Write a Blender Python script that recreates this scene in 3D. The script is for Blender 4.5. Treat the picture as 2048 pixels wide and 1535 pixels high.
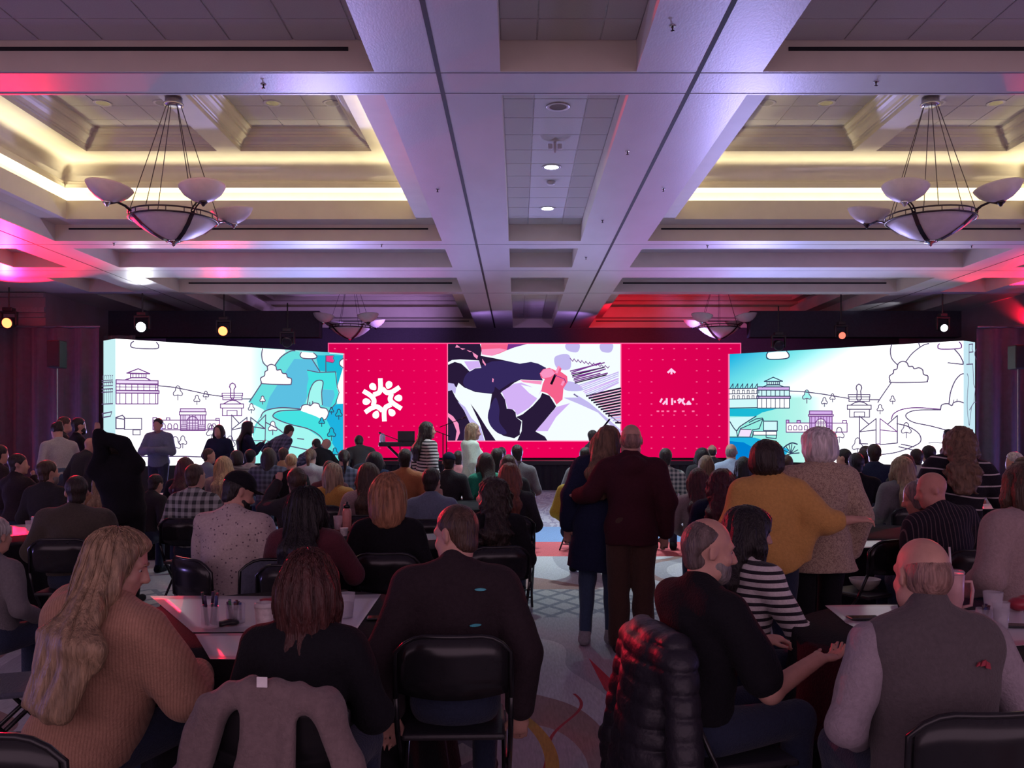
import bpy, bmesh, math, random
import numpy as np
from mathutils import Vector, Matrix
random.seed(7)
rng = np.random.default_rng(7)
sc = bpy.context.scene
for o in list(bpy.data.objects):
    bpy.data.objects.remove(o)
COL = sc.collection

# ------------------------------------------------------------------ camera, world, exposure
F = 1780.0            # focal length in pixels of the 2048 x 1535 frame
U0, V0, HC = 1036.0, 862.0, 1.65
AX = 0.485            # x of the room's centre line (the camera stands left of it)
cam = bpy.data.cameras.new('camera')
cam.sensor_fit = 'HORIZONTAL'; cam.sensor_width = 36.0
cam.lens = F / 2048.0 * 36.0
cam.shift_x = -(U0 - 1024.0) / 2048.0
cam.shift_y = (V0 - 767.5) / 2048.0
cam.clip_start = 0.05; cam.clip_end = 200
camo = bpy.data.objects.new('camera', cam); COL.objects.link(camo)
camo.location = (0, 0, HC); camo.rotation_euler = (math.pi / 2, 0, 0)
sc.camera = camo
world = bpy.data.worlds.new('world'); sc.world = world
world.use_nodes = True
wb = world.node_tree.nodes['Background']
wb.inputs['Color'].default_value = (0.78, 0.50, 0.66, 1)
wb.inputs['Strength'].default_value = 1.4
sc.view_settings.view_transform = 'Standard'
sc.view_settings.look = 'None'
sc.view_settings.gamma = 1.0
sc.view_settings.use_curve_mapping = False
sc.view_settings.exposure = 0.0
cy = sc.cycles
cy.max_bounces = 6; cy.diffuse_bounces = 4; cy.glossy_bounces = 2
cy.transmission_bounces = 4; cy.transparent_max_bounces = 6
cy.caustics_reflective = False; cy.caustics_refractive = False
cy.sample_clamp_indirect = 4.0
cy.use_denoising = True

def P(u, v, d):
    return Vector(((u - U0) * d / F, d, HC + (V0 - v) * d / F))

# ------------------------------------------------------------------ lights of the room
def lamp(name, kind, loc, energy, color, target=None, size=0.2, spot=None, blend=0.4):
    l = bpy.data.lights.new(name, kind)
    l.energy = energy; l.color = color
    if kind == 'SPOT':
        l.spot_size = spot; l.spot_blend = blend; l.shadow_soft_size = size
    elif kind == 'AREA':
        l.size = size
    else:
        l.shadow_soft_size = size
    o = bpy.data.objects.new(name, l); COL.objects.link(o); o.location = loc
    if target is not None:
        o.rotation_euler = (Vector(target) - Vector(loc)).to_track_quat('-Z', 'Y').to_euler()
    return o

# ------------------------------------------------------------------ materials
MATS = {}
def srgb(r, g, b):
    f = lambda c: (c / 255.0) / 12.92 if c / 255.0 <= 0.04045 else ((c / 255.0 + 0.055) / 1.055) ** 2.4
    return (f(r), f(g), f(b))

def mat(name, color, rough=0.6, metal=0.0, var=0.12, scale=18.0, bump=0.0, bscale=None, spec=0.5, sheen=0.0,
        trans=0.0, alpha=1.0, stretch=None, ior=1.45, coat=0.0):
    if name in MATS:
        return MATS[name]
    m = bpy.data.materials.new(name); m.use_nodes = True
    nt = m.node_tree; b = nt.nodes['Principled BSDF']
    tc = nt.nodes.new('ShaderNodeTexCoord')
    mp = nt.nodes.new('ShaderNodeMapping')
    nt.links.new(tc.outputs['Object'], mp.inputs['Vector'])
    if stretch: mp.inputs['Scale'].default_value = stretch
    nz = nt.nodes.new('ShaderNodeTexNoise'); nz.inputs['Scale'].default_value = scale
    nz.inputs['Detail'].default_value = 4.0
    nt.links.new(mp.outputs['Vector'], nz.inputs['Vector'])
    rp = nt.nodes.new('ShaderNodeValToRGB')
    c0 = [max(0.0, c * (1 - var)) for c in color]; c1 = [min(1.0, c * (1 + var)) for c in color]
    rp.color_ramp.elements[0].position = 0.3; rp.color_ramp.elements[1].position = 0.7
    rp.color_ramp.elements[0].color = (*c0, 1); rp.color_ramp.elements[1].color = (*c1, 1)
    nt.links.new(nz.outputs['Fac'], rp.inputs['Fac'])
    nt.links.new(rp.outputs['Color'], b.inputs['Base Color'])
    b.inputs['Roughness'].default_value = rough
    b.inputs['Metallic'].default_value = metal
    b.inputs['Specular IOR Level'].default_value = spec
    b.inputs['IOR'].default_value = ior
    if sheen: b.inputs['Sheen Weight'].default_value = sheen
    if trans: b.inputs['Transmission Weight'].default_value = trans
    if coat: b.inputs['Coat Weight'].default_value = coat
    if alpha < 1: b.inputs['Alpha'].default_value = alpha
    if bump:
        bn = nt.nodes.new('ShaderNodeBump'); bn.inputs['Strength'].default_value = bump
        bn.inputs['Distance'].default_value = 0.02
        n2 = nt.nodes.new('ShaderNodeTexNoise'); n2.inputs['Scale'].default_value = bscale or scale
        n2.inputs['Detail'].default_value = 3.0
        nt.links.new(mp.outputs['Vector'], n2.inputs['Vector'])
        nt.links.new(n2.outputs['Fac'], bn.inputs['Height'])
        nt.links.new(bn.outputs['Normal'], b.inputs['Normal'])
    MATS[name] = m
    return m

def emis(name, color, strength=1.0, sample=False):
    if name in MATS:
        return MATS[name]
    m = bpy.data.materials.new(name); m.use_nodes = True
    nt = m.node_tree; nt.nodes.remove(nt.nodes['Principled BSDF'])
    e = nt.nodes.new('ShaderNodeEmission')
    e.inputs['Color'].default_value = (*color, 1); e.inputs['Strength'].default_value = strength
    nt.links.new(e.outputs[0], nt.nodes['Material Output'].inputs['Surface'])
    m.cycles.emission_sampling = 'AUTO' if sample else 'NONE'
    MATS[name] = m
    return m

def emis_attr(name, strength=1.0, sample=True):
    m = bpy.data.materials.new(name); m.use_nodes = True
    nt = m.node_tree; nt.nodes.remove(nt.nodes['Principled BSDF'])
    e = nt.nodes.new('ShaderNodeEmission'); a = nt.nodes.new('ShaderNodeAttribute'); a.attribute_name = 'Col'
    e.inputs['Strength'].default_value = strength
    nt.links.new(a.outputs['Color'], e.inputs['Color'])
    nt.links.new(e.outputs[0], nt.nodes['Material Output'].inputs['Surface'])
    m.cycles.emission_sampling = 'AUTO' if sample else 'NONE'
    MATS[name] = m
    return m

# ------------------------------------------------------------------ mesh builder
class MB:
    def __init__(s): s.v = []; s.f = []
    def quad(s, a, b, c, d):
        n = len(s.v); s.v += [tuple(a), tuple(b), tuple(c), tuple(d)]; s.f.append((n, n + 1, n + 2, n + 3)); return s
    def poly(s, pts):
        n = len(s.v); s.v += [tuple(p) for p in pts]; s.f.append(tuple(range(n, n + len(pts)))); return s
    def box(s, x0, x1, y0, y1, z0, z1):
        n = len(s.v)
        s.v += [(x0, y0, z0), (x1, y0, z0), (x1, y1, z0), (x0, y1, z0), (x0, y0, z1), (x1, y0, z1), (x1, y1, z1), (x0, y1, z1)]
        for f in ((0, 3, 2, 1), (4, 5, 6, 7), (0, 1, 5, 4), (1, 2, 6, 5), (2, 3, 7, 6), (3, 0, 4, 7)):
            s.f.append(tuple(n + i for i in f))
        return s
    def bbox(s, x0, x1, y0, y1, z0, z1, bv=0.01):
        """box with chamfered edges"""
        bm = bmesh.new()
        bmesh.ops.create_cube(bm, size=1.0)
        for v in bm.verts:
            v.co = Vector(((x0 + x1) / 2 + v.co.x * (x1 - x0), (y0 + y1) / 2 + v.co.y * (y1 - y0), (z0 + z1) / 2 + v.co.z * (z1 - z0)))
        bmesh.ops.bevel(bm, geom=list(bm.edges), offset=bv, segments=2, affect='EDGES', profile=0.5)
        s.addbm(bm); bm.free(); return s
    def addbm(s, bm):
        n = len(s.v); bm.verts.index_update()
        s.v += [tuple(v.co) for v in bm.verts]
        s.f += [tuple(n + v.index for v in f.verts) for f in bm.faces]
    def tube(s, pts, r, seg=8, cap=True, closed=False):
        pts = [Vector(p) for p in pts]; n0 = len(s.v); N = len(pts)
        rr = r if hasattr(r, '__len__') else [r] * N
        ref = None
        for i, p in enumerate(pts):
            a = pts[i - 1] if (i > 0 or closed) else p; b = pts[(i + 1) % N] if (i < N - 1 or closed) else p
            t = (b - a).normalized() if (b - a).length > 1e-9 else Vector((0, 0, 1))
            if ref is None:
                ref = Vector((0, 0, 1)) if abs(t.z) < 0.9 else Vector((1, 0, 0))
            x = ref - t * ref.dot(t)
            if x.length < 1e-6: x = t.orthogonal()
            x.normalize(); y = t.cross(x); ref = x
            for k in range(seg):
                an = 2 * math.pi * k / seg
                s.v.append(tuple(p + (x * math.cos(an) + y * math.sin(an)) * rr[i]))
        M = N if closed else N - 1
        for i in range(M):
            j = (i + 1) % N
            for k in range(seg):
                l = (k + 1) % seg
                s.f.append((n0 + i * seg + k, n0 + i * seg + l, n0 + j * seg + l, n0 + j * seg + k))
        if cap and not closed:
            s.f.append(tuple(n0 + k for k in range(seg))[::-1])
            s.f.append(tuple(n0 + (N - 1) * seg + k for k in range(seg)))
        return s
    def lathe(s, prof, c=(0, 0, 0), seg=24, cap=True):
        n0 = len(s.v); N = len(prof)
        for r, z in prof:
            for k in range(seg):
                an = 2 * math.pi * k / seg
                s.v.append((c[0] + r * math.cos(an), c[1] + r * math.sin(an), c[2] + z))
        for i in range(N - 1):
            for k in range(seg):
                l = (k + 1) % seg
                s.f.append((n0 + i * seg + k, n0 + i * seg + l, n0 + (i + 1) * seg + l, n0 + (i + 1) * seg + k))
        if cap:
            s.f.append(tuple(n0 + k for k in range(seg))[::-1]); s.f.append(tuple(n0 + (N - 1) * seg + k for k in range(seg)))
        return s
    def build(s, name, m=None, parent=None, smooth=False, loc=None, rot=None):
        me = bpy.data.meshes.new(name)
        me.from_pydata([tuple(v) for v in s.v], [], s.f)
        me.update()
        if smooth:
            me.polygons.foreach_set('use_smooth', [True] * len(me.polygons))
        return link(name, me, m, parent, loc, rot)

def link(name, me, m=None, parent=None, loc=None, rot=None):
    o = bpy.data.objects.new(name, me)
    COL.objects.link(o)
    if m is not None:
        if me.materials: 
            o.material_slots[0].link = 'OBJECT'; o.material_slots[0].material = m
        else:
            me.materials.append(m)
    if parent is not None: o.parent = parent
    if loc is not None: o.location = loc
    if rot is not None: o.rotation_euler = rot
    return o

def tag(o, label=None, cat=None, group=None, kind=None):
    if label: o['label'] = label
    if cat: o['category'] = cat
    if group: o['group'] = group
    if kind: o['kind'] = kind
    return o

def thing(name, label, cat, loc=(0, 0, 0), rz=0.0, group=None):
    o = bpy.data.objects.new(name, None); COL.objects.link(o)
    o.location = loc; o.rotation_euler = (0, 0, rz); o.empty_display_size = 0.1
    return tag(o, label, cat, group)

def copy_tree(src, parent=None):
    c = src.copy(); COL.objects.link(c); c.parent = parent
    for ch in src.children:
        copy_tree(ch, c)
    return c
# ================================================================== STRUCTURE
paint = mat('cream_paint', (0.62, 0.57, 0.47), 0.5, var=0.04, scale=3, bump=0.05, bscale=120)
soffit_m = mat('soffit_paint', (0.56, 0.53, 0.56), 0.38, var=0.05, scale=2.0, bump=0.06, bscale=60, stretch=(1, 0.4, 1))
tile_m = mat('ceiling_tile_board', (0.60, 0.575, 0.54), 0.85, var=0.06, scale=60, bump=0.25, bscale=160)
dark_slot = mat('dark_slot', (0.01, 0.01, 0.012), 0.7)
wall_m = mat('wall_paint', (0.26, 0.19, 0.22), 0.7, var=0.08, scale=2)
drape_m = mat('drape_cloth', (0.055, 0.05, 0.075), 0.75, var=0.15, scale=8, sheen=0.3)
black_m = mat('matte_black', (0.008, 0.008, 0.010), 0.7)
SZ = HC + 3.46          # soffit height

# ---- carpet floor
def carpet():
    m = bpy.data.materials.new('patterned_carpet'); m.use_nodes = True
    nt = m.node_tree; b = nt.nodes['Principled BSDF']; L = nt.links.new
    N = lambda t, **k: [setattr(n, a, v) for n in [nt.nodes.new(t)] for a, v in k.items()] and nt.nodes[-1] or nt.nodes[-1]
    def math_(op, a, bb=None, cc=None):
        n = nt.nodes.new('ShaderNodeMath'); n.operation = op
        for i, x in enumerate((a, bb, cc)):
            if x is None: continue
            if isinstance(x, (int, float)): n.inputs[i].default_value = x
            else: L(x, n.inputs[i])
        return n.outputs[0]
    def mixc(fac, a, c):
        n = nt.nodes.new('ShaderNodeMix'); n.data_type = 'RGBA'
        if isinstance(fac, (int, float)): n.inputs[0].default_value = fac
        else: L(fac, n.inputs[0])
        for i, x in ((6, a), (7, c)):
            if isinstance(x, tuple): n.inputs[i].default_value = (*x, 1)
            else: L(x, n.inputs[i])
        return n.outputs[2]
    tc = nt.nodes.new('ShaderNodeTexCoord'); sp = nt.nodes.new('ShaderNodeSeparateXYZ')
    L(tc.outputs['Object'], sp.inputs[0]); X, Y = sp.outputs[0], sp.outputs[1]
    def noise(scale, stretch, det=3.0, dist=0.0):
        mp = nt.nodes.new('ShaderNodeMapping'); mp.inputs['Scale'].default_value = stretch
        L(tc.outputs['Object'], mp.inputs[0])
        n = nt.nodes.new('ShaderNodeTexNoise'); n.inputs['Scale'].default_value = scale
        n.inputs['Detail'].default_value = det; n.inputs['Distortion'].default_value = dist
        L(mp.outputs[0], n.inputs['Vector']); return n.outputs['Fac']
    def ramp(fac, stops, const=True):
        r = nt.nodes.new('ShaderNodeValToRGB')
        if const: r.color_ramp.interpolation = 'CONSTANT'
        e = r.color_ramp.elements
        e[0].position, e[0].color = stops[0][0], (*stops[0][1], 1)
        e[1].position, e[1].color = stops[1][0], (*stops[1][1], 1)
        for p, c in stops[2:]:
            k = e.new(p); k.color = (*c, 1)
        L(fac, r.inputs[0]); return r.outputs[0]
    # swirling leaf shaped patches
    g0, g1, g2, br = (0.33, 0.335, 0.37), (0.47, 0.48, 0.50), (0.22, 0.23, 0.28), (0.29, 0.19, 0.175)
    sw = ramp(noise(0.62, (1.0, 0.5, 1), 0.5, 0.5), [(0.0, g2), (0.36, g0), (0.47, g1), (0.53, br), (0.585, g0), (0.66, g1)])
    sw2 = ramp(noise(1.6, (1.2, 0.35, 1), 2, 2.2), [(0.0, (0.26, 0.24, 0.31)), (0.4, (0.40, 0.39, 0.44)), (0.5, (0.24, 0.22, 0.30)), (0.56, (0.37, 0.36, 0.42)), (0.63, (0.29, 0.25, 0.3))])
    def band(y0, y1, w=0.02):
        a = math_('GREATER_THAN', Y, y0); c = math_('LESS_THAN', Y, y1); return math_('MULTIPLY', a, c)
    col = mixc(math_('GREATER_THAN', Y, 15.4), sw, sw2)
    # small diamond lattice band
    dx = math_('ABSOLUTE', math_('SUBTRACT', math_('FRACT', math_('MULTIPLY', X, 3.4)), 0.5))
    dy = math_('ABSOLUTE', math_('SUBTRACT', math_('FRACT', math_('MULTIPLY', Y, 2.2)), 0.5))
    dm = math_('ADD', dx, dy)
    dia = math_('GREATER_THAN', math_('ABSOLUTE', math_('SUBTRACT', dm, 0.5)), 0.12)
    lat = mixc(dia, (0.17, 0.195, 0.235), (0.36, 0.385, 0.40))
    col = mixc(band(7.9, 9.3), col, lat)
    lat2 = mixc(dia, (0.10, 0.10, 0.12), (0.27, 0.26, 0.25))
    leftw = math_('LESS_THAN', X, -0.15)
    col = mixc(math_('MULTIPLY', band(0.0, 4.9), leftw), col, lat2)
    col = mixc(band(11.75, 13.3), col, (0.55, 0.10, 0.11))
    col = mixc(band(13.3, 15.4), col, (0.16, 0.27, 0.47))
    # thin red vein and a yellow arc winding along the aisle
    w1 = math_('ADD', math_('MULTIPLY', math_('SINE', math_('MULTIPLY', Y, 2.6)), 0.13), math_('MULTIPLY', math_('SINE', math_('MULTIPLY', Y, 6.1)), 0.035))
    vein = math_('LESS_THAN', math_('ABSOLUTE', math_('SUBTRACT', math_('SUBTRACT', X, w1), 0.22)), 0.010)
    col = mixc(math_('MULTIPLY', vein, band(3.0, 5.6)), col, (0.36, 0.04, 0.05))
    w2 = math_('ADD', math_('MULTIPLY', math_('POWER', math_('SUBTRACT', Y, 4.45), 2.0), -0.30), 0.17)
    arc = math_('LESS_THAN', math_('ABSOLUTE', math_('SUBTRACT', X, w2)), 0.035)
    col = mixc(math_('MULTIPLY', arc, band(3.6, 5.2)), col, (0.42, 0.27, 0.06))
    w3 = math_('SUBTRACT', math_('SUBTRACT', X, 0.62), math_('MULTIPLY', math_('SUBTRACT', Y, 5.6), -0.12))
    lw = math_('SUBTRACT', 0.055, math_('MULTIPLY', math_('ABSOLUTE', math_('SUBTRACT', Y, 5.7)), 0.07))
    leaf = math_('LESS_THAN', math_('ABSOLUTE', w3), lw)
    col = mixc(leaf, col, (0.40, 0.03, 0.05))
    fib = noise(9, (9, 1.2, 1), 4)
    fr = nt.nodes.new('ShaderNodeMapRange'); fr.inputs[3].default_value = 0.75; fr.inputs[4].default_value = 1.6
    L(fib, fr.inputs[0])
    mul = nt.nodes.new('ShaderNodeMix'); mul.data_type = 'RGBA'; mul.blend_type = 'MULTIPLY'; mul.inputs[0].default_value = 1.0
    L(col, mul.inputs[6]); L(fr.outputs[0], mul.inputs[7])
    L(mul.outputs[2], b.inputs['Base Color'])
    b.inputs['Roughness'].default_value = 0.9
    bn = nt.nodes.new('ShaderNodeBump'); bn.inputs['Strength'].default_value = 0.3; bn.inputs['Distance'].default_value = 0.01
    L(noise(160, (1, 1, 1), 2), bn.inputs['Height']); L(bn.outputs[0], b.inputs['Normal'])
    return m
carpet_m = carpet()
fl = MB().quad((-16, -6, 0), (17, -6, 0), (17, 32, 0), (-16, 32, 0)).build('floor', carpet_m)
tag(fl, 'patterned grey carpet with red and blue bands across the aisle', kind='structure')

# ---- ceiling soffit with rectangular openings
YB = [(1.4, 3.5), (4.6, 6.1), (6.6, 8.57), (9.16, 16.2), (16.85, 18.8), (20.05, 22.1), (22.5, 29.75)]
KIND = {0: 's', 1: 's', 2: 's', 3: 'b', 4: 's', 5: 's', 6: 'b'}
XB = [(-11.13, -10.0), (-8.91, -1.87), (-0.655, 0.655), (1.87, 8.91), (10.0, 11.13)]
xs = sorted({-15.5, 15.5} | {a for p in XB for a in p}); ys = sorted({-4.0, 30.5} | {a for p in YB for a in p})
cm = MB()
for i in range(len(xs) - 1):
    for j in range(len(ys) - 1):
        xm, ym = (xs[i] + xs[i + 1]) / 2, (ys[j] + ys[j + 1]) / 2
        if any(a < xm < b for a, b in XB) and any(a < ym < b for a, b in YB): continue
        cm.quad((AX + xs[i], ys[j], SZ), (AX + xs[i], ys[j + 1], SZ), (AX + xs[i + 1], ys[j + 1], SZ), (AX + xs[i + 1], ys[j], SZ))
ceiling = cm.build('ceiling', soffit_m)
tag(ceiling, 'pale painted ceiling of crossing soffit beams and recessed bays', kind='structure')
# slab above everything, so no light leaks in
MB().box(-15.2, 16.2, -4, 30.6, SZ + 1.9, SZ + 2.0).build('roof_slab', wall_m, ceiling)

def rings(x0, x1, y0, y1, prof, name, m, smooth=False):
    mb = MB()
    for k, (ins, h) in enumerate(prof):
        mb.v += [(x0 + ins, y0 + ins, SZ + h), (x1 - ins, y0 + ins, SZ + h), (x1 - ins, y1 - ins, SZ + h), (x0 + ins, y1 - ins, SZ + h)]
    for k in range(len(prof) - 1):
        for e in range(4):
            a, b_ = 4 * k + e, 4 * k + (e + 1) % 4
            mb.f.append((a, b_, b_ + 4, a + 4))
    return mb.build(name, m, ceiling, smooth)

TILE = None
def tile_grid(x0, x1, y0, y1, z, xo=None, name='ceiling_tile'):
    """lay-in boards 0.61 m square in a white T-bar grid, cut at the borders"""
    global TILE
    s = 0.61
    xc = (x0 + x1) / 2 if xo is None else xo
    gx = [x0] + [xc - s / 2 + s * k for k in range(-20, 21) if x0 + 0.03 < xc - s / 2 + s * k < x1 - 0.03] + [x1]
    gy = [y0] + [y0 + 0.3 + s * k for k in range(40) if y0 + 0.3 + s * k < y1 - 0.03] + [y1]
    for i in range(len(gx) - 1):
        for j in range(len(gy) - 1):
            w, l = gx[i + 1] - gx[i], gy[j + 1] - gy[j]
            if TILE is None:
                TILE = MB().bbox(-0.5, 0.5, -0.5, 0.5, 0, 1, 0.02).build(name, tile_m, ceiling)
                o = TILE
            else:
                o = link(name, TILE.data, None, ceiling)
            o.scale = (w - 0.018, l - 0.018, 0.02)
            o.location = ((gx[i] + gx[i + 1]) / 2, (gy[j] + gy[j + 1]) / 2, z)
    t = MB()
    t.box(x0, x1, y0, y1, z + 0.012, z + 0.03)
    t.build('tile_grid_frame', mat('grid_white', (0.62, 0.6, 0.6), 0.4), ceiling)

def slot(x0, x1, y, z0, z1):
    MB().box(x0, x1, y - 0.012, y + 0.02, z0, z1).build('air_slot', dark_slot, ceiling)

COVES = []
cove_e = emis('cove_glow', (1.0, 0.88, 0.56), 36, True)
for bi, (y0, y1) in enumerate(YB):
    for xi, (a, b_) in enumerate(XB):
        x0, x1 = AX + a, AX + b_
        if KIND[bi] == 's' or xi in (0, 2, 4):
            rings(x0, x1, y0, y1, [(0, 0), (0, 0.31)], 'recess_wall', paint)
            if xi == 2 and bi in (2, 3, 6):
                tile_grid(x0, x1, y0, y1, SZ + 0.30)
            elif xi in (1, 3) and bi == 2:
                tile_grid(x0, x1, y0, y1, SZ + 0.30)
            else:
                MB().quad((x0, y0, SZ + .31), (x1, y0, SZ + .31), (x1, y1, SZ + .31), (x0, y1, SZ + .31)).build('recess_top', tile_m, ceiling)
            if xi in (1, 3) and bi in (2, 5):
                slot(x0 + 0.25, x1 - 0.25, y1, SZ + 0.20, SZ + 0.235)
        else:
            rings(x0, x1, y0, y1, [(0, 0), (0, 0.30), (0.42, 0.30)], 'bay_ledge', paint)
            rings(x0, x1, y0, y1, [(0.42, 0.30), (0.42, 0.63), (0.37, 0.63), (0.37, 0.45), (0.06, 0.45)], 'cove_lip', paint)
            rings(x0, x1, y0, y1, [(0.06, 0.45), (0.06, 0.87), (0.36, 0.87), (0.36, 0.935), (0.345, 0.945), (0.345, 0.985), (0.33, 1.0)], 'cove_back_wall', paint)
            cur = [(0.33, 1.0)] + [(0.33 + 0.33 * (1 - math.cos(t * math.pi / 2)), 1.0 + 0.29 * math.sin(t * math.pi / 2)) for t in np.linspace(0.08, 1, 9)]
            rings(x0, x1, y0, y1, cur, 'cove_curve', paint, True)
            # coffer border plane with two openings
            i1 = 1.10; dv = 0.20; xm = (x0 + x1) / 2; zb = 1.29
            cx = [x0 + 0.66, x0 + i1, xm - dv, xm + dv, x1 - i1, x1 - 0.66]; cyy = [y0 + 0.66, y0 + i1, y1 - i1, y1 - 0.66]
            bd = MB()
            for p in range(5):
                for q in range(3):
                    if q == 1 and p in (1, 3): continue
                    bd.quad((cx[p], cyy[q], SZ + zb), (cx[p], cyy[q + 1], SZ + zb), (cx[p + 1], cyy[q + 1], SZ + zb), (cx[p + 1], cyy[q], SZ + zb))
            bd.build('coffer_border', paint, ceiling)
            cr = [(0, 1.29), (0, 1.355), (0.03, 1.36), (0.03, 1.385), (0.055, 1.39), (0.075, 1.425), (0.12, 1.455), (0.165, 1.475), (0.17, 1.51),
                  (0.20, 1.515), (0.21, 1.55), (0.25, 1.575), (0.27, 1.58), (0.27, 1.62)]
            for (p0, p1) in ((cx[1], cx[2]), (cx[3], cx[4])):
                rings(p0, p1, cyy[1], cyy[2], cr, 'crown_moulding', paint)
                if bi == 3:
                    tile_grid(p0 + 0.27, p1 - 0.27, cyy[1] + 0.27, cyy[2] - 0.27, SZ + 1.61)
                else:
                    MB().quad((p0, cyy[1], SZ + 1.62), (p1, cyy[1], SZ + 1.62), (p1, cyy[2], SZ + 1.62), (p0, cyy[2], SZ + 1.62)).build('coffer_top', tile_m, ceiling)
            slot(x0 + 0.25, x1 - 0.25, y1, SZ + 0.205, SZ + 0.235)
            if bi == 3:      # warm cove light hidden behind the lip
                e = rings(x0, x1, y0, y1, [(0.12, 0.47), (0.24, 0.47)], 'cove_light', cove_e)
                e['label'] = 'warm strip light hidden in the ceiling cove'

# partition track seams and joint lines in the soffit
for sx, w in ((-1.255, 0.022), (1.255, 0.022), (-9.42, 0.008), (9.42, 0.008)):
    MB().box(AX + sx - w, AX + sx + w, -4, 29.8, SZ - 0.004, SZ + 0.05).build('track_seam', dark_slot, ceiling)
for yy in (8.6, 9.12, 16.5, 19.2, 22.3):
    MB().box(AX - 15, AX + 15, yy - 0.006, yy + 0.006, SZ - 0.003, SZ + 0.01).build('joint_line', mat('joint_grey', (0.12, 0.11, 0.14), 0.6), ceiling)

# ---- walls
tag(MB().quad((-14.8, -4, 0), (-14.8, 30, 0), (-14.8, 30, SZ), (-14.8, -4, SZ)).build('wall_left', wall_m), 'dark mauve side wall left of the hall', kind='structure')
tag(MB().quad((15.8, -4, 0), (15.8, 30, 0), (15.8, 30, SZ), (15.8, -4, SZ)).build('wall_right', wall_m), 'dark mauve side wall right of the hall', kind='structure')
tag(MB().quad((-14.8, 29.9, 0), (15.8, 29.9, 0), (15.8, 29.9, SZ), (-14.8, 29.9, SZ)).build('wall_front', mat('front_wall_paint', (0.07, 0.05, 0.085), 0.7)), 'dark wall behind the stage screens', kind='structure')
for s, nm in ((-1, 'left'), (1, 'right')):
    xa, xb = sorted((AX + s * 12.27, AX + s * 15.4))
    w = MB().box(xa, xb, 22.2, 29.8, 0, SZ).build('wall_return_' + nm, wall_m)
    tag(w, f'plum painted wall return with a picture rail on the {nm} of the stage', kind='structure')
    for z0, z1, dpt in ((SZ - 0.12, SZ - 0.02, 0.10), (SZ - 0.50, SZ - 0.38, 0.07), (SZ - 0.62, SZ - 0.58, 0.05)):
        MB().box(xa - 0.0, xb, 22.2 - dpt, 22.2, z0, z1).build('wall_moulding', mat('plum_moulding', (0.30, 0.22, 0.25), 0.5), w)
# dropped dark valance above the screens
for s, nm in ((-1, 'left'), (1, 'right')):
    xa, xb = sorted((AX + s * 6.2, AX + s * 12.27))
    w = MB().box(xa, xb, 25.6, 26.0, SZ - 0.75, SZ).build('bulkhead_' + nm, mat('bulkhead_paint', (0.05, 0.045, 0.075), 0.8))
    tag(w, f'dark dropped bulkhead over the {nm} stage screen', kind='structure')
# ================================================================== LED SCREENS
class Screen:
    """vertical flat screen through two ground points; maps picture points of its artwork onto its plane"""
    def __init__(s, a, b, z0, z1):
        s.a, s.b = Vector((a[0], a[1], 0)), Vector((b[0], b[1], 0)); s.z0, s.z1 = z0, z1
        t = (s.b - s.a); s.L = t.length; s.t = t.normalized()
        s.n = Vector((s.t.y, -s.t.x, 0))
        if s.n.y > 0: s.n = -s.n
    def pt(s, u, v, eps=0.0, clip=True):
        dr = Vector(((u - U0) / F, 1.0, (V0 - v) / F)); o = Vector((0, 0, HC))
        k = (s.a - o).dot(s.n) / dr.dot(s.n); p = o + dr * k
        if clip:
            q = min(max((p - s.a).dot(s.t), 0.0), s.L); z = min(max(p.z, s.z0), s.z1)
            p = Vector((s.a.x + s.t.x * q, s.a.y + s.t.y * q, z))
        return p + s.n * eps
    def px(s, q, z):
        p = s.a + s.t * q; d = p.y
        return U0 + p.x * F / d, V0 - (z - HC) * F / d

def catmull(pts, n=6, closed=False):
    P_ = [np.array(p, float) for p in pts]; out = []
    N = len(P_)
    for i in range(N if closed else N - 1):
        p0 = P_[(i - 1) % N] if (closed or i > 0) else P_[i]
        p1, p2 = P_[i], P_[(i + 1) % N]
        p3 = P_[(i + 2) % N] if (closed or i < N - 2) else P_[(i + 1) % N]
        for k in range(n):
            t = k / n
            out.append(0.5 * ((2 * p1) + (-p0 + p2) * t + (2 * p0 - 5 * p1 + 4 * p2 - p3) * t * t + (-p0 + 3 * p1 - 3 * p2 + p3) * t ** 3))
    if not closed: out.append(P_[-1])
    return [tuple(p) for p in out]

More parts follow.
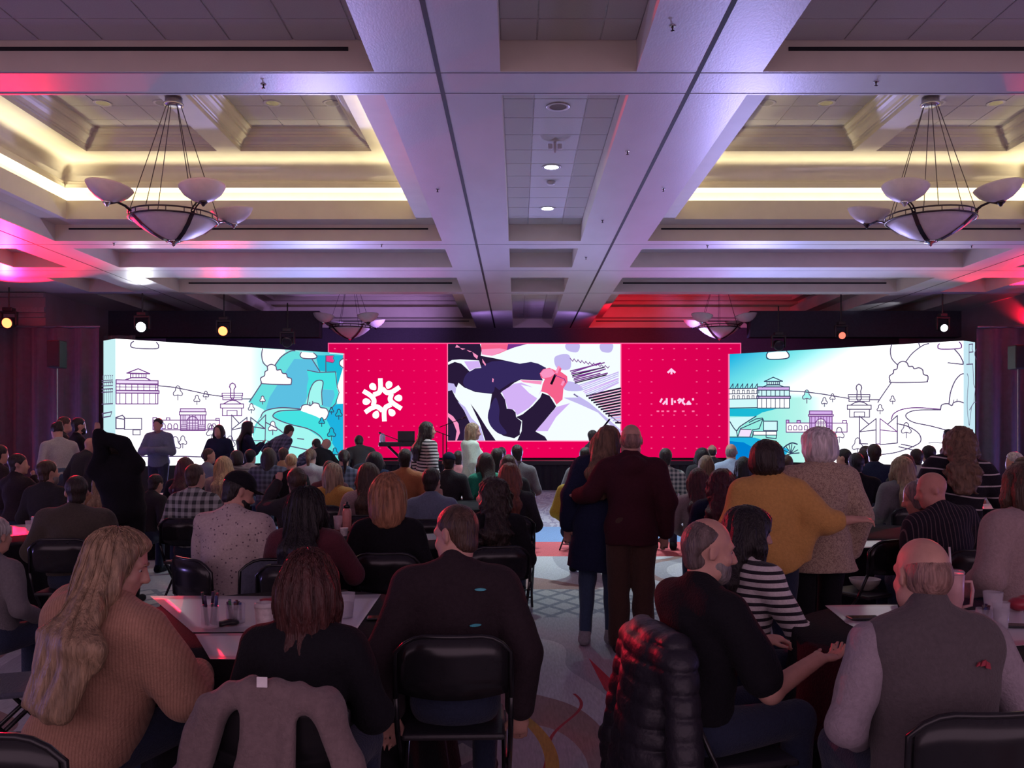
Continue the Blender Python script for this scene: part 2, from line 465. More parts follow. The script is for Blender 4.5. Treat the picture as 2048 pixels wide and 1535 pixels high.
class Art:
    def __init__(s, screen, parent, tr):
        s.s, s.par, s.tr = screen, parent, tr; s.layers = {}; s.k = 0
    def mb(s, key): return s.layers.setdefault(key, MB())
    def fill(s, pts, color, smooth=False, closed=True):
        if smooth: pts = catmull(pts, 5, True)
        s.k += 1; eps = 0.004 + 0.0006 * s.k
        s.mb(color).poly([s.s.pt(*s.tr(*p), eps) for p in pts])
    def line(s, pts, w=0.030, color='ink', smooth=False, closed=False, eps=0.045):
        if smooth: pts = catmull(pts, 6, closed)
        if closed: pts = list(pts) + [pts[0]]
        Q = [s.s.pt(*s.tr(*p), eps) for p in pts]; m = s.mb(color)
        for a, b in zip(Q[:-1], Q[1:]):
            d = (b - a)
            if d.length < 1e-5: continue
            d.normalize(); nn = s.s.n.cross(d) * (w / 2); e = d * (w * 0.35)
            m.quad(a - e - nn, b + e - nn, b + e + nn, a - e + nn)
    def rect(s, x0, y0, x1, y1, w=0.026, color='ink', fill=None, sh=0.0):
        p = [(x0, y0), (x1, y0 + sh), (x1, y1 + sh), (x0, y1)]
        if fill: s.fill(p, fill)
        if w: s.line(p, w, color, closed=True)
    def tree(s, x, y, h, fill=None, color='ink'):
        p = [(x - 0.34 * h, y + 0.42 * h), (x - 0.44 * h, y + 0.2 * h), (x - 0.24 * h, y - 0.08 * h), (x - 0.2 * h, y - 0.36 * h), (x, y - 0.52 * h), (x + 0.2 * h, y - 0.36 * h),
             (x + 0.24 * h, y - 0.08 * h), (x + 0.44 * h, y + 0.2 * h), (x + 0.34 * h, y + 0.42 * h), (x, y + 0.36 * h)]
        s.fill(p, fill or 'art_white', True)
        s.line(p, 0.024, color, True, True)
        s.line([(x, y + 0.36 * h), (x, y + 0.85 * h)], 0.024, color)
    def done(s):
        for c, m in s.layers.items():
            m.build('screen_artwork', MATS[c], s.par)['kind'] = 'stuff'

G = 1.25
for nm, c, g in (('ink', (96, 82, 118), 1), ('ink2', (120, 70, 140), 1), ('inkb', (52, 62, 96), 1), ('art_white', (255, 255, 255), G), ('art_red', (236, 0, 84), 1),
                 ('aqua1', (104, 224, 224), 1), ('aqua2', (92, 192, 226), 1), ('aqua3', (70, 226, 226), 1), ('aqua4', (160, 242, 236), 1.05), ('aqua5', (28, 186, 214), 1), ('aqua6', (30, 178, 224), 1),
                 ('aqua7', (0, 128, 210), 1), ('flagpink', (238, 60, 140), 1), ('lilac', (216, 178, 240), 1), ('lilac2', (238, 220, 248), 1.05), ('paleaqua', (205, 244, 246), 1.05),
                 ('ph_dark', (40, 26, 56), 1), ('ph_navy', (52, 40, 92), 1), ('ph_pink', (246, 98, 140), 1), ('ph_pink2', (250, 150, 196), 1), ('ph_lil', (212, 178, 246), 1),
                 ('ph_white', (236, 244, 250), 1.1), ('ph_lav', (196, 186, 240), 1), ('ph_plum', (120, 50, 140), 1), ('ph_blk', (18, 10, 26), 1), ('dotpink', (252, 90, 150), 1.0), ('dotpink2', (246, 50, 120), 1.0),
                 ('text_pink', (255, 205, 240), 1.0), ('frame_pink', (255, 120, 170), 1.0)):
    emis(nm, tuple(x * g for x in srgb(*c)), 1.0, nm in ('ph_white', 'ph_lil', 'art_white'))

def led_base(scr, name, colf, parent, nu=36, nv=14, eps=0.0, strength=1.0):
    vs, fs, cs = [], [], []
    for j in range(nv + 1):
        for i in range(nu + 1):
            q = scr.L * i / nu; z = scr.z0 + (scr.z1 - scr.z0) * j / nv
            p = scr.a + scr.t * q + scr.n * eps; vs.append((p.x, p.y, z)); cs.append(colf(*scr.px(q, z)))
    for j in range(nv):
        for i in range(nu):
            a = j * (nu + 1) + i; fs.append((a, a + 1, a + nu + 2, a + nu + 1))
    me = bpy.data.meshes.new(name); me.from_pydata(vs, [], fs)
    ca = me.color_attributes.new('Col', 'FLOAT_COLOR', 'POINT')
    ca.data.foreach_set('color', [x for c in cs for x in (*c, 1.0)])
    return link(name, me, emis_attr(name + '_mat', strength), parent)

def sstep(a, b, x):
    t = min(max((x - a) / (b - a), 0.0), 1.0); return t * t * (3 - 2 * t)
def mixt(a, b, t): return tuple(x + (y - x) * t for x, y in zip(a, b))

ZT, ZB = 3.867, 0.80
W_ = tuple(x * 1.9 for x in srgb(250, 253, 253))

# ---------------------------------------------------------------- left screen
pl = P(231, 677, 21.33); pr = P(686, 706, 25.3); pe = P(207, 681, 21.8)
left = thing('led_screen', 'left angled stage screen showing white line drawing of city and teal mountain', 'screen', (pl.x, pl.y, 0))
def cab(scr, scr2, root, nm):
    """black cabinet behind the lit face plus skirt to the floor"""
    m = MB(); w = Vector(root.location)
    back = -scr.n * 0.35
    q = [scr.a + scr.n * -0.01, scr.b + scr.n * -0.01, scr.b + back, scr.a + back]
    zz = (0.0, ZT - 0.003)
    v = [(p.x - w.x, p.y - w.y, z) for z in zz for p in q]
    m.v = v; m.f = [(0, 1, 2, 3), (4, 5, 6, 7), (0, 1, 5, 4), (1, 2, 6, 5), (2, 3, 7, 6), (3, 0, 4, 7)]
    m.build('cabinet', black_m, root)
def off(root):
    for c in root.children:
        if c.name.split('.')[0] != 'cabinet':
            c.location = -Vector(root.location)
sl = Screen((pl.x, pl.y), (pr.x, pr.y), ZB, ZT); sle = Screen((pe.x, pe.y), (pl.x, pl.y), ZB, ZT)
cab(sl, sle, left, 'l')
def lcol(u, v):
    t = sstep(430, 640, u - (v - 800) * 0.25)
    c = mixt(W_, srgb(170, 240, 236), sstep(430, 560, u))
    return mixt(c, srgb(60, 205, 222), sstep(560, 680, u))
led_base(sl, 'lit_face', lcol, left)
led_base(sle, 'lit_side_face', lambda u, v: srgb(200, 240, 244) if v < 880 else srgb(190, 225, 245), left, 6, 10)
LA = lambda x, y: (190 + x / 4.0157, 660 + y / 4.0157)
A = Art(sl, left, LA)
A.fill([(1230, 575), (1340, 430), (1440, 280), (1520, 190), (1590, 165), (1700, 180), (1760, 260), (1800, 330), (1940, 340), (1995, 400), (1995, 1100), (1300, 1100), (1260, 800), (1360, 640)], 'aqua1')
A.fill([(1600, 230), (1740, 235), (1800, 330), (1720, 360), (1700, 560), (1640, 640), (1370, 640), (1400, 540), (1470, 430), (1540, 320)], 'aqua2')
A.fill([(1770, 200), (1990, 205), (1990, 590), (1950, 560), (1940, 340), (1800, 325)], 'aqua5')
A.fill([(1940, 470), (1995, 300), (1995, 590), (1945, 590)], 'art_white')
A.fill([(1895, 600), (1995, 590), (1995, 1050), (1900, 900), (1860, 720)], 'aqua6')
A.fill([(1330, 690), (1370, 650), (1480, 625), (1640, 640), (1460, 655), (1425, 690), (1480, 730), (1700, 790), (1830, 880), (1900, 1000), (1920, 1100), (1280, 1100), (1260, 900)], 'aqua4', True)
A.fill([(1430, 680), (1520, 650), (1640, 645), (1860, 720), (1910, 820), (1900, 960), (1820, 870), (1700, 790), (1500, 740)], 'aqua3')
A.fill([(1700, 322), (1790, 340), (1925, 335), (1940, 460), (1955, 500), (1930, 590), (1880, 640), (1925, 520), (1915, 480), (1820, 470), (1830, 600), (1700, 600), (1700, 450), (1715, 390)], 'aqua3')
A.fill([(1825, 475), (1915, 482), (1925, 520), (1890, 620), (1830, 610)], 'aqua2')
A.fill([(1700, 590), (1715, 510), (1740, 440), (1780, 405), (1825, 415), (1815, 500), (1820, 600)], 'aqua4', True)
cl = [(1330, 415), (1325, 385), (1355, 365), (1360, 335), (1380, 320), (1380, 290), (1410, 275), (1445, 290), (1455, 320), (1485, 318), (1500, 345), (1530, 352), (1540, 378), (1570, 390), (1570, 425), (1545, 437), (1350, 430)]
A.fill([(1335, 150), (1335, 220), (1380, 290), (1440, 280), (1480, 220), (1530, 175), (1520, 155)], 'art_white')
A.line([(1340, 150), (1333, 200), (1345, 260), (1378, 292)], smooth=True)
A.line([(1235, 575), (1330, 430)]); A.line([(1440, 280), (1490, 215), (1560, 170), (1600, 165)], smooth=True); A.line([(1735, 230), (1800, 332)])
A.fill(cl, 'art_white', True); A.line(cl, smooth=True, closed=True)
A.fill([(1645, 175), (1645, 215), (1665, 226), (1755, 228), (1775, 212), (1755, 182)], 'art_white'); A.line([(1650, 178), (1642, 205), (1668, 226), (1755, 228), (1776, 210), (1750, 184)], smooth=True)
A.line([(1848, 335), (1848, 205)]); A.fill([(1850, 205), (1915, 205), (1905, 225), (1918, 245), (1905, 262), (1850, 252)], 'flagpink'); A.line([(1850, 205), (1915, 205), (1905, 225), (1918, 245), (1905, 262), (1850, 252)], 0.018)
A.fill([(1995, 225), (1965, 245), (1960, 275), (1980, 300), (1995, 306)], 'art_white', False); A.line([(1992, 226), (1962, 248), (1960, 278), (1990, 304)], smooth=True)
A.line([(1700, 322), (1790, 340), (1925, 335), (1940, 460), (1955, 500), (1925, 590), (1880, 640)], 0.026)
A.line([(1700, 590), (1715, 500), (1745, 430), (1785, 403), (1825, 415), (1815, 500), (1820, 600)], smooth=True)
c2 = [(1645, 640), (1660, 605), (1700, 598), (1725, 605), (1750, 585), (1790, 592), (1805, 620), (1850, 630), (1868, 665), (1850, 710), (1830, 720), (1770, 690), (1690, 660)]
A.fill(c2, 'art_white', True); A.line(c2[:-2], smooth=True); A.line([(1720, 600), (1718, 580)]); A.line([(1742, 590), (1742, 572)])
A.line([(1325, 700), (1345, 660), (1400, 635), (1500, 622), (1640, 632)], smooth=True); A.line([(1640, 640), (1480, 648), (1425, 680), (1445, 710), (1560, 755), (1700, 790), (1790, 840), (1830, 890)], smooth=True)
A.line([(1365, 740), (1460, 790), (1500, 820)], smooth=True); A.line([(1380, 890), (1560, 930), (1700, 960)]); A.line([(1370, 905), (1500, 945)]); A.line([(1620, 870), (1670, 875)]); A.line([(240, 1010), (500, 1014), (700, 1012), (900, 1016), (1100, 995)], smooth=True)
# hill line, villa
A.line([(505, 447), (620, 458), (760, 485), (900, 515), (1020, 532)], smooth=True); A.line([(1180, 552), (1245, 552)])
ik = 'ink2'
A.line([(250, 345), (342, 310), (435, 350)], color=ik, closed=True); A.rect(280, 350, 405, 382, color=ik)
for x in (300, 325, 348, 370, 388): A.line([(x, 350), (x, 382)], 0.02, ik)
A.line([(240, 398), (290, 382), (400, 382), (440, 402)], color=ik)
A.rect(165, 398, 502, 432, color=ik, fill='lilac2', sh=8); A.rect(165, 430, 500, 483, color=ik, sh=2); A.rect(162, 483, 510, 505, color=ik, fill='lilac2', sh=4); A.rect(165, 505, 500, 592, color=ik)
for k in range(7):
    x = 195 + k * 48; A.line([(x, 436), (x, 483)], 0.022, ik); A.line([(x, 508), (x, 590)], 0.022, ik)
A.line([(165, 455), (500, 458)], 0.02, ik)
# gallery building left of the standing man
A.line([(150, 700), (215, 683), (232, 700), (232, 790), (150, 790)], closed=True); A.rect(232, 708, 370, 796); A.rect(300, 800, 358, 840); A.line([(165, 705), (228, 715)])
# station
A.rect(460, 722, 995, 800, fill='art_white', color=ik); A.rect(460, 702, 490, 722, color=ik); A.rect(568, 704, 596, 722, color=ik); A.rect(965, 708, 993, 724, color=ik)
for x in (500, 545, 595, 643, 915, 950):
    A.line([(x - 15, 790), (x - 15, 765), (x - 8, 752), (x + 8, 752), (x + 15, 765), (x + 15, 790)], 0.022, ik, closed=True)
A.rect(680, 630, 880, 655, color=ik, fill='lilac2'); A.rect(672, 655, 887, 680, color=ik); A.rect(682, 680, 880, 805, color=ik, fill='lilac2')
A.line([(733, 800), (733, 725), (750, 700), (778, 690), (806, 700), (823, 725), (823, 800)], 0.024, ik)
for x in (702, 718, 755, 778, 800, 842, 860): A.line([(x, 682), (x, 760 if x not in (755, 778, 800) else 805)], 0.018, ik)
for y in (720, 745, 768, 785): A.line([(733, y), (823, y)], 0.018, ik)
for y in (760, 775, 790): A.line([(682, y), (733, y)], 0.018, ik); A.line([(823, y), (880, y)], 0.018, ik)
# hall with tower
A.rect(1015, 505, 1180, 525, color=ik); A.rect(1020, 525, 1175, 558, color=ik); A.line([(1020, 542), (1175, 542)], 0.02, ik); A.line([(1030, 590), (1065, 570), (1100, 562), (1130, 568), (1165, 590)], color=ik)
A.rect(1002, 592, 1187, 625, color=ik, fill='art_white'); A.rect(1018, 625, 1172, 685, color=ik); A.rect(1055, 645, 1135, 685, color=ik)
A.fill([(1075, 455), (1080, 435), (1098, 424), (1118, 435), (1124, 455), (1112, 475), (1108, 540), (1098, 560), (1086, 540), (1084, 475)], 'art_white'); A.line([(1075, 455), (1080, 435), (1098, 424), (1118, 435), (1124, 455), (1112, 475), (1112, 540), (1098, 558), (1082, 540), (1084, 475)], color=ik, closed=True)
# paper-fold hall
A.line([(1092, 680), (1092, 880), (1120, 885), (1360, 888), (1365, 680), (1300, 745)], 0.026); A.line([(1092, 680), (1150, 745)]); A.line([(1100, 790), (1215, 700), (1215, 740)]); A.line([(1245, 735), (1245, 700), (1360, 790)]); A.line([(1095, 800), (1230, 770), (1362, 790)])
for x, y, h in ((660, 490, 84), (813, 550, 56), (885, 515, 50), (1250, 618, 56), (1340, 553, 48), (930, 808, 90), (640, 905, 100), (700, 885, 72), (1080, 895, 90), (1422, 772, 80)):
    A.tree(x, y, h)
for x, y, h in ((1893, 640, 40), (1952, 665, 60), (1815, 728, 52), (1893, 822, 74), (1920, 975, 60)):
    A.tree(x, y, h, 'aqua5', 'inkb')
ccl = [(300, 92), (282, 115), (300, 143), (480, 150), (505, 128), (490, 98), (400, 92)]
A.line([(305, 90), (283, 112), (305, 142), (480, 150), (506, 126), (488, 98)], smooth=True)
A.line([(1992, 190), (1992, 1060)], 0.04, 'frame_pink'); A.line([(1880, 186), (1992, 194)], 0.03, 'paleaqua')
A.done()
A = Art(sle, left, LA)
for r in (400, 415, 445, 470, 495, 590): A.line([(70, r + 4), (158, r)], 0.025, 'ink')
for k in range(6):
    x = 78 + k * 15
    for y0, y1 in ((362, 390), (420, 440), (472, 492)): A.line([(x, y1), (x, y0 + 6), (x + 6, y0)], 0.02)
    A.line([(x, 500), (x, 585)], 0.02)
A.line([(72, 670), (150, 655), (140, 690), (80, 700)], closed=True)
A.done(); off(left)

# ---------------------------------------------------------------- right screen
ql = P(1459, 708, 25.6); qr = P(1927, 681, 21.8); qe = P(1950, 684, 22.17)
right = thing('led_screen', 'right angled stage screen with cyan sky and half coloured city drawing', 'screen', (ql.x, ql.y, 0))
sr = Screen((ql.x, ql.y), (qr.x, qr.y), ZB, ZT); sre = Screen((qr.x, qr.y), (qe.x, qe.y), ZB, ZT)
cab(sr, sre, right, 'r')
def rcol(u, v):
    d = (u - 1450) * 0.9 + (v - 700) * 1.5
    if v < 790:
        c = mixt(srgb(0, 178, 228), srgb(120, 232, 236), sstep(10, 150, d))
        return mixt(c, W_, sstep(120, 330, d))
    c = mixt(srgb(150, 240, 228), srgb(190, 246, 238), sstep(1500, 1640, u))
    return mixt(c, W_, sstep(1600, 1700, u))
led_base(sr, 'lit_face', rcol, right)
led_base(sre, 'lit_side_face', lambda u, v: srgb(198, 232, 244), right, 6, 10)
RA = lambda x, y: (1450 + x / 4.0157, 660 + y / 4.0157)
A = Art(sr, right, RA)
A.fill([(36, 628), (420, 630), (300, 660), (240, 695), (36, 690)], 'aqua5'); A.fill([(36, 860), (240, 862), (330, 890), (450, 930), (520, 960), (440, 1150), (36, 1150)], 'aqua6'); A.fill([(36, 890), (150, 900), (260, 960), (250, 1150), (36, 1150)], 'aqua7')
A.fill([(40, 700), (240, 692), (110, 790), (90, 850), (40, 850)], 'paleaqua')
ib = 'inkb'
A.fill([(36, 470), (265, 465), (265, 555), (36, 555)], 'art_white'); A.fill([(36, 555), (265, 555), (265, 622), (36, 622)], 'paleaqua')
for y in (470, 512, 553, 625): A.line([(36, y), (265, y - 3)], 0.026, ib)
for k in range(6):
    x = 70 + k * 39
    A.line([(x - 22, 465), (x, 430), (x, 465)], 0.024, ib)
    for y0 in (482, 526):
        A.line([(x - 4, y0 + 24), (x - 4, y0), (x + 12, y0), (x + 12, y0 + 24)], 0.022, ib)
A.rect(265, 455, 522, 482, fill='lilac', color=ib, sh=0); A.rect(265, 482, 522, 530, fill='paleaqua', color=ib); A.rect(260, 530, 530, 548, fill='lilac', color=ib); A.rect(265, 548, 522, 625, fill='art_white', color=ib)
for k in range(1, 7):
    x = 265 + k * 36; A.line([(x, 484), (x, 530)], 0.022, ib); A.line([(x, 548), (x, 622)], 0.022, ib)
A.line([(320, 412), (392, 378), (468, 410)], 0.026, ib, closed=True); A.rect(342, 412, 442, 438, color=ib, fill='paleaqua')
for x in (360, 378, 395, 412, 428): A.line([(x, 412), (x, 438)], 0.02, ib)
A.line([(305, 458), (345, 440), (440, 440), (480, 456)], 0.026, ib)
A.line([(525, 488), (640, 495), (780, 512), (900, 532), (1000, 548)], smooth=True); A.line([(1165, 558), (1245, 558)])
# gallery
A.line([(45, 735), (95, 805), (130, 770), (255, 690)], 0.03, ib, True); A.line([(95, 805), (108, 855), (130, 790), (310, 712), (280, 790), (225, 800), (205, 855)], 0.026, ib); A.fill([(130, 790), (215, 795), (205, 855), (110, 850)], 'lilac2'); A.line([(130, 795), (215, 797)], 0.024, ib)
A.line([(200, 740), (255, 712), (305, 705), (318, 730)], 0.026, ib); A.rect(315, 730, 425, 806, fill='paleaqua', color=ib); A.rect(232, 812, 420, 842, fill='art_white', color=ib); A.line([(335, 812), (335, 860)], 0.024, ib); A.line([(232, 812), (225, 858), (36, 858)], 0.026, ib); A.line([(420, 842), (415, 870), (340, 862)], 0.026, ib)
# iron bridge arch
A.line([(455, 985), (485, 935), (540, 905), (585, 915)], 0.035, ib, True); A.line([(470, 1010), (540, 990), (600, 985)], 0.03, ib)
for k in range(6): A.line([(535, 990), (470 + 24 * k, 960 - 28 * min(k, 5 - k) ** 0.7)], 0.024, ib)
# station
A.rect(497, 745, 985, 818, fill='art_white', color=ik); A.rect(497, 722, 518, 745, fill='lilac', color=ik); A.rect(583, 725, 610, 745, fill='lilac', color=ik); A.rect(950, 725, 980, 745, color=ik)
for x in (527, 569, 610, 655): A.line([(x - 13, 800), (x - 13, 775), (x - 6, 764), (x + 6, 764), (x + 13, 775), (x + 13, 800)], 0.022, ik, closed=True)
A.rect(683, 648, 865, 675, fill='lilac', color=ik); A.rect(675, 678, 875, 690, fill='lilac2', color=ik); A.rect(685, 692, 865, 820, fill='lilac', color=ik)
A.fill([(730, 820), (730, 745), (750, 718), (775, 710), (800, 718), (818, 745), (818, 820)], 'art_white'); A.line([(730, 820), (730, 745), (750, 718), (775, 710), (800, 718), (818, 745), (818, 820)], 0.024, ik)
for x in (700, 728, 755, 775, 795, 822, 845): A.line([(x, 695), (x, 815)], 0.018, ik)
for y in (735, 760, 785): A.line([(730, y), (818, y)], 0.018, ik)
for y in (770, 785, 800): A.line([(818, y), (865, y)], 0.018, ik)
# hall with tower
A.rect(995, 517, 1168, 535, color='ink'); A.rect(1000, 535, 1165, 572, color='ink'); A.line([(1000, 555), (1165, 555)], 0.02); A.line([(1015, 600), (1050, 580), (1085, 574), (1120, 580), (1150, 600)])
A.rect(986, 602, 1178, 635, fill='art_white'); A.rect(1005, 635, 1165, 698); A.rect(1042, 656, 1125, 695)
t_ = [(1057, 465), (1062, 445), (1080, 432), (1098, 445), (1103, 465), (1094, 490), (1100, 550), (1080, 575), (1062, 550), (1066, 490)]
A.fill(t_, 'art_white'); A.line(t_, closed=True)
# paper-fold hall
A.line([(1085, 690), (1085, 910), (1150, 912)]); A.line([(1085, 690), (1160, 755)]); A.line([(1090, 810), (1218, 710), (1218, 910)]); A.line([(1090, 815), (1218, 800)]); A.line([(1218, 912), (1250, 912)], 0.026, 'ink2')
A.line([(1250, 915), (1250, 710), (1388, 815), (1250, 800)], 0.026, 'ink2'); A.line([(1250, 918), (1388, 905), (1388, 685), (1310, 755)])
cl = [(1330, 405), (1325, 370), (1355, 345), (1360, 320), (1385, 310), (1395, 270), (1430, 250), (1465, 262), (1480, 290), (1510, 292), (1525, 310), (1560, 302), (1590, 318), (1600, 355), (1632, 368), (1630, 405), (1600, 417), (1350, 420)]
A.line([(1342, 118), (1332, 170), (1345, 230), (1385, 275)], smooth=True); A.line([(1455, 255), (1510, 185), (1590, 125), (1640, 108)], smooth=True); A.line([(1560, 105), (1568, 130)])
A.fill(cl, 'art_white', True); A.line(cl, smooth=True, closed=True); A.line([(1232, 580), (1260, 535), (1340, 420)], smooth=True)
A.fill([(345, 182), (338, 210), (360, 232), (495, 228), (520, 205), (505, 172), (420, 172)], 'art_white'); A.line([(350, 178), (338, 205), (360, 233), (495, 228), (520, 203), (500, 170)], 0.03, ib, True)
A.line([(1725, 110), (1713, 130), (1735, 152), (1880, 148), (1903, 125), (1885, 95)], smooth=True, color='ink2'); A.line([(1845, 152), (1890, 205), (1922, 270)], smooth=True); A.line([(1795, 262), (1925, 275)])
A.line([(1803, 590), (1815, 500), (1850, 410), (1895, 358), (1930, 350)], smooth=True); A.line([(1735, 635), (1745, 600), (1790, 590), (1825, 605), (1840, 582), (1880, 572), (1925, 585)], smooth=True)
A.line([(1838, 585), (1842, 560)], 0.02); A.line([(1866, 574), (1868, 552)], 0.02)
A.line([(1340, 715), (1360, 670), (1430, 635), (1550, 622), (1735, 635)], smooth=True, color='ink2'); A.line([(1735, 640), (1550, 642), (1470, 665), (1460, 700), (1520, 740), (1660, 770), (1830, 815)], smooth=True)
A.line([(1385, 750), (1480, 775), (1560, 830), (1575, 890), (1520, 930), (1380, 980), (1240, 1000)], smooth=True); A.line([(1420, 915), (1520, 935)]); A.line([(1400, 935), (1510, 960)]); A.line([(1640, 905), (1690, 900), (1760, 908)], 0.02, smooth=True)
for x, y, h in ((662, 520, 78), (803, 568, 54), (868, 535, 48), (1250, 625, 56), (1350, 552, 48), (1460, 788, 90), (922, 825, 90), (1070, 915, 100)):
    A.tree(x, y, h, 'aqua4' if x < 700 else 'art_white')
A.line([(36, 195), (36, 1080)], 0.045, 'frame_pink')
A.done()
A = Art(sre, right, RA)
A.line([(1945, 270), (1945, 115), (1975, 112), (1970, 150), (1978, 175), (1948, 178)], 0.028); A.line([(1925, 275), (1975, 272), (1982, 430), (1995, 470), (1985, 580), (1950, 640)], 0.026)
A.line([(2005, 150), (1990, 190), (2005, 240)], 0.026, smooth=True); A.line([(1930, 350), (1940, 400), (1930, 590), (1945, 760), (1955, 700), (1965, 610)], 0.024, smooth=True); A.line([(1990, 580), (2010, 578)], 0.024)
A.done(); off(right)

# ---------------------------------------------------------------- centre screen
ca_, cb_ = P(657, 686, 26.0), P(1481, 686, 26.0)
zt, zb = P(657, 686, 26.0).z, P(657, 915, 26.0).z
centre = thing('led_screen', 'wide red centre stage screen with white ring logo and video of hands drawing', 'screen', (AX, 26.0, 0))
scn = Screen((ca_.x, 26.0), (cb_.x, 26.0), zb, zt)
MB().box(ca_.x - AX, cb_.x - AX, 0.01, 0.4, 0.0, zt - 0.003).build('cabinet', black_m, centre)
R0, R1 = srgb(240, 0, 88), srgb(216, 0, 80)
led_base(scn, 'lit_face', lambda u, v: mixt(R0, R1, min(1.0, abs(u - 1036) / 420)), centre, 24, 8, strength=1.0)
TA = lambda x, y: (x, y)
A = Art(scn, centre, TA)
for i in range(36):
    u = 670 + i * 22.6
    if 893 < u < 1243: rng_v = range(9, 10)
    else: rng_v = range(0, 10)
    for j in rng_v:
        v = 697 + j * 22.1
        if (720 < u < 810 and 752 < v < 842) or (1310 < u < 1392 and 732 < v < 828): continue
        if v > 908: continue
        r = 1.0
        A.line([(u - r, v), (u + r, v)], 0.03, 'dotpink2' if (880 < u < 1300 or 740 < u < 880) else 'dotpink', eps=0.02)
A.line([(657.5, 686.5), (1480.5, 686.5)], 0.03, 'dotpink'); A.line([(1480.5, 686.5), (1480.5, 915)], 0.03, 'dotpink'); A.line([(657.5, 686.5), (657.5, 915)], 0.03, 'dotpink')
# ring logo of curved arms and drops
A.tr = lambda x, y: (700 + x / 13.95, 740 + y / 13.95)
cx_, cy_ = 905, 830
arms = [[(850, 270), (855, 420), (850, 520), (810, 620), (700, 672)], [(1350, 495), (1200, 590), (1080, 625), (1010, 610), (935, 540)], [(1400, 1050), (1260, 960), (1160, 880), (1125, 800), (1150, 700)],
        [(962, 1380), (955, 1230), (965, 1120), (1010, 1030), (1110, 975)], [(460, 1150), (600, 1060), (720, 1020), (800, 1040), (875, 1100)], [(410, 600), (540, 680), (630, 760), (672, 850), (660, 945)]]
for a_ in arms: A.line(a_, 0.135, 'art_white', True, eps=0.02)
for dx, dy, an in ((640, 460, 48), (1085, 410, 112), (1350, 775, 178), (1165, 1180, 228), (725, 1240, 292), (460, 875, 358)):
    t = math.radians(an); ca2, sa2 = math.cos(t), math.sin(t)
    A.fill([(dx + ca2 * x - sa2 * y, dy + sa2 * x + ca2 * y) for x, y in ((118, 0), (60, 70), (-20, 95), (-90, 60), (-108, 0), (-90, -60), (-20, -95), (60, -70))], 'art_white', True)
# small arrow and half-drawn lettering
A.tr = lambda x, y: (1290 + x / 11.807, 710 + y / 11.807)
A.line([(545, 405), (620, 335), (700, 405)], 0.06, 'text_pink', eps=0.02); A.line([(622, 340), (622, 435)], 0.055, 'text_pink', eps=0.02)
for s_ in ([(395, 1035), (360, 1100)], [(480, 1090), (430, 1150)], [(510, 1030), (510, 1155)], [(637, 1030), (637, 1160)], [(700, 1085), (706, 1110)], [(780, 1070), (810, 1035), (845, 1045), (840, 1080), (800, 1125)],
           [(915, 1030), (885, 1070), (890, 1120), (935, 1160)], [(990, 1150), (1030, 1095), (1070, 1150), (990, 1152)], [(1130, 1030), (1132, 1050)]):
    A.line(s_, 0.055, 'text_pink', eps=0.02)
for x in (303, 415, 540, 705, 900, 1135): A.line([(x - 18, 1322), (x + 18, 1322)], 0.045, 'frame_pink', eps=0.02)
# video picture
A.tr = lambda x, y: (880 + x / 5.389, 676 + y / 5.389)
A.fill([(80, 60), (1948, 60), (1948, 1108), (80, 1108)], 'ph_white')
f = A.fill
f([(1240, 200), (1390, 180), (1400, 330), (1260, 320)], 'ph_lav', True); f([(1360, 62), (1500, 62), (1480, 150), (1370, 130)], 'ph_lav', True); f([(1730, 62), (1860, 62), (1840, 150), (1740, 140)], 'ph_lav', True)
f([(1340, 470), (1460, 480), (1540, 560), (1350, 560)], 'ph_lav', True)
f([(80, 60), (430, 60), (450, 120), (440, 190), (580, 215), (700, 240), (860, 275), (980, 255), (1060, 275), (1145, 320), (1080, 400), (1110, 455), (870, 445), (800, 480), (690, 570), (650, 590), (560, 600), (380, 580), (260, 530), (200, 480), (180, 530), (80, 480)], 'ph_dark')
f([(440, 300), (560, 250), (700, 240), (860, 275), (980, 255), (1060, 275), (1145, 320), (1080, 400), (1100, 450), (870, 440), (760, 480), (640, 560), (540, 480)], 'ph_navy')
f([(250, 470), (290, 380), (380, 330), (480, 330), (560, 400), (590, 500), (560, 590), (400, 575), (280, 530)], 'ph_navy', True)
f([(80, 265), (130, 235), (220, 228), (420, 240), (445, 320), (380, 325), (320, 360), (280, 320), (230, 275), (160, 255), (90, 285)], 'ph_white'); f([(260, 250), (420, 245), (440, 315), (380, 322), (320, 350)], 'ph_lil')
f([(440, 62), (735, 62), (720, 130), (640, 165), (560, 190), (450, 165)], 'ph_pink'); f([(450, 120), (640, 110), (720, 125), (560, 190), (450, 175)], 'ph_pink2')
f([(735, 62), (940, 62), (800, 100), (720, 130)], 'ph_plum')
for q in ([(180, 70), (220, 100), (165, 100)], [(215, 105), (275, 115), (240, 125)], [(285, 125), (345, 145), (320, 150)], [(350, 150), (410, 190), (400, 225), (365, 195)], [(455, 220), (495, 280), (490, 300), (460, 260)], [(565, 430), (580, 440), (575, 475), (562, 470)]):
    f(q, 'ph_pink2')
f([(80, 480), (150, 490), (175, 540), (165, 600), (130, 570), (80, 570)], 'ph_lav')
f([(80, 570), (130, 560), (170, 640), (260, 760), (320, 900), (330, 1000), (300, 1108), (80, 1108)], 'ph_dark'); f([(80, 800), (140, 840), (200, 920), (215, 1020), (180, 1108), (165, 1108), (180, 1000), (140, 900), (80, 840)], 'ph_pink2')
f([(190, 680), (270, 740), (340, 860), (440, 960), (480, 1108), (400, 1108), (330, 930), (260, 780)], 'ph_lav')
f([(330, 705), (400, 800), (500, 960), (605, 1108), (490, 1108), (430, 920)], 'ph_dark')
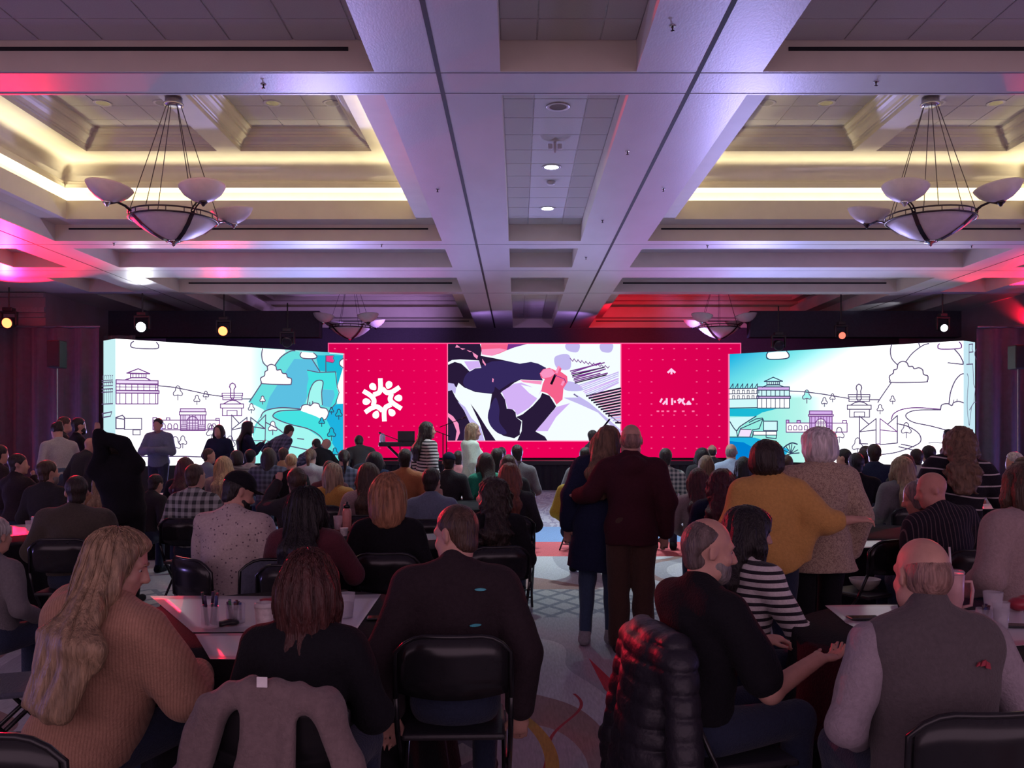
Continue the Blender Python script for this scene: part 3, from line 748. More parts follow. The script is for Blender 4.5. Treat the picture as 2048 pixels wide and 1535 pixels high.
f([(560, 600), (650, 585), (700, 660), (720, 760), (780, 765), (815, 800), (820, 850), (880, 900), (860, 1000), (862, 1040), (800, 1078), (680, 1050), (560, 960), (515, 860), (540, 720)], 'ph_dark')
f([(540, 740), (600, 640), (640, 760), (640, 900), (720, 1020), (640, 1030), (550, 950), (516, 850)], 'ph_navy', True)
f([(665, 575), (800, 490), (880, 480), (1000, 530), (1095, 560), (1040, 660), (960, 750), (830, 830), (800, 770), (730, 760), (700, 660)], 'ph_lil'); f([(870, 500), (1000, 530), (1095, 540), (1050, 650), (960, 590)], 'ph_white')
f([(820, 850), (890, 820), (1000, 730), (1080, 640), (1100, 590), (1180, 620), (1255, 740), (1200, 800), (1100, 920), (1030, 1005), (1130, 1060), (1160, 1108), (830, 1108), (880, 1000), (885, 890)], 'ph_dark')
f([(860, 450), (1100, 460), (1090, 500), (900, 475)], 'ph_pink2')
f([(1075, 380), (1110, 335), (1180, 320), (1250, 350), (1280, 300), (1310, 330), (1300, 360), (1370, 410), (1375, 470), (1330, 540), (1320, 660), (1255, 715), (1220, 650), (1150, 590), (1090, 575), (1105, 500), (1130, 440), (1090, 430)], 'ph_pink')
f([(1080, 380), (1120, 335), (1200, 330), (1240, 380), (1190, 420), (1110, 430)], 'ph_pink2'); A.line([(1240, 400), (1200, 490)], 0.07, 'ph_blk'); A.line([(1240, 400), (1340, 440), (1355, 480)], 0.02, 'ph_plum'); A.line([(1280, 310), (1255, 370)], 0.07, 'ph_pink2'); A.line([(1330, 470), (1315, 500)], 0.07, 'ph_pink2')
f([(1255, 730), (1330, 680), (1500, 720), (1700, 800), (1830, 870), (1650, 1108), (1220, 1108), (1030, 1000), (1180, 840)], 'ph_white'); f([(1030, 1000), (1255, 740), (1400, 700), (1250, 850), (1160, 1000)], 'ph_lil')
f([(1330, 640), (1500, 640), (1720, 790), (1960, 1000), (1945, 1050), (1700, 800), (1500, 710)], 'ph_lav')
A.line([(1445, 605), (1600, 700), (1720, 800)], 0.05, 'ph_lav'); A.line([(1445, 605), (1480, 630)], 0.03, 'ph_dark'); A.line([(1825, 875), (1765, 950)], 0.05, 'ph_blk')
rr = random.Random(3)
for k in range(9):
    y = 265 + k * 16; A.line([(1410 + k * 6 + rr.uniform(-10, 10), y + 90), (1720 + rr.uniform(0, 90), y + 5 + rr.uniform(-20, 20))], 0.035, rr.choice(['ph_plum', 'ph_dark', 'ph_pink2', 'ph_plum']))
for k in range(10):
    x = 1400 + k * 42; A.line([(x, 215 + k * 9), (x + 30, 250 + k * 8), (x + 45, 222 + k * 9)], 0.02, 'ph_plum')
for k in range(9):
    y = 440 + k * 16; A.line([(1490 + k * 14, y + 70), (1920, y - 80 + rr.uniform(-12, 12))], 0.03, rr.choice(['ph_lav', 'ph_lil', 'ph_lav']))
for k in range(13):
    y = 600 + k * 24; x0 = 1580 + k * 26
    A.line([(x0, y + 22), (1945, y - 60 + k * 7)], 0.05, rr.choice(['ph_dark', 'ph_blk', 'ph_dark', 'ph_lav'])); A.line([(x0 + 40, y + 26), (1945, y - 46 + k * 7)], 0.018, 'ph_pink2')
A.line([(1805, 810), (1940, 920)], 0.03, 'ph_blk'); A.line([(82, 60), (82, 1108), (1948, 1108), (1948, 60)], 0.03, 'frame_pink')
A.done(); off(centre)

# ---------------------------------------------------------------- stage, drapes, rigging
st = thing('stage_platform', 'low black stage platform under the red centre screen', 'stage', (AX, 25.4, 0))
MB().bbox(-4.9, 4.9, -0.5, 0.55, 0.70, 0.82, 0.015).build('deck', mat('stage_deck', (0.015, 0.014, 0.018), 0.5), st)
sk = MB()
for k in range(160):
    x0, x1 = -4.88 + k * 0.061, -4.88 + (k + 1) * 0.061
    y0, y1 = -0.46 + 0.02 * math.sin(k * 1.9), -0.46 + 0.02 * math.sin((k + 1) * 1.9)
    sk.quad((x0, y0, 0), (x1, y1, 0), (x1, y1, 0.70), (x0, y0, 0.70))
sk.build('skirt', mat('skirt_cloth', (0.012, 0.012, 0.016), 0.8), st)
def drape(x0, x1, y, zt_, label, seed):
    r = random.Random(seed); m = MB(); n = int((x1 - x0) / 0.022); ph = 0
    pts = []
    for i in range(n + 1):
        x = x0 + (x1 - x0) * i / n; ph += r.uniform(0.25, 0.75) * 0.55
        pts.append((x, y + 0.085 * math.sin(ph) + 0.035 * math.sin(ph * 0.37 + 1)))
    zs = (0.01, 0.9, 2.2, zt_ - 0.1, zt_)
    sc_ = (1.15, 1.05, 0.95, 0.7, 0.55)
    for z, s_ in zip(zs, sc_):
        m.v += [(px_, y + (py_ - y) * s_, z) for px_, py_ in pts]
    for j in range(len(zs) - 1):
        for i in range(n):
            a = j * (n + 1) + i; m.f.append((a, a + 1, a + n + 2, a + n + 1))
    o = m.build('drape', drape_m, None, True); tag(o, label, 'curtain', 'pipe and drape beside the stage')
    return o
zd = P(0, 655, 21.9).z
drape(-13.6, -10.3, 21.95, zd, 'floor length dark drape left of the left screen', 2)
drape(-10.6, -9.75, 22.75, zd - 0.1, 'dark drape tucked in behind the left screen', 5)
drape(11.35, 14.6, 22.0, zd, 'floor length dark drape right of the right screen', 3)
for xa, xb, yy, lb in ((-13.6, -10.3, 21.95, 'thin metal pipe carrying the left drape'), (11.35, 14.6, 22.0, 'thin metal pipe carrying the right drape')):
    o = MB().tube([(xa, yy, zd + 0.03), (xb, yy, zd + 0.03)], 0.025, 8).build('drape_pipe', mat('grey_metal', (0.3, 0.3, 0.32), 0.35, 0.9)); tag(o, lb, 'pipe')
# ================================================================== FIXTURES
bronze = mat('bronze_metal', (0.06, 0.045, 0.05), 0.32, 0.85, scale=30)
chrome = mat('chrome_metal', (0.7, 0.7, 0.74), 0.15, 1.0)
glass_m = mat('alabaster_glass', (0.82, 0.72, 0.74), 0.45, var=0.06, scale=9, trans=0.25, spec=0.4)

def chandelier(x, y, ztop, label, s=1.0, rot=0.0):
    z0 = SZ - HC + HC
    o = thing('chandelier', label, 'chandelier', (x, y, 0), rot, 'bowl chandeliers in the ceiling bays')
    rim, bot = HC + 3.02, HC + 2.70
    R = 0.60
    prof = [(0.03, bot), (0.12, bot + 0.015), (0.27, bot + 0.075), (0.42, bot + 0.165), (0.53, bot + 0.255), (R - 0.015, rim - 0.015), (R - 0.03, rim - 0.015), (0.50, bot + 0.255), (0.40, bot + 0.18), (0.25, bot + 0.095), (0.03, bot + 0.03)]
    MB().lathe(prof, seg=40, cap=False).build('glass_bowl', glass_m, o, True)
    m = MB()
    for z in (rim - 0.02, rim + 0.05):
        m.tube([(R * math.cos(a), R * math.sin(a), z) for a in np.linspace(0, 2 * math.pi, 41)[:-1]], 0.012, 6, closed=True)
    for k in range(16):
        a = k * math.pi / 8 + 0.2; m.tube([(R * math.cos(a), R * math.sin(a), rim - 0.02), (R * math.cos(a), R * math.sin(a), rim + 0.05)], 0.007, 5)
    m.build('rim_ring', bronze, o, True)
    for k in range(4):
        a = math.pi / 4 + k * math.pi / 2; ca2, sa2 = math.cos(a), math.sin(a)
        st_ = MB()
        pts = [(0.03, bot - 0.01), (0.15, bot + 0.012), (0.30, bot + 0.075), (0.45, bot + 0.17), (0.56, bot + 0.27), (R + 0.012, rim)]
        for (r0, za), (r1, zb_) in zip(pts[:-1], pts[1:]):
            nx, ny = -sa2 * 0.028, ca2 * 0.028
            st_.quad((r0 * ca2 - nx, r0 * sa2 - ny, za - 0.01), (r0 * ca2 + nx, r0 * sa2 + ny, za - 0.01), (r1 * ca2 + nx, r1 * sa2 + ny, zb_ - 0.006), (r1 * ca2 - nx, r1 * sa2 - ny, zb_ - 0.006))
            st_.quad((r0 * ca2 - nx, r0 * sa2 - ny, za + 0.004), (r0 * ca2 + nx, r0 * sa2 + ny, za + 0.004), (r1 * ca2 + nx, r1 * sa2 + ny, zb_ + 0.008), (r1 * ca2 - nx, r1 * sa2 - ny, zb_ + 0.008))
        st_.build('bowl_strap', bronze, o)
        # arm and small bowl
        br = 0.92; bz = HC + 3.10
        ar = MB()
        for off_ in (-0.02, 0.02):
            ar.tube([((r) * ca2 - sa2 * off_, r * sa2 + ca2 * off_, z) for r, z in ((R, rim + 0.015), (R + 0.08, rim + 0.07), (R + 0.18, rim + 0.10), (br, bz - 0.03))], 0.011, 6)
        arm = ar.build('arm', bronze, o, True)
        tilt = 0.16
        sp = [(0.02, 0.0), (0.08, 0.012), (0.17, 0.055), (0.255, 0.125), (0.30, 0.195), (0.31, 0.215), (0.295, 0.212), (0.24, 0.135), (0.15, 0.07), (0.02, 0.02)]
        b_ = MB().lathe(sp, seg=32, cap=False).build('small_glass_bowl', glass_m, o, True, loc=(br * ca2, br * sa2, bz))
        b_.rotation_euler = (Matrix.Rotation(-tilt, 3, Vector((-sa2, ca2, 0)))).to_euler()
        MB().lathe([(0.005, -0.065), (0.02, -0.055), (0.03, -0.035), (0.05, -0.02), (0.06, 0.0), (0.04, 0.012)], seg=14).build('finial', chrome if k % 2 == 0 else bronze, o, True, loc=(br * ca2, br * sa2, bz))
    MB().lathe([(0.004, -0.07), (0.02, -0.06), (0.03, -0.03), (0.085, -0.015), (0.10, 0.01), (0.05, 0.02)], (0, 0, bot), 20).build('finial', chrome, o, True)
    MB().lathe([(0.05, ztop - 0.13), (0.13, ztop - 0.12), (0.14, ztop - 0.09), (0.12, ztop - 0.07), (0.12, ztop)], seg=24).build('ceiling_canopy', mat('satin_nickel', (0.45, 0.42, 0.45), 0.25, 0.9), o, True)
    for k in range(6):
        a = k * math.pi / 3 + 0.26
        MB().tube([(0.10 * math.cos(a), 0.10 * math.sin(a), ztop - 0.12), (R * math.cos(a), R * math.sin(a), rim + 0.05)], 0.006, 5).build('suspension_cable', bronze, o)
    return o
for s_, nm in ((-1, 'left'), (1, 'right')):
    chandelier(AX + s_ * 5.39, 12.68, SZ + 1.29, f'large near chandelier of frosted glass bowls in the {nm} lit bay')
    chandelier(AX + s_ * 5.39, 26.0, SZ + 1.29, f'far chandelier of frosted bowls above the {nm} end of the red screen')

# ---- recessed downlights
trim_m = mat('downlight_trim', (0.6, 0.58, 0.6), 0.35)
lit_m = emis('downlight_lens', (0.80, 0.96, 1.0), 26.0, True)
can_m = mat('downlight_can', (0.10, 0.09, 0.1), 0.3, 0.6)
def downlight(x, y, z, label, lit=False, flat=False, r=0.10):
    o = thing('downlight', label, 'downlight', (x, y, z))
    MB().lathe([(r, -0.004), (r + 0.035, -0.008), (r + 0.04, 0.0), (r, 0.0)], seg=24, cap=False).build('trim_ring', trim_m, o, True)
    if flat:
        MB().lathe([(0.001, -0.006), (r, -0.006)], seg=24, cap=False).build('speaker_grille', mat('grille_cloth', (0.42, 0.40, 0.38), 0.8), o)
    else:
        MB().lathe([(r, -0.003), (r * 0.9, -0.002), (0.001, -0.0015)], seg=24, cap=False).build('lens' if lit else 'reflector_can', lit_m if lit else can_m, o)
    if lit:
        l = lamp('downlight_lamp', 'SPOT', (0, 0, -0.03), 650, (0.75, 0.93, 1.0), size=0.09, spot=math.radians(115), blend=0.7); l.parent = o
    return o
for k, (u, v, lit, lb) in enumerate(((1116, 212, False, 'unlit recessed downlight nearest in the centre ceiling recess'), (1103, 333, True, 'bright lit downlight, nearer of two in the centre recess'), (1095, 416, True, 'bright lit downlight, farther of two in the centre recess'))):
    d = 3.765 * F / (V0 - v); p = P(u, v, d); downlight(p.x, p.y, SZ + 0.297, lb, lit)
names = {0: 'outer', 1: 'inner'}
for s_, nm in ((-1, 'left'), (1, 'right')):
    for c, (ca_x, half) in enumerate(((6.70, 'outer'), (4.08, 'inner'))):
        for q, (dx, dy, fl_) in enumerate(((-0.55, -0.25, False), (0.62, -0.25, False), (0.2, 0.55, False), (-0.72, 0.55, True))):
            downlight(AX + s_ * (ca_x + dx), 13.2 + dy, SZ + 1.606, f'{"round speaker grille" if fl_ else ("unlit recessed downlight, nearer " + ("outer" if dx < 0 else "inner") + " one" if dy < 0 else "unlit recessed downlight, farther one")} in {half} coffer of {nm} bay', False, fl_)

# ---- sprinklers and detectors on the soffit
def sprinkler(u, v, label):
    d = 3.46 * F / (V0 - v); p = P(u, v, d)
    o = thing('sprinkler_head', label, 'sprinkler', (p.x, p.y, SZ), group='small sprinkler heads on the soffit')
    MB().lathe([(0.025, -0.006), (0.03, 0.0)], seg=14).build('escutcheon', chrome, o, True)
    MB().lathe([(0.004, -0.045), (0.018, -0.043), (0.018, -0.040), (0.006, -0.037), (0.007, -0.02), (0.012, -0.006)], seg=12).build('deflector', bronze, o, True)
for u, v, lb in ((527, 168, 'ceiling sprinkler on the near left cross beam'), (1345, 52, 'ceiling sprinkler beside the right track, nearest the camera'), (1752, 163, 'ceiling sprinkler on the near right cross beam'),
              (875, 378, 'ceiling sprinkler on the left centre beam'), (1255, 302, 'ceiling sprinkler beside the lit centre recess'), (1327, 377, 'ceiling sprinkler right of the right track seam'),
              (1205, 440, 'ceiling sprinkler near far end of the lit recess'), (228, 486, 'ceiling sprinkler on the beam behind left chandelier'), (763, 489, 'ceiling sprinkler on the left beam near the centre'),
              (1415, 491, 'ceiling sprinkler on the right beam near the centre'), (1943, 491, 'ceiling sprinkler on the beam behind right chandelier'), (1172, 514, 'ceiling sprinkler right of the small dark recess')):
    sprinkler(u, v, lb)
p = P(1102, 362, 3.765 * F / 500); o = MB().lathe([(0.02, -0.05), (0.055, -0.045), (0.065, -0.02), (0.065, 0)], seg=20).build('smoke_detector', trim_m, None, True, loc=(p.x, p.y, SZ + 0.298)); tag(o, 'white smoke detector between the two lit downlights', 'detector')
o = thing('hanging_signal', 'small white ceiling device hanging in the centre recess', 'ceiling device', (P(1110, 283, 11.58).x, 11.58, SZ + 0.298))
MB().bbox(-0.09, -0.03, -0.02, 0.02, -0.09, -0.02, 0.008).build('left_lamp', trim_m, o); MB().bbox(0.03, 0.09, -0.02, 0.02, -0.09, -0.02, 0.008).build('right_lamp', trim_m, o); MB().lathe([(0.008, -0.14), (0.02, -0.11), (0.02, 0.0)], seg=12).build('stem', trim_m, o)

# ---- moving head stage lights on a dark truss
def moving_head(u, v, d, label, color, glow, aims=(), r=0.13, ztop=SZ - 0.0):
    p = P(u, v, d)
    if u in (448, 1682): ztop = SZ + 1.29
    o = thing('stage_light', label, 'stage light', (p.x, p.y, p.z), group='stage lights over the screens')
    fm = mat('fixture_black', (0.02, 0.02, 0.022), 0.4)
    h = MB().lathe([(r * 0.75, 0.22), (r * 1.0, 0.15), (r * 1.05, 0.0), (r * 1.1, -0.08), (r * 1.02, -0.10), (r * 0.9, -0.09)], seg=22)
    hd = h.build('lamp_head', fm, o, True); hd.rotation_euler = (math.radians(-84), 0, 0)
    hd.rotation_euler = (math.radians(-78), 0, 0)
    ln = MB().lathe([(0.001, -0.098), (r * 0.55, -0.100), (r * 0.92, -0.094)], seg=22, cap=False).build('lens', glow, o, True); ln.rotation_euler = hd.rotation_euler
    y_ = MB()
    for s_ in (-1, 1): y_.bbox(s_ * (r + 0.05) - 0.02, s_ * (r + 0.05) + 0.02, -0.05, 0.05, -0.06, 0.24, 0.008)
    y_.bbox(-r - 0.07, r + 0.07, -0.06, 0.06, 0.22, 0.27, 0.008)
    y_.build('yoke', fm, o)
    MB().bbox(-r * 0.9, r * 0.9, -0.1, 0.1, 0.27, 0.36, 0.015).build('base', fm, o)
    MB().tube([(0, 0, 0.36), (0, 0, ztop - p.z)], 0.02, 8).build('hanging_pole', fm, o)
    for k, (tgt, en, ang, col) in enumerate(aims):
        dr_ = (Vector(tgt) - p).normalized() * 0.42; dr_.z -= 0.0
        if dr_.y < 0: dr_ = Vector((0, -0.16, 0.02))
        else: dr_ = Vector((dr_.x, dr_.y + 0.25, 0.0))
        l = lamp('stage_beam', 'SPOT', dr_, en, col, size=0.06, spot=math.radians(ang), blend=0.55)
        l.parent = o
        l.rotation_euler = (Vector(tgt) - (p + dr_)).to_track_quat('-Z', 'Y').to_euler()
    return o
RED = (1.0, 0.004, 0.035); BLU = (0.40, 0.42, 1.0); WHT = (0.9, 0.92, 1.0)
red_e = emis('red_lens', (1.0, 0.13, 0.04), 7, False); wht_e = emis('white_lens', (0.9, 0.93, 1.0), 30, False); dim_e = emis('dim_lens', (0.85, 0.88, 1.0), 3, False); dred_e = emis('dim_red_lens', (1.0, 0.15, 0.1), 2, False)
def soff(u, v): 
    d = 3.46 * F / (V0 - v); return P(u, v, d)
moving_head(18, 645, 21.4, 'red stage light at the far left over the drape', RED, red_e, ((soff(40, 545), 2600, 54, RED), (soff(60, 470), 4200, 46, RED), ((-6, 4, 0.8), 1500, 50, RED)))
moving_head(285, 653, 22.3, 'white stage light over the left screen', WHT, wht_e, ((soff(275, 556), 170, 30, WHT),))
moving_head(448, 661, 23.3, 'red stage light over the middle of the left screen', RED, red_e, ((soff(455, 600), 160, 30, RED), (soff(445, 500), 340, 38, RED), ((-2.5, 4, 0.8), 1300, 44, RED)))
moving_head(575, 683, 24.0, 'dark stage light over the right end of left screen', RED, mat('dark_lens', (0.02, 0.02, 0.03), 0.1), ())
moving_head(1557, 690, 24.6, 'dark stage light over the left end of right screen', RED, MATS['dark_lens'], ())
moving_head(1682, 670, 23.8, 'stage light with a tiny red glow over right screen', RED, dred_e, (), 0.10)
moving_head(1885, 655, 22.4, 'stage light with a small white lens over right screen', WHT, dim_e, ((soff(1760, 610), 60, 30, WHT),), 0.10)
moving_head(2075, 640, 21.4, 'red stage light at the far right over the drape', RED, red_e, ((soff(2040, 560), 2000, 56, RED), (soff(2040, 600), 500, 40, RED), ((7, 5, 0.8), 1800, 46, RED)))

VIO = (0.55, 0.30, 1.0)
for x_, en, col_, tx, ty in ((-3.2, 420, VIO, -5.6, 28.5), (-2.0, 60, VIO, 0.2, 27.5), (1.6, 60, VIO, -0.2, 27.5), (2.2, 420, RED, 3.9, 28.6), (4.6, 200, VIO, 7.2, 28.5)):
    lamp('added_bay_fill', 'SPOT', (AX + x_, 25.7, zt + 0.12), en, col_, (AX + tx, ty, SZ + 0.5), size=0.08, spot=math.radians(105), blend=0.8)  # unseen spots, added to colour the far ceiling bays
# ---- violet fill lamps added without fixtures, at the stage front and side walls
for s_ in (-1, 1):
    lamp('added_stage_fill', 'SPOT', (AX + s_ * 5.9, 24.2, 0.5), 3000, (0.46, 0.42, 1.0), (AX + s_ * 4.0, 13.0, SZ), size=0.2, spot=math.radians(85), blend=0.9)
    for yy, en in ((7.0, 350), (14.0, 350), (20.0, 250)):
        lamp('added_wall_fill', 'SPOT', (AX + s_ * 13.6, yy, 0.4), en, (0.42, 0.30, 1.0), (AX + s_ * 2.0, yy + 1.0, SZ), size=0.25, spot=math.radians(120), blend=0.9)

# ---- loudspeakers on poles
def pole_speaker(u, v0, v1, d, label, polelab, wpx):
    a, b_ = P(u, v0, d), P(u, v1, d); w = wpx * d / F / 2
    o = thing('loudspeaker', label, 'speaker', (a.x, d, 0))
    MB().bbox(-w, w, -0.18, 0.18, b_.z, a.z, 0.025).build('cabinet', mat('speaker_black', (0.018, 0.018, 0.02), 0.55, bump=0.2, bscale=200), o)
    MB().bbox(-w * 0.86, w * 0.86, -0.19, -0.178, b_.z + 0.04, a.z - 0.04, 0.004).build('grille', mat('speaker_grille', (0.03, 0.03, 0.034), 0.4, 0.5, bump=0.5, bscale=300), o)
    t = thing('speaker_stand', polelab, 'stand', (a.x, d, 0))
    MB().tube([(0, 0, 0.25), (0, 0, b_.z - 0.002)], 0.02, 10).build('pole', mat('grey_metal', (0.3, 0.3, 0.32), 0.35, 0.9), t)
    for k in range(3):
        an = k * 2.094 + 0.4; MB().tube([(0, 0, 0.75), (0.45 * math.cos(an), 0.45 * math.sin(an), 0.01)], 0.014, 8).build('leg', black_m, t)
pole_speaker(114, 681, 736, 21.0, 'black loudspeaker in front of the left drape', 'tripod pole under the left loudspeaker', 26)
pole_speaker(2036, 690, 738, 20.6, 'black loudspeaker at the right picture edge', 'tripod pole under the right loudspeaker', 26)
# ================================================================== PEOPLE: implicit-surface figures
class Field:
    def __init__(s, lo, hi, h):
        s.h = h; s.lo = np.array(lo, float) - 3 * h
        s.n = np.ceil((np.array(hi, float) - s.lo) / h).astype(int) + 4
        s.F = np.full(tuple(s.n), 0.5, np.float32)
        s.ax = [(s.lo[i] + h * np.arange(s.n[i])).astype(np.float32) for i in range(3)]
    def sub(s, lo, hi):
        i0 = np.clip(np.floor((np.array(lo) - s.lo) / s.h).astype(int), 0, s.n - 1)
        i1 = np.clip(np.ceil((np.array(hi) - s.lo) / s.h).astype(int) + 1, 1, s.n)
        if np.any(i1 <= i0): return None
        sl = tuple(slice(a, b) for a, b in zip(i0, i1))
        X = s.ax[0][sl[0]][:, None, None]; Y = s.ax[1][sl[1]][None, :, None]; Z = s.ax[2][sl[2]][None, None, :]
        return sl, X, Y, Z
    def comb(s, sl, d, k, op):
        A_ = s.F[sl]
        if op == 'u':
            if k > 0:
                hh = np.maximum(k - np.abs(A_ - d), 0) / k
                s.F[sl] = np.minimum(A_, d) - hh * hh * k * 0.25
            else: s.F[sl] = np.minimum(A_, d)
        elif op == 's':      # subtract
            d = -d
            if k > 0:
                hh = np.maximum(k - np.abs(A_ - d), 0) / k
                s.F[sl] = np.maximum(A_, d) + hh * hh * k * 0.25
            else: s.F[sl] = np.maximum(A_, d)
    def cone(s, a, b, ra, rb, k=0.03, op='u', fl=None):
        """round cone a-b; fl = (axis unit vector, factor) flattens the section along that axis"""
        a = np.array(a, float); b = np.array(b, float)
        R = max(ra, rb) * (max(1.0, fl[1]) if fl else 1.0) + k + 2.5 * s.h
        r = s.sub(np.minimum(a, b) - R, np.maximum(a, b) + R)
        if r is None: return
        sl, X, Y, Z = r; ab = b - a; L2 = max(float(ab @ ab), 1e-9)
        px, py, pz = X - a[0], Y - a[1], Z - a[2]
        t = np.clip((px * ab[0] + py * ab[1] + pz * ab[2]) / L2, 0, 1)
        qx, qy, qz = px - t * ab[0], py - t * ab[1], pz - t * ab[2]
        q2 = qx * qx + qy * qy + qz * qz
        if fl:
            n, f = fl; w = qx * n[0] + qy * n[1] + qz * n[2]
            q2 = q2 + w * w * (1 / (f * f) - 1)
        d = np.sqrt(np.maximum(q2, 0)) - (ra + (rb - ra) * t)
        if fl and f < 1: d = d * (0.5 + 0.5 * f)
        s.comb(sl, d.astype(np.float32), k, op)
    def ell(s, c, r, R=None, k=0.03, op='u'):
        c = np.array(c, float); r = np.array(r, float); m = float(max(r)) + k + 2.5 * s.h
        q = s.sub(c - m, c + m)
        if q is None: return
        sl, X, Y, Z = q; px, py, pz = X - c[0], Y - c[1], Z - c[2]
        if R is not None:
            px, py, pz = (R[0, 0] * px + R[1, 0] * py + R[2, 0] * pz, R[0, 1] * px + R[1, 1] * py + R[2, 1] * pz, R[0, 2] * px + R[1, 2] * py + R[2, 2] * pz)
        a = np.sqrt((px / r[0]) ** 2 + (py / r[1]) ** 2 + (pz / r[2]) ** 2)
        g = np.sqrt((px / r[0] ** 2) ** 2 + (py / r[1] ** 2) ** 2 + (pz / r[2] ** 2) ** 2)
        d = a * (a - 1) / np.maximum(g, 1e-6)
        s.comb(sl, d.astype(np.float32), k, op)
    def plane(s, c, n, k=0.0):
        """keep only the side the normal points away from"""
        n = np.array(n, float); n /= np.linalg.norm(n)
        d = (s.ax[0][:, None, None] - c[0]) * n[0] + (s.ax[1][None, :, None] - c[1]) * n[1] + (s.ax[2][None, None, :] - c[2]) * n[2]
        if k > 0:
            hh = np.maximum(k - np.abs(s.F - d), 0) / k
            s.F = (np.maximum(s.F, d) + hh * hh * k * 0.25).astype(np.float32)
        else:
            s.F = np.maximum(s.F, d).astype(np.float32)
    def ripple(s, amp, f=(9.0, 11.0, 13.0), ph=0.0):
        X = s.ax[0][:, None, None]; Y = s.ax[1][None, :, None]; Z = s.ax[2][None, None, :]
        w = np.sin(f[0] * X + 2.1 * np.sin(f[2] * 0.6 * Z + ph)) * np.sin(f[1] * Y + 1.3 + 1.6 * np.sin(f[0] * 0.7 * X)) + 0.7 * np.sin(f[2] * 2.2 * Z + 3.0 * np.sin(f[0] * 1.1 * X + ph) + 2.0 * np.sin(f[1] * Y))
        s.F = (s.F + amp * w).astype(np.float32)
    def mesh(s, name):
        F_ = s.F; S = F_ < 0
        c = sum(S[i:S.shape[0] - 1 + i, j:S.shape[1] - 1 + j, k:S.shape[2] - 1 + k].astype(np.int8) for i in (0, 1) for j in (0, 1) for k in (0, 1))
        act = (c > 0) & (c < 8)
        cells = np.argwhere(act); n = len(cells)
        idx = np.full(act.shape, -1, np.int32); idx[act] = np.arange(n, dtype=np.int32)
        pos = np.zeros((n, 3), np.float32); cnt = np.zeros(n, np.float32)
        cor = {(i, j, k): F_[cells[:, 0] + i, cells[:, 1] + j, cells[:, 2] + k] for i in (0, 1) for j in (0, 1) for k in (0, 1)}
        for a in cor:
            for axx in range(3):
                if a[axx]: continue
                b = list(a); b[axx] = 1; b = tuple(b)
                fa, fb = cor[a], cor[b]; m = (fa < 0) != (fb < 0)
                t = np.where(m, fa / np.where(m, fa - fb, 1), 0)
                w = m.astype(np.float32)
                for q in range(3):
                    pos[:, q] += w * (a[q] + (t if q == axx else 0))
                cnt += w
        V = s.lo + (cells + pos / np.maximum(cnt, 1)[:, None]) * s.h
        quads = []
        for axx in range(3):
            o1, o2 = [(1, 2), (2, 0), (0, 1)][axx]
            sl0 = [slice(1, -1)] * 3; sl1 = [slice(1, -1)] * 3
            sl0[axx] = slice(0, -1); sl1[axx] = slice(1, None)
            s0, s1 = S[tuple(sl0)], S[tuple(sl1)]
            e = np.argwhere(s0 != s1); flip = s0[s0 != s1]
            off = np.array([1, 1, 1]); off[axx] = 0; e = e + off
            def cid(d1, d2):
                q = e.copy(); q[:, o1] += d1; q[:, o2] += d2
                return idx[q[:, 0], q[:, 1], q[:, 2]]
            Q = np.stack([cid(-1, -1), cid(0, -1), cid(0, 0), cid(-1, 0)], 1)
            Q[~flip] = Q[~flip][:, ::-1]
            quads.append(Q)
        Q = np.concatenate(quads)
        Q = Q[(Q >= 0).all(1)]
        me = bpy.data.meshes.new(name)
        me.vertices.add(n); me.vertices.foreach_set('co', V.astype(np.float32).ravel())
        me.loops.add(len(Q) * 4); me.loops.foreach_set('vertex_index', Q.astype(np.int32).ravel())
        me.polygons.add(len(Q)); me.polygons.foreach_set('loop_start', np.arange(0, len(Q) * 4, 4, dtype=np.int32))
        me.update(calc_edges=True)
        return me
    def sample(s, p):
        q = (np.asarray(p) - s.lo) / s.h; i = np.clip(np.floor(q).astype(int), 0, s.n - 2); f = q - i
        r = 0
        for a in (0, 1):
            for b in (0, 1):
                for c in (0, 1):
                    w = (f[..., 0] if a else 1 - f[..., 0]) * (f[..., 1] if b else 1 - f[..., 1]) * (f[..., 2] if c else 1 - f[..., 2])
                    r = r + w * s.F[i[..., 0] + a, i[..., 1] + b, i[..., 2] + c]
        return r
    def grad(s, p, e=0.006):
        g = np.stack([s.sample(p + np.eye(3)[i] * e) - s.sample(p - np.eye(3)[i] * e) for i in range(3)], -1)
        return g / np.maximum(np.linalg.norm(g, axis=-1, keepdims=True), 1e-6)

def rotm(yaw=0, pitch=0, roll=0):
    """yaw about z (left +), pitch forward (nod +), roll to the right (+), degrees; columns = local axes"""
    a, b, c = math.radians(yaw), math.radians(-pitch), math.radians(roll)
    Rz = np.array([[math.cos(a), -math.sin(a), 0], [math.sin(a), math.cos(a), 0], [0, 0, 1]])
    Rx = np.array([[1, 0, 0], [0, math.cos(b), -math.sin(b)], [0, math.sin(b), math.cos(b)]])
    Ry = np.array([[math.cos(c), 0, math.sin(c)], [0, 1, 0], [-math.sin(c), 0, math.cos(c)]])
    return Rz @ Rx @ Ry

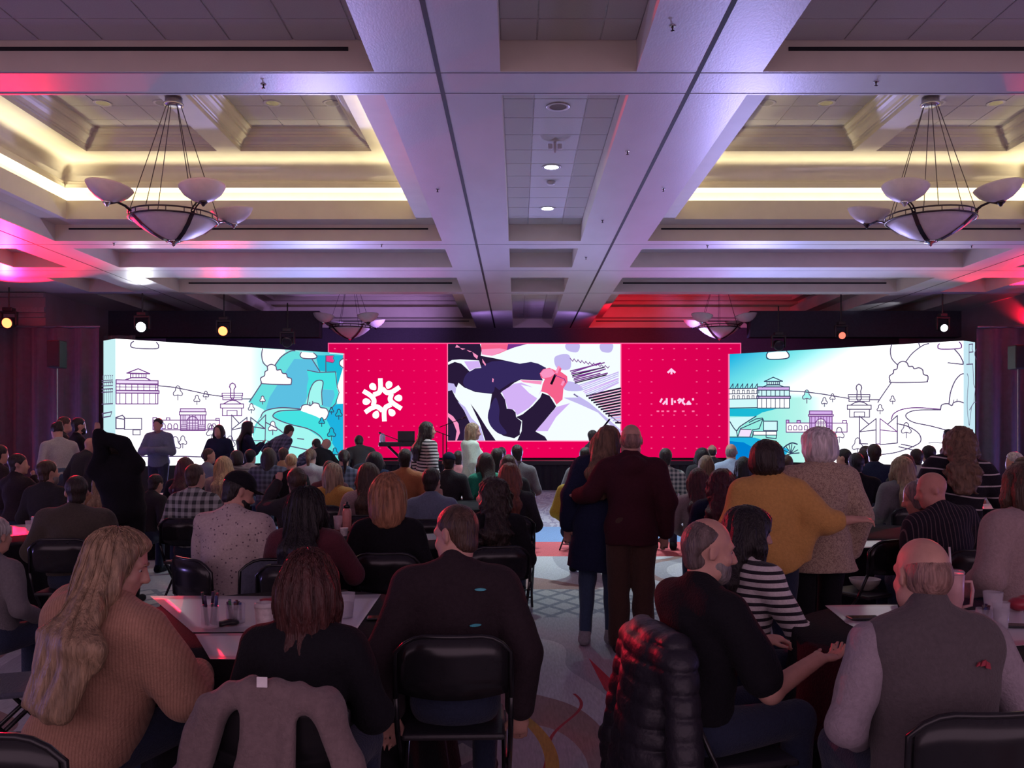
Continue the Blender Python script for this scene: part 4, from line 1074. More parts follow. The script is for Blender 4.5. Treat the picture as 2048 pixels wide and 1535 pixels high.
ARMS = {  # elbow, wrist, hand direction in the torso frame of the right arm (mirrored for the left)
    'lap': ((0.255, -0.02, 0.19), (0.14, 0.24, 0.08), (-0.3, 0.9, -0.1)),
    'table': ((0.275, 0.13, 0.21), (0.16, 0.37, 0.235), (-0.35, 0.9, 0.0)),
    'folded': ((0.26, 0.06, 0.19), (0.03, 0.26, 0.22), (-1.0, 0.1, 0.0)),
    'down': ((0.25, -0.03, 0.19), (0.262, 0.05, -0.06), (-0.05, 0.2, -1.0)),
    'hang': ((0.27, -0.05, 0.18), (0.27, 0.0, -0.07), (0.0, 0.15, -1.0)),
    'chin': ((0.22, 0.20, 0.24), (0.06, 0.17, 0.50), (-0.3, -0.1, 1.0)),
    'raise': ((0.30, 0.14, 0.42), (0.17, 0.20, 0.66), (-0.2, 0.0, 1.0)),
    'behindhead': ((0.20, 0.10, 0.78), (0.0, -0.04, 0.93), (-0.6, 0.0, 0.8)),
    'hug': ((0.33, 0.08, 0.24), (0.45, 0.24, 0.28), (0.6, 0.5, 0.1)),
    'phone': ((0.24, 0.10, 0.20), (0.08, 0.27, 0.36), (-0.2, 0.6, 0.7)),
    'hip': ((0.34, -0.08, 0.22), (0.20, 0.02, 0.05), (-0.7, 0.2, -0.6)),
}

class Rig:
    def __init__(s, sp):
        sit = sp['pose'] == 'sit'
        s.sp = sp; s.sit = sit; g = sp.get('g', 1.0); s.g = g
        s.sw = sp.get('sw', 1.0)
        s.pel = np.array([0, 0, 0.55 if sit else 0.95])
        s.R = rotm(sp.get('twist', 0) * 0.0, sp.get('lean', 0), sp.get('side', 0))
        s.R2 = s.R @ rotm(sp.get('twist', 0))
        s.T = lambda p: s.pel + (s.R @ np.array([p[0], p[1], p[2]], float))
        def T2(p):
            p = np.array(p, float); return s.pel + s.R @ (np.array([0, 0, 0.2]) + rotm(sp.get('twist', 0)) @ (p - np.array([0, 0, 0.2])))
        s.T2 = T2
        s.head = T2((sp.get('hx', 0.0), 0.025 + sp.get('hy', 0.0), 0.66 + sp.get('hz', 0.0)))
        hy, hp, hr = (list(sp.get('head', (0, 0, 0))) + [0, 0, 0])[:3]
        s.HR = s.R2 @ rotm(hy, 0) @ rotm(0, hp, hr)
        hsz = sp.get('hs', 1.0); s.H = lambda p: s.head + s.HR @ np.array(p, float)
        s.arm = []
        for side, key in ((1, 'ra'), (-1, 'la')):
            a = sp.get(key, 'lap' if sit else 'down')
            e, w, hd = ARMS[a] if isinstance(a, str) else a
            mx = np.array([side, 1, 1])
            sh = T2((side * 0.175 * s.sw, -0.005, 0.44))
            if isinstance(a, str):
                e, w = np.array(e) * mx, np.array(w) * mx
                e[0] += side * ((s.sw - 1) * 0.17 + (g - 1) * 0.10)
                E, W = T2(e), T2(w); D = s.R2 @ (np.array(hd) * mx)
            else:
                E, W, D = T2(e), T2(w), s.R2 @ np.array(hd, float)
            s.arm.append((side, sh, E, W, D / np.linalg.norm(D)))
        s.leg = []
        lp = sp.get('legs', None)
        for side in (1, -1):
            hip = s.pel + np.array([side * 0.09 * (0.6 + 0.4 * g), 0.0, -0.03])
            if sit:
                kn = s.pel + np.array([side * 0.125 * (0.6 + 0.4 * g), 0.42, -0.02]); an = s.pel + np.array([side * 0.12, 0.40, -0.47]); toe = an + np.array([side * 0.03, 0.16, -0.035])
            else:
                st = (lp or {}).get(side, 0.0)
                kn = s.pel + np.array([side * 0.095, 0.03 + st * 0.5, -0.45]); an = s.pel + np.array([side * 0.095, -0.03 + st, -0.87]); toe = an + np.array([side * 0.035, 0.17, -0.04])
            s.leg.append((side, hip, kn, an, toe))
    # torso prims, inflated by t
    def torso(s, f, t, k=0.05, low=True, fem=False):
        g, R, T, T2, R2 = s.g, s.R, s.T, s.T2, s.R2
        gb = g
        if low: f.ell(T((0, -0.01, 0.0)), (0.155 * (0.45 + 0.55 * g) + t, 0.125 * (0.4 + 0.6 * g) + t, 0.13 + t), R, k)
        f.ell(T((0, 0.012 * g, 0.15)), (0.138 * gb + t, 0.108 * gb + t, 0.16 + t), R, k)
        f.ell(T2((0, -0.002, 0.32)), (0.157 * (0.55 + 0.45 * g) * (0.5 + 0.5 * s.sw) + t, 0.112 * (0.6 + 0.4 * g) + t, 0.17 + t), R2, k)
        if s.sp.get('fem'): f.ell(T2((0, 0.075, 0.285)), (0.12 * (0.6 + 0.4 * g) + t, 0.065 + t, 0.075 + t), R2, k)
        w = 0.125 * s.sw
        f.cone(T2((-w, -0.012, 0.435)), T2((w, -0.012, 0.435)), 0.062 + t, 0.062 + t, k)
        for sd in (-1, 1):
            f.cone(T2((sd * 0.115 * s.sw, -0.02, 0.445)), T2((sd * 0.02, -0.018, 0.525)), 0.052 + t * 0.8, 0.045 + t * 0.4, k)
    def arms(s, f, t, upto=1.0, k=0.03, only=None):
        g = 0.7 + 0.3 * s.g
        for side, sh, E, W, D in s.arm:
            if only and side != only: continue
            q0 = min(upto, 1.0); f.cone(sh, sh + (E - sh) * q0, (0.056 * g + t), ((0.056 - 0.013 * q0) * g + t + (0.006 if upto < 1 else 0)), k)
            if upto > 1:
                q = min(upto - 1, 1.0); f.cone(E, E + (W - E) * q, 0.042 * g + t, 0.029 + (1 - q) * 0.01 + t, k)
    def legs(s, f, t, k=0.04, upto=2.0, flare=0.0):
        g = 0.75 + 0.25 * s.g
        for side, hip, kn, an, toe in s.leg:
            f.cone(hip, kn, 0.085 * g + t, 0.056 * g + t, k)
            f.cone(kn, kn + (an - kn) * (1.0 if upto >= 2 else upto - 1), 0.054 * g + t, 0.036 + t + flare, k)

def build_body(r, h, hands=True, face=True):
    sp = r.sp
    pts = [r.head + 0.16, r.head - 0.16] + [p for a in r.arm for p in (a[1], a[2], a[3] + a[4] * 0.2)] + [p for l in r.leg for p in l[1:]] + [r.T((0.2 * r.g, 0.16 * r.g, 0)), r.T((-0.2 * r.g, -0.16 * r.g, 0))]
    lo = np.min(pts, 0) - 0.08; hi = np.max(pts, 0) + 0.08; lo[2] = max(lo[2], 0.0)
    f = Field(lo, hi, h)
    r.torso(f, -0.045, 0.03); r.arms(f, 0.0, 2.0); r.legs(f, -0.032, 0.02)
    for side, hip, kn, an, toe in r.leg:
        f.cone(an + np.array([0, -0.03, -0.03]), toe, 0.036, 0.028, 0.02)
    H, HR = r.H, r.HR
    # neck, skull, jaw
    f.cone(r.T2((0, -0.012, 0.49)), H((0, -0.022, -0.05)), 0.054 * (0.8 + 0.2 * r.g), 0.052, 0.03)
    f.ell(H((0, -0.014, 0.028)), (0.0755, 0.096, 0.092), HR, 0.02)
    f.ell(H((0, 0.026, -0.04)), (0.060, 0.066, 0.078), HR, 0.03)
    f.cone(H((-0.032, 0.03, -0.082)), H((0.032, 0.03, -0.082)), 0.028, 0.028, 0.03)
    f.ell(H((0, 0.070, -0.096)), (0.024, 0.020, 0.018), HR, 0.02)
    if sp.get('chubby'): f.ell(H((0, 0.02, -0.07)), (0.072, 0.06, 0.055), HR, 0.03)
    if face:
        f.cone(H((0, 0.086, 0.012)), H((0, 0.110, -0.030)), 0.009, 0.0135, 0.010)
        f.cone(H((-0.011, 0.100, -0.034)), H((0.011, 0.100, -0.034)), 0.0095, 0.0095, 0.008)
        f.cone(H((-0.040, 0.070, 0.026)), H((0.040, 0.070, 0.026)), 0.015, 0.015, 0.015)
        for sd in (-1, 1):
            f.ell(H((sd * 0.031, 0.094, 0.003)), (0.017, 0.014, 0.010), HR, 0.010, 's')
            f.ell(H((sd * 0.042, 0.062, -0.030)), (0.022, 0.022, 0.020), HR, 0.02)
        f.ell(H((0, 0.086, -0.058)), (0.023, 0.012, 0.006), HR, 0.006)
        f.ell(H((0, 0.084, -0.070)), (0.019, 0.012, 0.007), HR, 0.006)
        f.ell(H((0, 0.100, -0.0635)), (0.024, 0.008, 0.0022), HR, 0.003, 's')
    for sd in (-1, 1):
        Re = HR @ rotm(sd * 22)
        f.ell(H((sd * 0.080, -0.008, -0.008)), (0.010, 0.021, 0.033), Re, 0.008)
        if h < 0.011: f.ell(H((sd * 0.090, -0.004, -0.004)), (0.007, 0.011, 0.019), Re, 0.005, 's')
    if hands:
        for side, sh, E, W, D in r.arm:
            fa = (W - E) / np.linalg.norm(W - E); d = D
            up = np.cross(d, np.array([side, 0.2, 0.1])); up /= max(np.linalg.norm(up), 1e-6)
            lat = np.cross(d, up)
            pal = W + d * 0.055
            f.ell(pal, (0.016, 0.050, 0.040), np.stack([up, d, lat], 1), 0.02)
            if h < 0.016:
                th = lat * side if np.dot(lat * side, np.array([-side, 0, 0.6])) > 0 else -lat * side
                for q, (o, L) in enumerate(((-0.028, 0.062), (-0.010, 0.074), (0.010, 0.072), (0.027, 0.058))):
                    b0 = pal + d * 0.035 + lat * o; d1 = d * 0.85 - up * 0.5; d1 /= np.linalg.norm(d1); d2 = d * 0.35 - up * 0.94
                    b1 = b0 + d1 * L * 0.55; f.cone(b0, b1, 0.0092, 0.0085, 0.004); f.cone(b1, b1 + d2 * L * 0.5, 0.0085, 0.0075, 0.003)
                b0 = W + d * 0.03 + th * 0.03; b1 = b0 + d * 0.03 + th * 0.025 - up * 0.012; f.cone(W + d * 0.02, b0, 0.014, 0.013, 0.01); f.cone(b0, b1, 0.0125, 0.010, 0.006); f.cone(b1, b1 + d * 0.03 + th * 0.003 - up * 0.01, 0.010, 0.0085, 0.004)
    return f

def build_top(r, h, kind):
    sp = r.sp; t = sp.get('infl', 0.016); g = r.g
    slv = sp.get('sleeve', 1.93)
    pts = [r.T2((0.24 * r.sw * g, 0.2 * g, 0.58)), r.T2((-0.24 * r.sw * g, -0.2 * g, 0.58)), r.T((0.22 * g, 0.2 * g, -0.18)), r.T((-0.22 * g, -0.2 * g, -0.18))]
    for a in r.arm: pts += [a[1], a[2], a[3]]
    hem = sp.get('hem', 0.02 if r.sit else -0.09)
    pts.append(r.T((0, 0, hem - 0.05)))
    lo = np.min(pts, 0) - 0.11; hi = np.max(pts, 0) + 0.11
    f = Field(lo, hi, h)
    r.torso(f, t, 0.05)
    if hem < -0.10:
        f.cone(r.T((0, 0, 0.0)), r.T((0, 0, hem)), 0.16 * (0.4 + 0.6 * g) + t, 0.165 * (0.4 + 0.6 * g) + t + sp.get('flare', 0), 0.05, 'u', (r.R[:, 1], 0.8))
    if kind == 'poncho':
        a, b_ = r.T2((0, -0.01, 0.46)), r.T2((0.0, 0.0, -0.02))
        f.cone(a, b_, 0.10, 0.25, 0.06, 'u', (r.R2[:, 1], 0.62)); f.cone(r.T2((0.17, -0.01, 0.42)), r.T2((0.33, -0.04, 0.25)), 0.07, 0.07, 0.06); f.cone(r.T2((0.26, -0.04, 0.24)), r.T2((0.17, -0.02, 0.02)), 0.07, 0.08, 0.06)
    if kind == 'puffy': f.cone(r.T2((-0.11, 0, 0.30)), r.T2((0.11, 0, 0.30)), 0.14, 0.14, 0.05)
    n = r.R @ np.array([0.45 if kind == 'poncho' else 0, 0, -1.0]); c = r.T((0, 0, hem))
    f.plane(c, n, 0.004)
    if slv > 0: r.arms(f, t + 0.002, slv, 0.028)
    for side, sh, E, W, D in r.arm:           # cuffs, end of sleeve cut square
        pass
    if sp.get('collar'):
        f.cone(r.T2((0, -0.018, 0.50)), r.T2((0, -0.006, 0.50 + 0.03 * sp['collar'])), 0.066, 0.064, 0.012)
    if sp.get('hood'):
        f.ell(r.T2((0, -0.10, 0.47)), (0.11, 0.06, 0.08), r.R2, 0.03)
    if h < 0.017:
        f.ripple(sp.get('wrinkle', 0.0055), ph=sp.get('seed', r.head[1] * 40 + g * 9))
    # neck opening
    f.cone(r.T2((0, 0.03, 0.56)), r.H((0, -0.0, -0.03)), 0.050, 0.05, 0.01, 's')
    return f

def build_bottom(r, h):
    t = 0.012 + r.sp.get('pinf', 0.0)
    pts = [r.T((0.22 * r.g, 0.2 * r.g, 0.05)), r.T((-0.22 * r.g, -0.2 * r.g, -0.16))] + [p for l in r.leg for p in l[1:4]]
    f = Field(np.min(pts, 0) - 0.12, np.max(pts, 0) + 0.12, h); g = r.g
    f.ell(r.pel + np.array([0, -0.01, 0.0]), (0.155 * (0.45 + 0.55 * g) + t, 0.125 * (0.4 + 0.6 * g) + t, 0.13 + t), None, 0.05)
    if not r.sit: f.ell(r.T((0, 0, 0.07)), (0.14 * g + t, 0.11 * g + t, 0.11), r.R, 0.05)
    r.legs(f, t, 0.03, 1.97, r.sp.get('flare_leg', 0.008))
    if h < 0.017: f.ripple(0.0035, (8, 9, 11), 2.0)
    return f

def build_shoe(r, h, i):
    side, hip, kn, an, toe = r.leg[i]
    f = Field(np.minimum(an, toe) - 0.10, np.maximum(an, toe) + 0.10, h)
    a0 = an + np.array([0, -0.035, -0.035])
    f.cone(a0, toe + np.array([0, 0.01, 0.0]), 0.045, 0.040, 0.02); f.cone(an + np.array([0, -0.01, 0.02]), a0, 0.048, 0.046, 0.02)
    zf = min(a0[2], toe[2]) - 0.04
    f.plane((0, 0, max(zf, 0.003)), (0, 0, -1)); f.plane(an + np.array([0, 0, 0.035]), (0, 0, 1))
    return f

def build_hair(r, h, style, L=0.3, vol=1.0):
    H, HR = r.H, r.HR
    ext = {'long': L + 0.12, 'curly': L + 0.12, 'pony': 0.34}.get(style, 0.2)
    c = r.head
    wd = 0.24 if style not in ('long', 'curly') else 0.30
    lo_ = c - np.array([wd, wd, ext]); hi_ = c + np.array([wd, wd, 0.20])
    if style in ('long', 'curly'):
        q = r.T2((0, -0.22, 0.25)); lo_ = np.minimum(lo_, q - 0.32); lo_[2] = c[2] - ext; hi_ = np.maximum(hi_, q + 0.32); hi_[2] = c[2] + 0.2
    f = Field(lo_, hi_, h)
    up, fw, rt = HR[:, 2], HR[:, 1], HR[:, 0]
    v = vol
    def hairline(y=0.080, z=0.072, k=0.012, tilt=0.55):
        n = HR @ np.array([0, 0.83, -tilt]); f.plane(H((0, y, z)), n, k)
    if style == 'short':
        f.ell(H((0, -0.018, 0.035)), (0.0835 * v, 0.1035 * v, 0.0965 * v), HR, 0.0); f.ell(H((0, -0.044, -0.05)), (0.062, 0.054, 0.06), HR, 0.02); hairline()
        f.plane(H((0, 0, -0.098)), -HR[:, 2], 0.01)
        for sd in (-1, 1): f.ell(H((sd * 0.088, 0.0, -0.012)), (0.022, 0.028, 0.036), HR, 0.008, 's')
    elif style == 'crew':
        f.ell(H((0, -0.0155, 0.030)), (0.0795, 0.100, 0.0955), HR, 0.0); f.ell(H((0, -0.042, -0.045)), (0.060, 0.052, 0.06), HR, 0.02); hairline(0.070, 0.085)
        f.plane(H((0, 0, -0.095)), -HR[:, 2], 0.01)
        for sd in (-1, 1): f.ell(H((sd * 0.088, 0.002, -0.012)), (0.022, 0.030, 0.038), HR, 0.008, 's')
    elif style == 'fringe':      # bald crown
        f.ell(H((0, -0.024, 0.000)), (0.0795, 0.0925, 0.088), HR, 0.0); hairline(0.035, 0.02, 0.01)
        f.plane(H((0, 0, -0.078)), -HR[:, 2], 0.01); f.plane(H((0, -0.05, 0.062)), HR @ np.array([0, 0.45, 1.0]), 0.02)
        for sd in (-1, 1): f.ell(H((sd * 0.088, 0.002, -0.012)), (0.024, 0.032, 0.040), HR, 0.008, 's')
    elif style == 'recede':
        f.ell(H((0, -0.020, 0.020)), (0.0800, 0.0965, 0.0965), HR, 0.0); hairline(0.030, 0.075, 0.01, 0.75)
        f.ell(H((0, -0.042, -0.045)), (0.060, 0.052, 0.06), HR, 0.02); f.plane(H((0, 0, -0.090)), -HR[:, 2], 0.01)
        for sd in (-1, 1): f.ell(H((sd * 0.088, 0.002, -0.012)), (0.024, 0.032, 0.040), HR, 0.008, 's')
    elif style == 'bob':
        f.ell(H((0, -0.026, 0.03)), (0.098 * v, 0.113 * v, 0.100), HR, 0.03)
        f.ell(H((0, -0.035, -0.045)), (0.112 * v, 0.098 * v, 0.088 + 0.5 * max(0, L - 0.1)), HR, 0.04)
        f.plane(H((0, 0, -0.085 - L * 0.35)), -HR[:, 2] + fw * 0.15, 0.02)
        f.ell(H((0, 0.085, -0.035)), (0.062, 0.07, 0.105), HR, 0.02, 's')
        n = HR @ np.array([0, 0.9, -0.3]); f.plane(H((0, 0.085, 0.06)), n, 0.02)
    elif style in ('long', 'curly'):
        f.ell(H((0, -0.022, 0.032)), (0.090 * v, 0.108 * v, 0.1005), HR, 0.0)
        f.ell(H((0, -0.045, -0.05)), (0.094 * v, 0.080 * v, 0.115), HR, 0.04)
        n = HR @ np.array([0, 0.9, -0.35]); f.plane(H((0, 0.074 - r.sp.get('hf', 0.0), 0.062)), n, 0.02)
        # curtain falls straight down in the world
        a = H((0, -0.055, -0.03)); bk = r.T2((r.sp.get('bkx', 0.0), -(0.112 * (0.6 + 0.4 * r.g) + r.sp.get('infl', 0.016) + 0.028), 0.40)) ; bk[2] = min(bk[2], c[2] - 0.2)
        if L < 0.3: bk = a + np.array([0, 0, -0.22]) - fw * 0.035 * np.array([1, 1, 0])
        dn = r.R2[:, 2] * -1.0; dn = dn * 0.7 + np.array([0, 0, -0.3])
        b = a + (bk - a) * min(1.0, L / max(np.linalg.norm(bk - a), 1e-3)) 
        wx = rt * 0.35 + r.R2[:, 0] * 0.65; wx = wx / np.linalg.norm(wx); f.cone(a, b, 0.052 * v, 0.048 * v, 0.05, 'u', (wx, 1.85 * r.sp.get('hairw', 1.0)))
        if style == 'long' and 0.2 < L < 0.3:
            e = b + dn * 0.10; f.cone(b, e, 0.046 * v, 0.046 * v, 0.04, 'u', (rt, 2.05)); f.plane(b + dn * 0.03, np.array([0, 0, -1.0]), 0.006)
        elif L > 0.24:
            e = b + dn * (L - 0.2) - r.R2[:, 1] * 0.05 * max(0, r.g - 1) / 0.4; f.cone(b, e, 0.046 * v, 0.034 * v, 0.04, 'u', (r.R2[:, 0], 2.35 * r.sp.get('hairw', 1.0)))
        for sd in (-1, 1):
            s0 = H((sd * 0.078, 0.012, 0.045)); s1 = H((sd * 0.092 * v, 0.012, -0.075)); s2 = s1 + np.array([0, 0, -1.0]) * min(0.16, L * 0.5) + fw * 0.01
            f.cone(s0, s1, 0.022, 0.025 * v, 0.03); f.cone(s1, s2, 0.025 * v, 0.016, 0.03)
        f.ell(H((0, 0.085, -0.04)), (0.064, 0.066, 0.110), HR, 0.015, 's')
    elif style == 'bun':
        f.ell(H((0, -0.018, 0.035)), (0.0835, 0.1045, 0.0965), HR, 0.0); hairline()
        f.plane(H((0, 0, -0.06)), -HR[:, 2], 0.01); f.ell(H((0, -0.105, 0.075)), (0.045, 0.04, 0.042), HR, 0.02)
    elif style == 'pony':
        f.ell(H((0, -0.018, 0.035)), (0.0845, 0.1045, 0.0965), HR, 0.0); hairline(); f.plane(H((0, 0, -0.06)), -HR[:, 2], 0.01)
        f.cone(H((0, -0.10, 0.05)), H((0, -0.14, -0.02)), 0.03, 0.034, 0.02); f.cone(H((0, -0.14, -0.02)), H((0, -0.135, -0.20)), 0.034, 0.014, 0.02)
    elif style == 'beard':
        f.ell(H((0, 0.030, -0.060)), (0.0655, 0.070, 0.075), HR, 0.02); f.ell(H((0, 0.066, -0.095)), (0.034, 0.034, 0.034), HR, 0.02)
        n = HR @ np.array([0, 0.75, 1.0]); f.plane(H((0, 0.085, -0.044)), n, 0.008); f.plane(H((0, 0.004, 0)), HR @ np.array([0, -1.0, 0.25]), 0.01)
        f.ell(H((0, 0.102, -0.064)), (0.020, 0.02, 0.006), HR, 0.004, 's')
    elif style == 'cap':
        f.ell(H((0, -0.012, 0.046)), (0.088, 0.108, 0.092), HR, 0.0); f.plane(H((0, 0, 0.030)), HR @ np.array([0, -0.12, -1.0]), 0.004)
        sgn = -1 if r.sp.get('capback') else 1
        f.cone(H((-0.03, sgn * 0.10, 0.036)), H((0.03, sgn * 0.10, 0.036)), 0.055, 0.055, 0.004, 'u', (HR[:, 2], 0.14))
        f.ell(H((0, -0.012, 0.139)), (0.010, 0.010, 0.006), HR, 0.004)
    if h < 0.015 and style in ('long', 'bob', 'curly', 'short', 'pony', 'bun'):
        X = f.ax[0][:, None, None] - c[0]; Y = f.ax[1][None, :, None] - c[1]; Z = f.ax[2][None, None, :] - c[2]
        lx = X * rt[0] + Y * rt[1]; ly = X * fw[0] + Y * fw[1] + 0.02
        ang = np.arctan2(lx, -ly)
        if style == 'curly':
            f.F = (f.F + 0.009 * np.sin(ang * 9 + 2.5 * np.sin(Z * 26)) * np.sin(Z * 42 + 2 * np.sin(ang * 4)) + 0.004 * np.sin(ang * 23 + Z * 60)).astype(np.float32)
        else:
            am = 0.0032 if style in ('long', 'bob') else 0.0022
            f.F = (f.F + am * np.sin(ang * 15 + 2.2 * np.sin(Z * 9 + ang)) + am * 0.7 * np.sin(ang * 31 + 3.0 * np.sin(Z * 13 + 2))).astype(np.float32)
    return f

# ---------------------------------------------------------------- cloth, skin and hair materials
def fabric(name, color, pattern=None, c2=None, scale=1.0, rough=0.85):
    key = 'fab_' + name
    if key in MATS: return MATS[key]
    dk = max(color) < 0.06
    m = mat(key, color, rough, 0, 0.10, 60, 0.35, 110, spec=0.12 if dk else 0.22, sheen=0.02 if dk else 0.12)
    if pattern:
        nt = m.node_tree; L = nt.links.new; b = nt.nodes['Principled BSDF']
        base = b.inputs['Base Color'].links[0].from_socket
        tc = nt.nodes['Texture Coordinate']; sp = nt.nodes.new('ShaderNodeSeparateXYZ'); L(tc.outputs['Object'], sp.inputs[0])
        def M(op, a, bb=None):
            n = nt.nodes.new('ShaderNodeMath'); n.operation = op
            for i, x in enumerate((a, bb)):
                if x is None: continue
                if isinstance(x, (int, float)): n.inputs[i].default_value = x
                else: L(x, n.inputs[i])
            return n.outputs[0]
        X, Y, Z = sp.outputs
        def stripe(c, freq, w): return M('LESS_THAN', M('FRACT', M('MULTIPLY', c, freq)), w)
        if pattern == 'stripe': fac = stripe(M('ADD', Z, M('MULTIPLY', M('SINE', M('MULTIPLY', X, 9.0)), 0.012)), 22 * scale, 0.42)
        elif pattern == 'thin': fac = stripe(M('ADD', Z, M('MULTIPLY', M('SINE', M('MULTIPLY', X, 7.0)), 0.025)), 11 * scale, 0.12)
        elif pattern == 'knit': fac = M('MULTIPLY', stripe(M('ADD', X, M('MULTIPLY', Y, 0.6)), 75 * scale, 0.4), 0.55)
        elif pattern == 'pin': fac = stripe(X, 34 * scale, 0.16)
        elif pattern == 'plaid':
            a1 = stripe(Z, 14 * scale, 0.5); a2 = stripe(X, 14 * scale, 0.5); fac = M('MULTIPLY', M('ADD', a1, a2), 0.5)
        elif pattern == 'speck':
            v = nt.nodes.new('ShaderNodeTexVoronoi'); v.inputs['Scale'].default_value = 17 * scale; L(tc.outputs['Object'], v.inputs['Vector']); fac = M('LESS_THAN', v.outputs['Distance'], 0.20)
        elif pattern == 'tweed':
            n = nt.nodes.new('ShaderNodeTexNoise'); n.inputs['Scale'].default_value = 55 * scale; n.inputs['Detail'].default_value = 2.0; n.inputs['Distortion'].default_value = 1.5
            L(tc.outputs['Object'], n.inputs['Vector']); fac = M('GREATER_THAN', n.outputs['Fac'], 0.53)
        mx = nt.nodes.new('ShaderNodeMix'); mx.data_type = 'RGBA'; L(fac, mx.inputs[0]); L(base, mx.inputs[6]); mx.inputs[7].default_value = (*c2, 1)
        L(mx.outputs[2], b.inputs['Base Color'])
    return m
def hair_mat(name, color):
    return mat('hair_' + name, color, 0.42, 0, 0.45, 55, 0.6, 140, spec=0.4, stretch=(1.0, 1.0, 0.12))
HAIRC = {'black': (0.010, 0.008, 0.009), 'dark': (0.022, 0.014, 0.012), 'brown': (0.055, 0.03, 0.02), 'auburn': (0.055, 0.018, 0.016), 'red': (0.15, 0.045, 0.025), 'lightbrown': (0.14, 0.08, 0.05),
         'blond': (0.40, 0.26, 0.14), 'straw': (0.32, 0.15, 0.08), 'grey': (0.20, 0.18, 0.17), 'silver': (0.45, 0.42, 0.40), 'white': (0.55, 0.5, 0.5), 'darkred': (0.06, 0.010, 0.014), 'sandy': (0.27, 0.18, 0.11), 'stubble': (0.24, 0.14, 0.115), 'pepper': (0.10, 0.075, 0.07)}
SKINC = {'fair': (0.47, 0.26, 0.20), 'tan': (0.36, 0.185, 0.125), 'brown': (0.18, 0.085, 0.055), 'pink': (0.52, 0.24, 0.19)}
def skin_mat(k):
    return mat('skin_' + k, SKINC[k], 0.5, 0, 0.07, 25, 0.08, 160, spec=0.35)
eye_w = mat('eye_white', (0.36, 0.30, 0.29), 0.35); eye_d = mat('eye_iris', (0.03, 0.02, 0.02), 0.15)

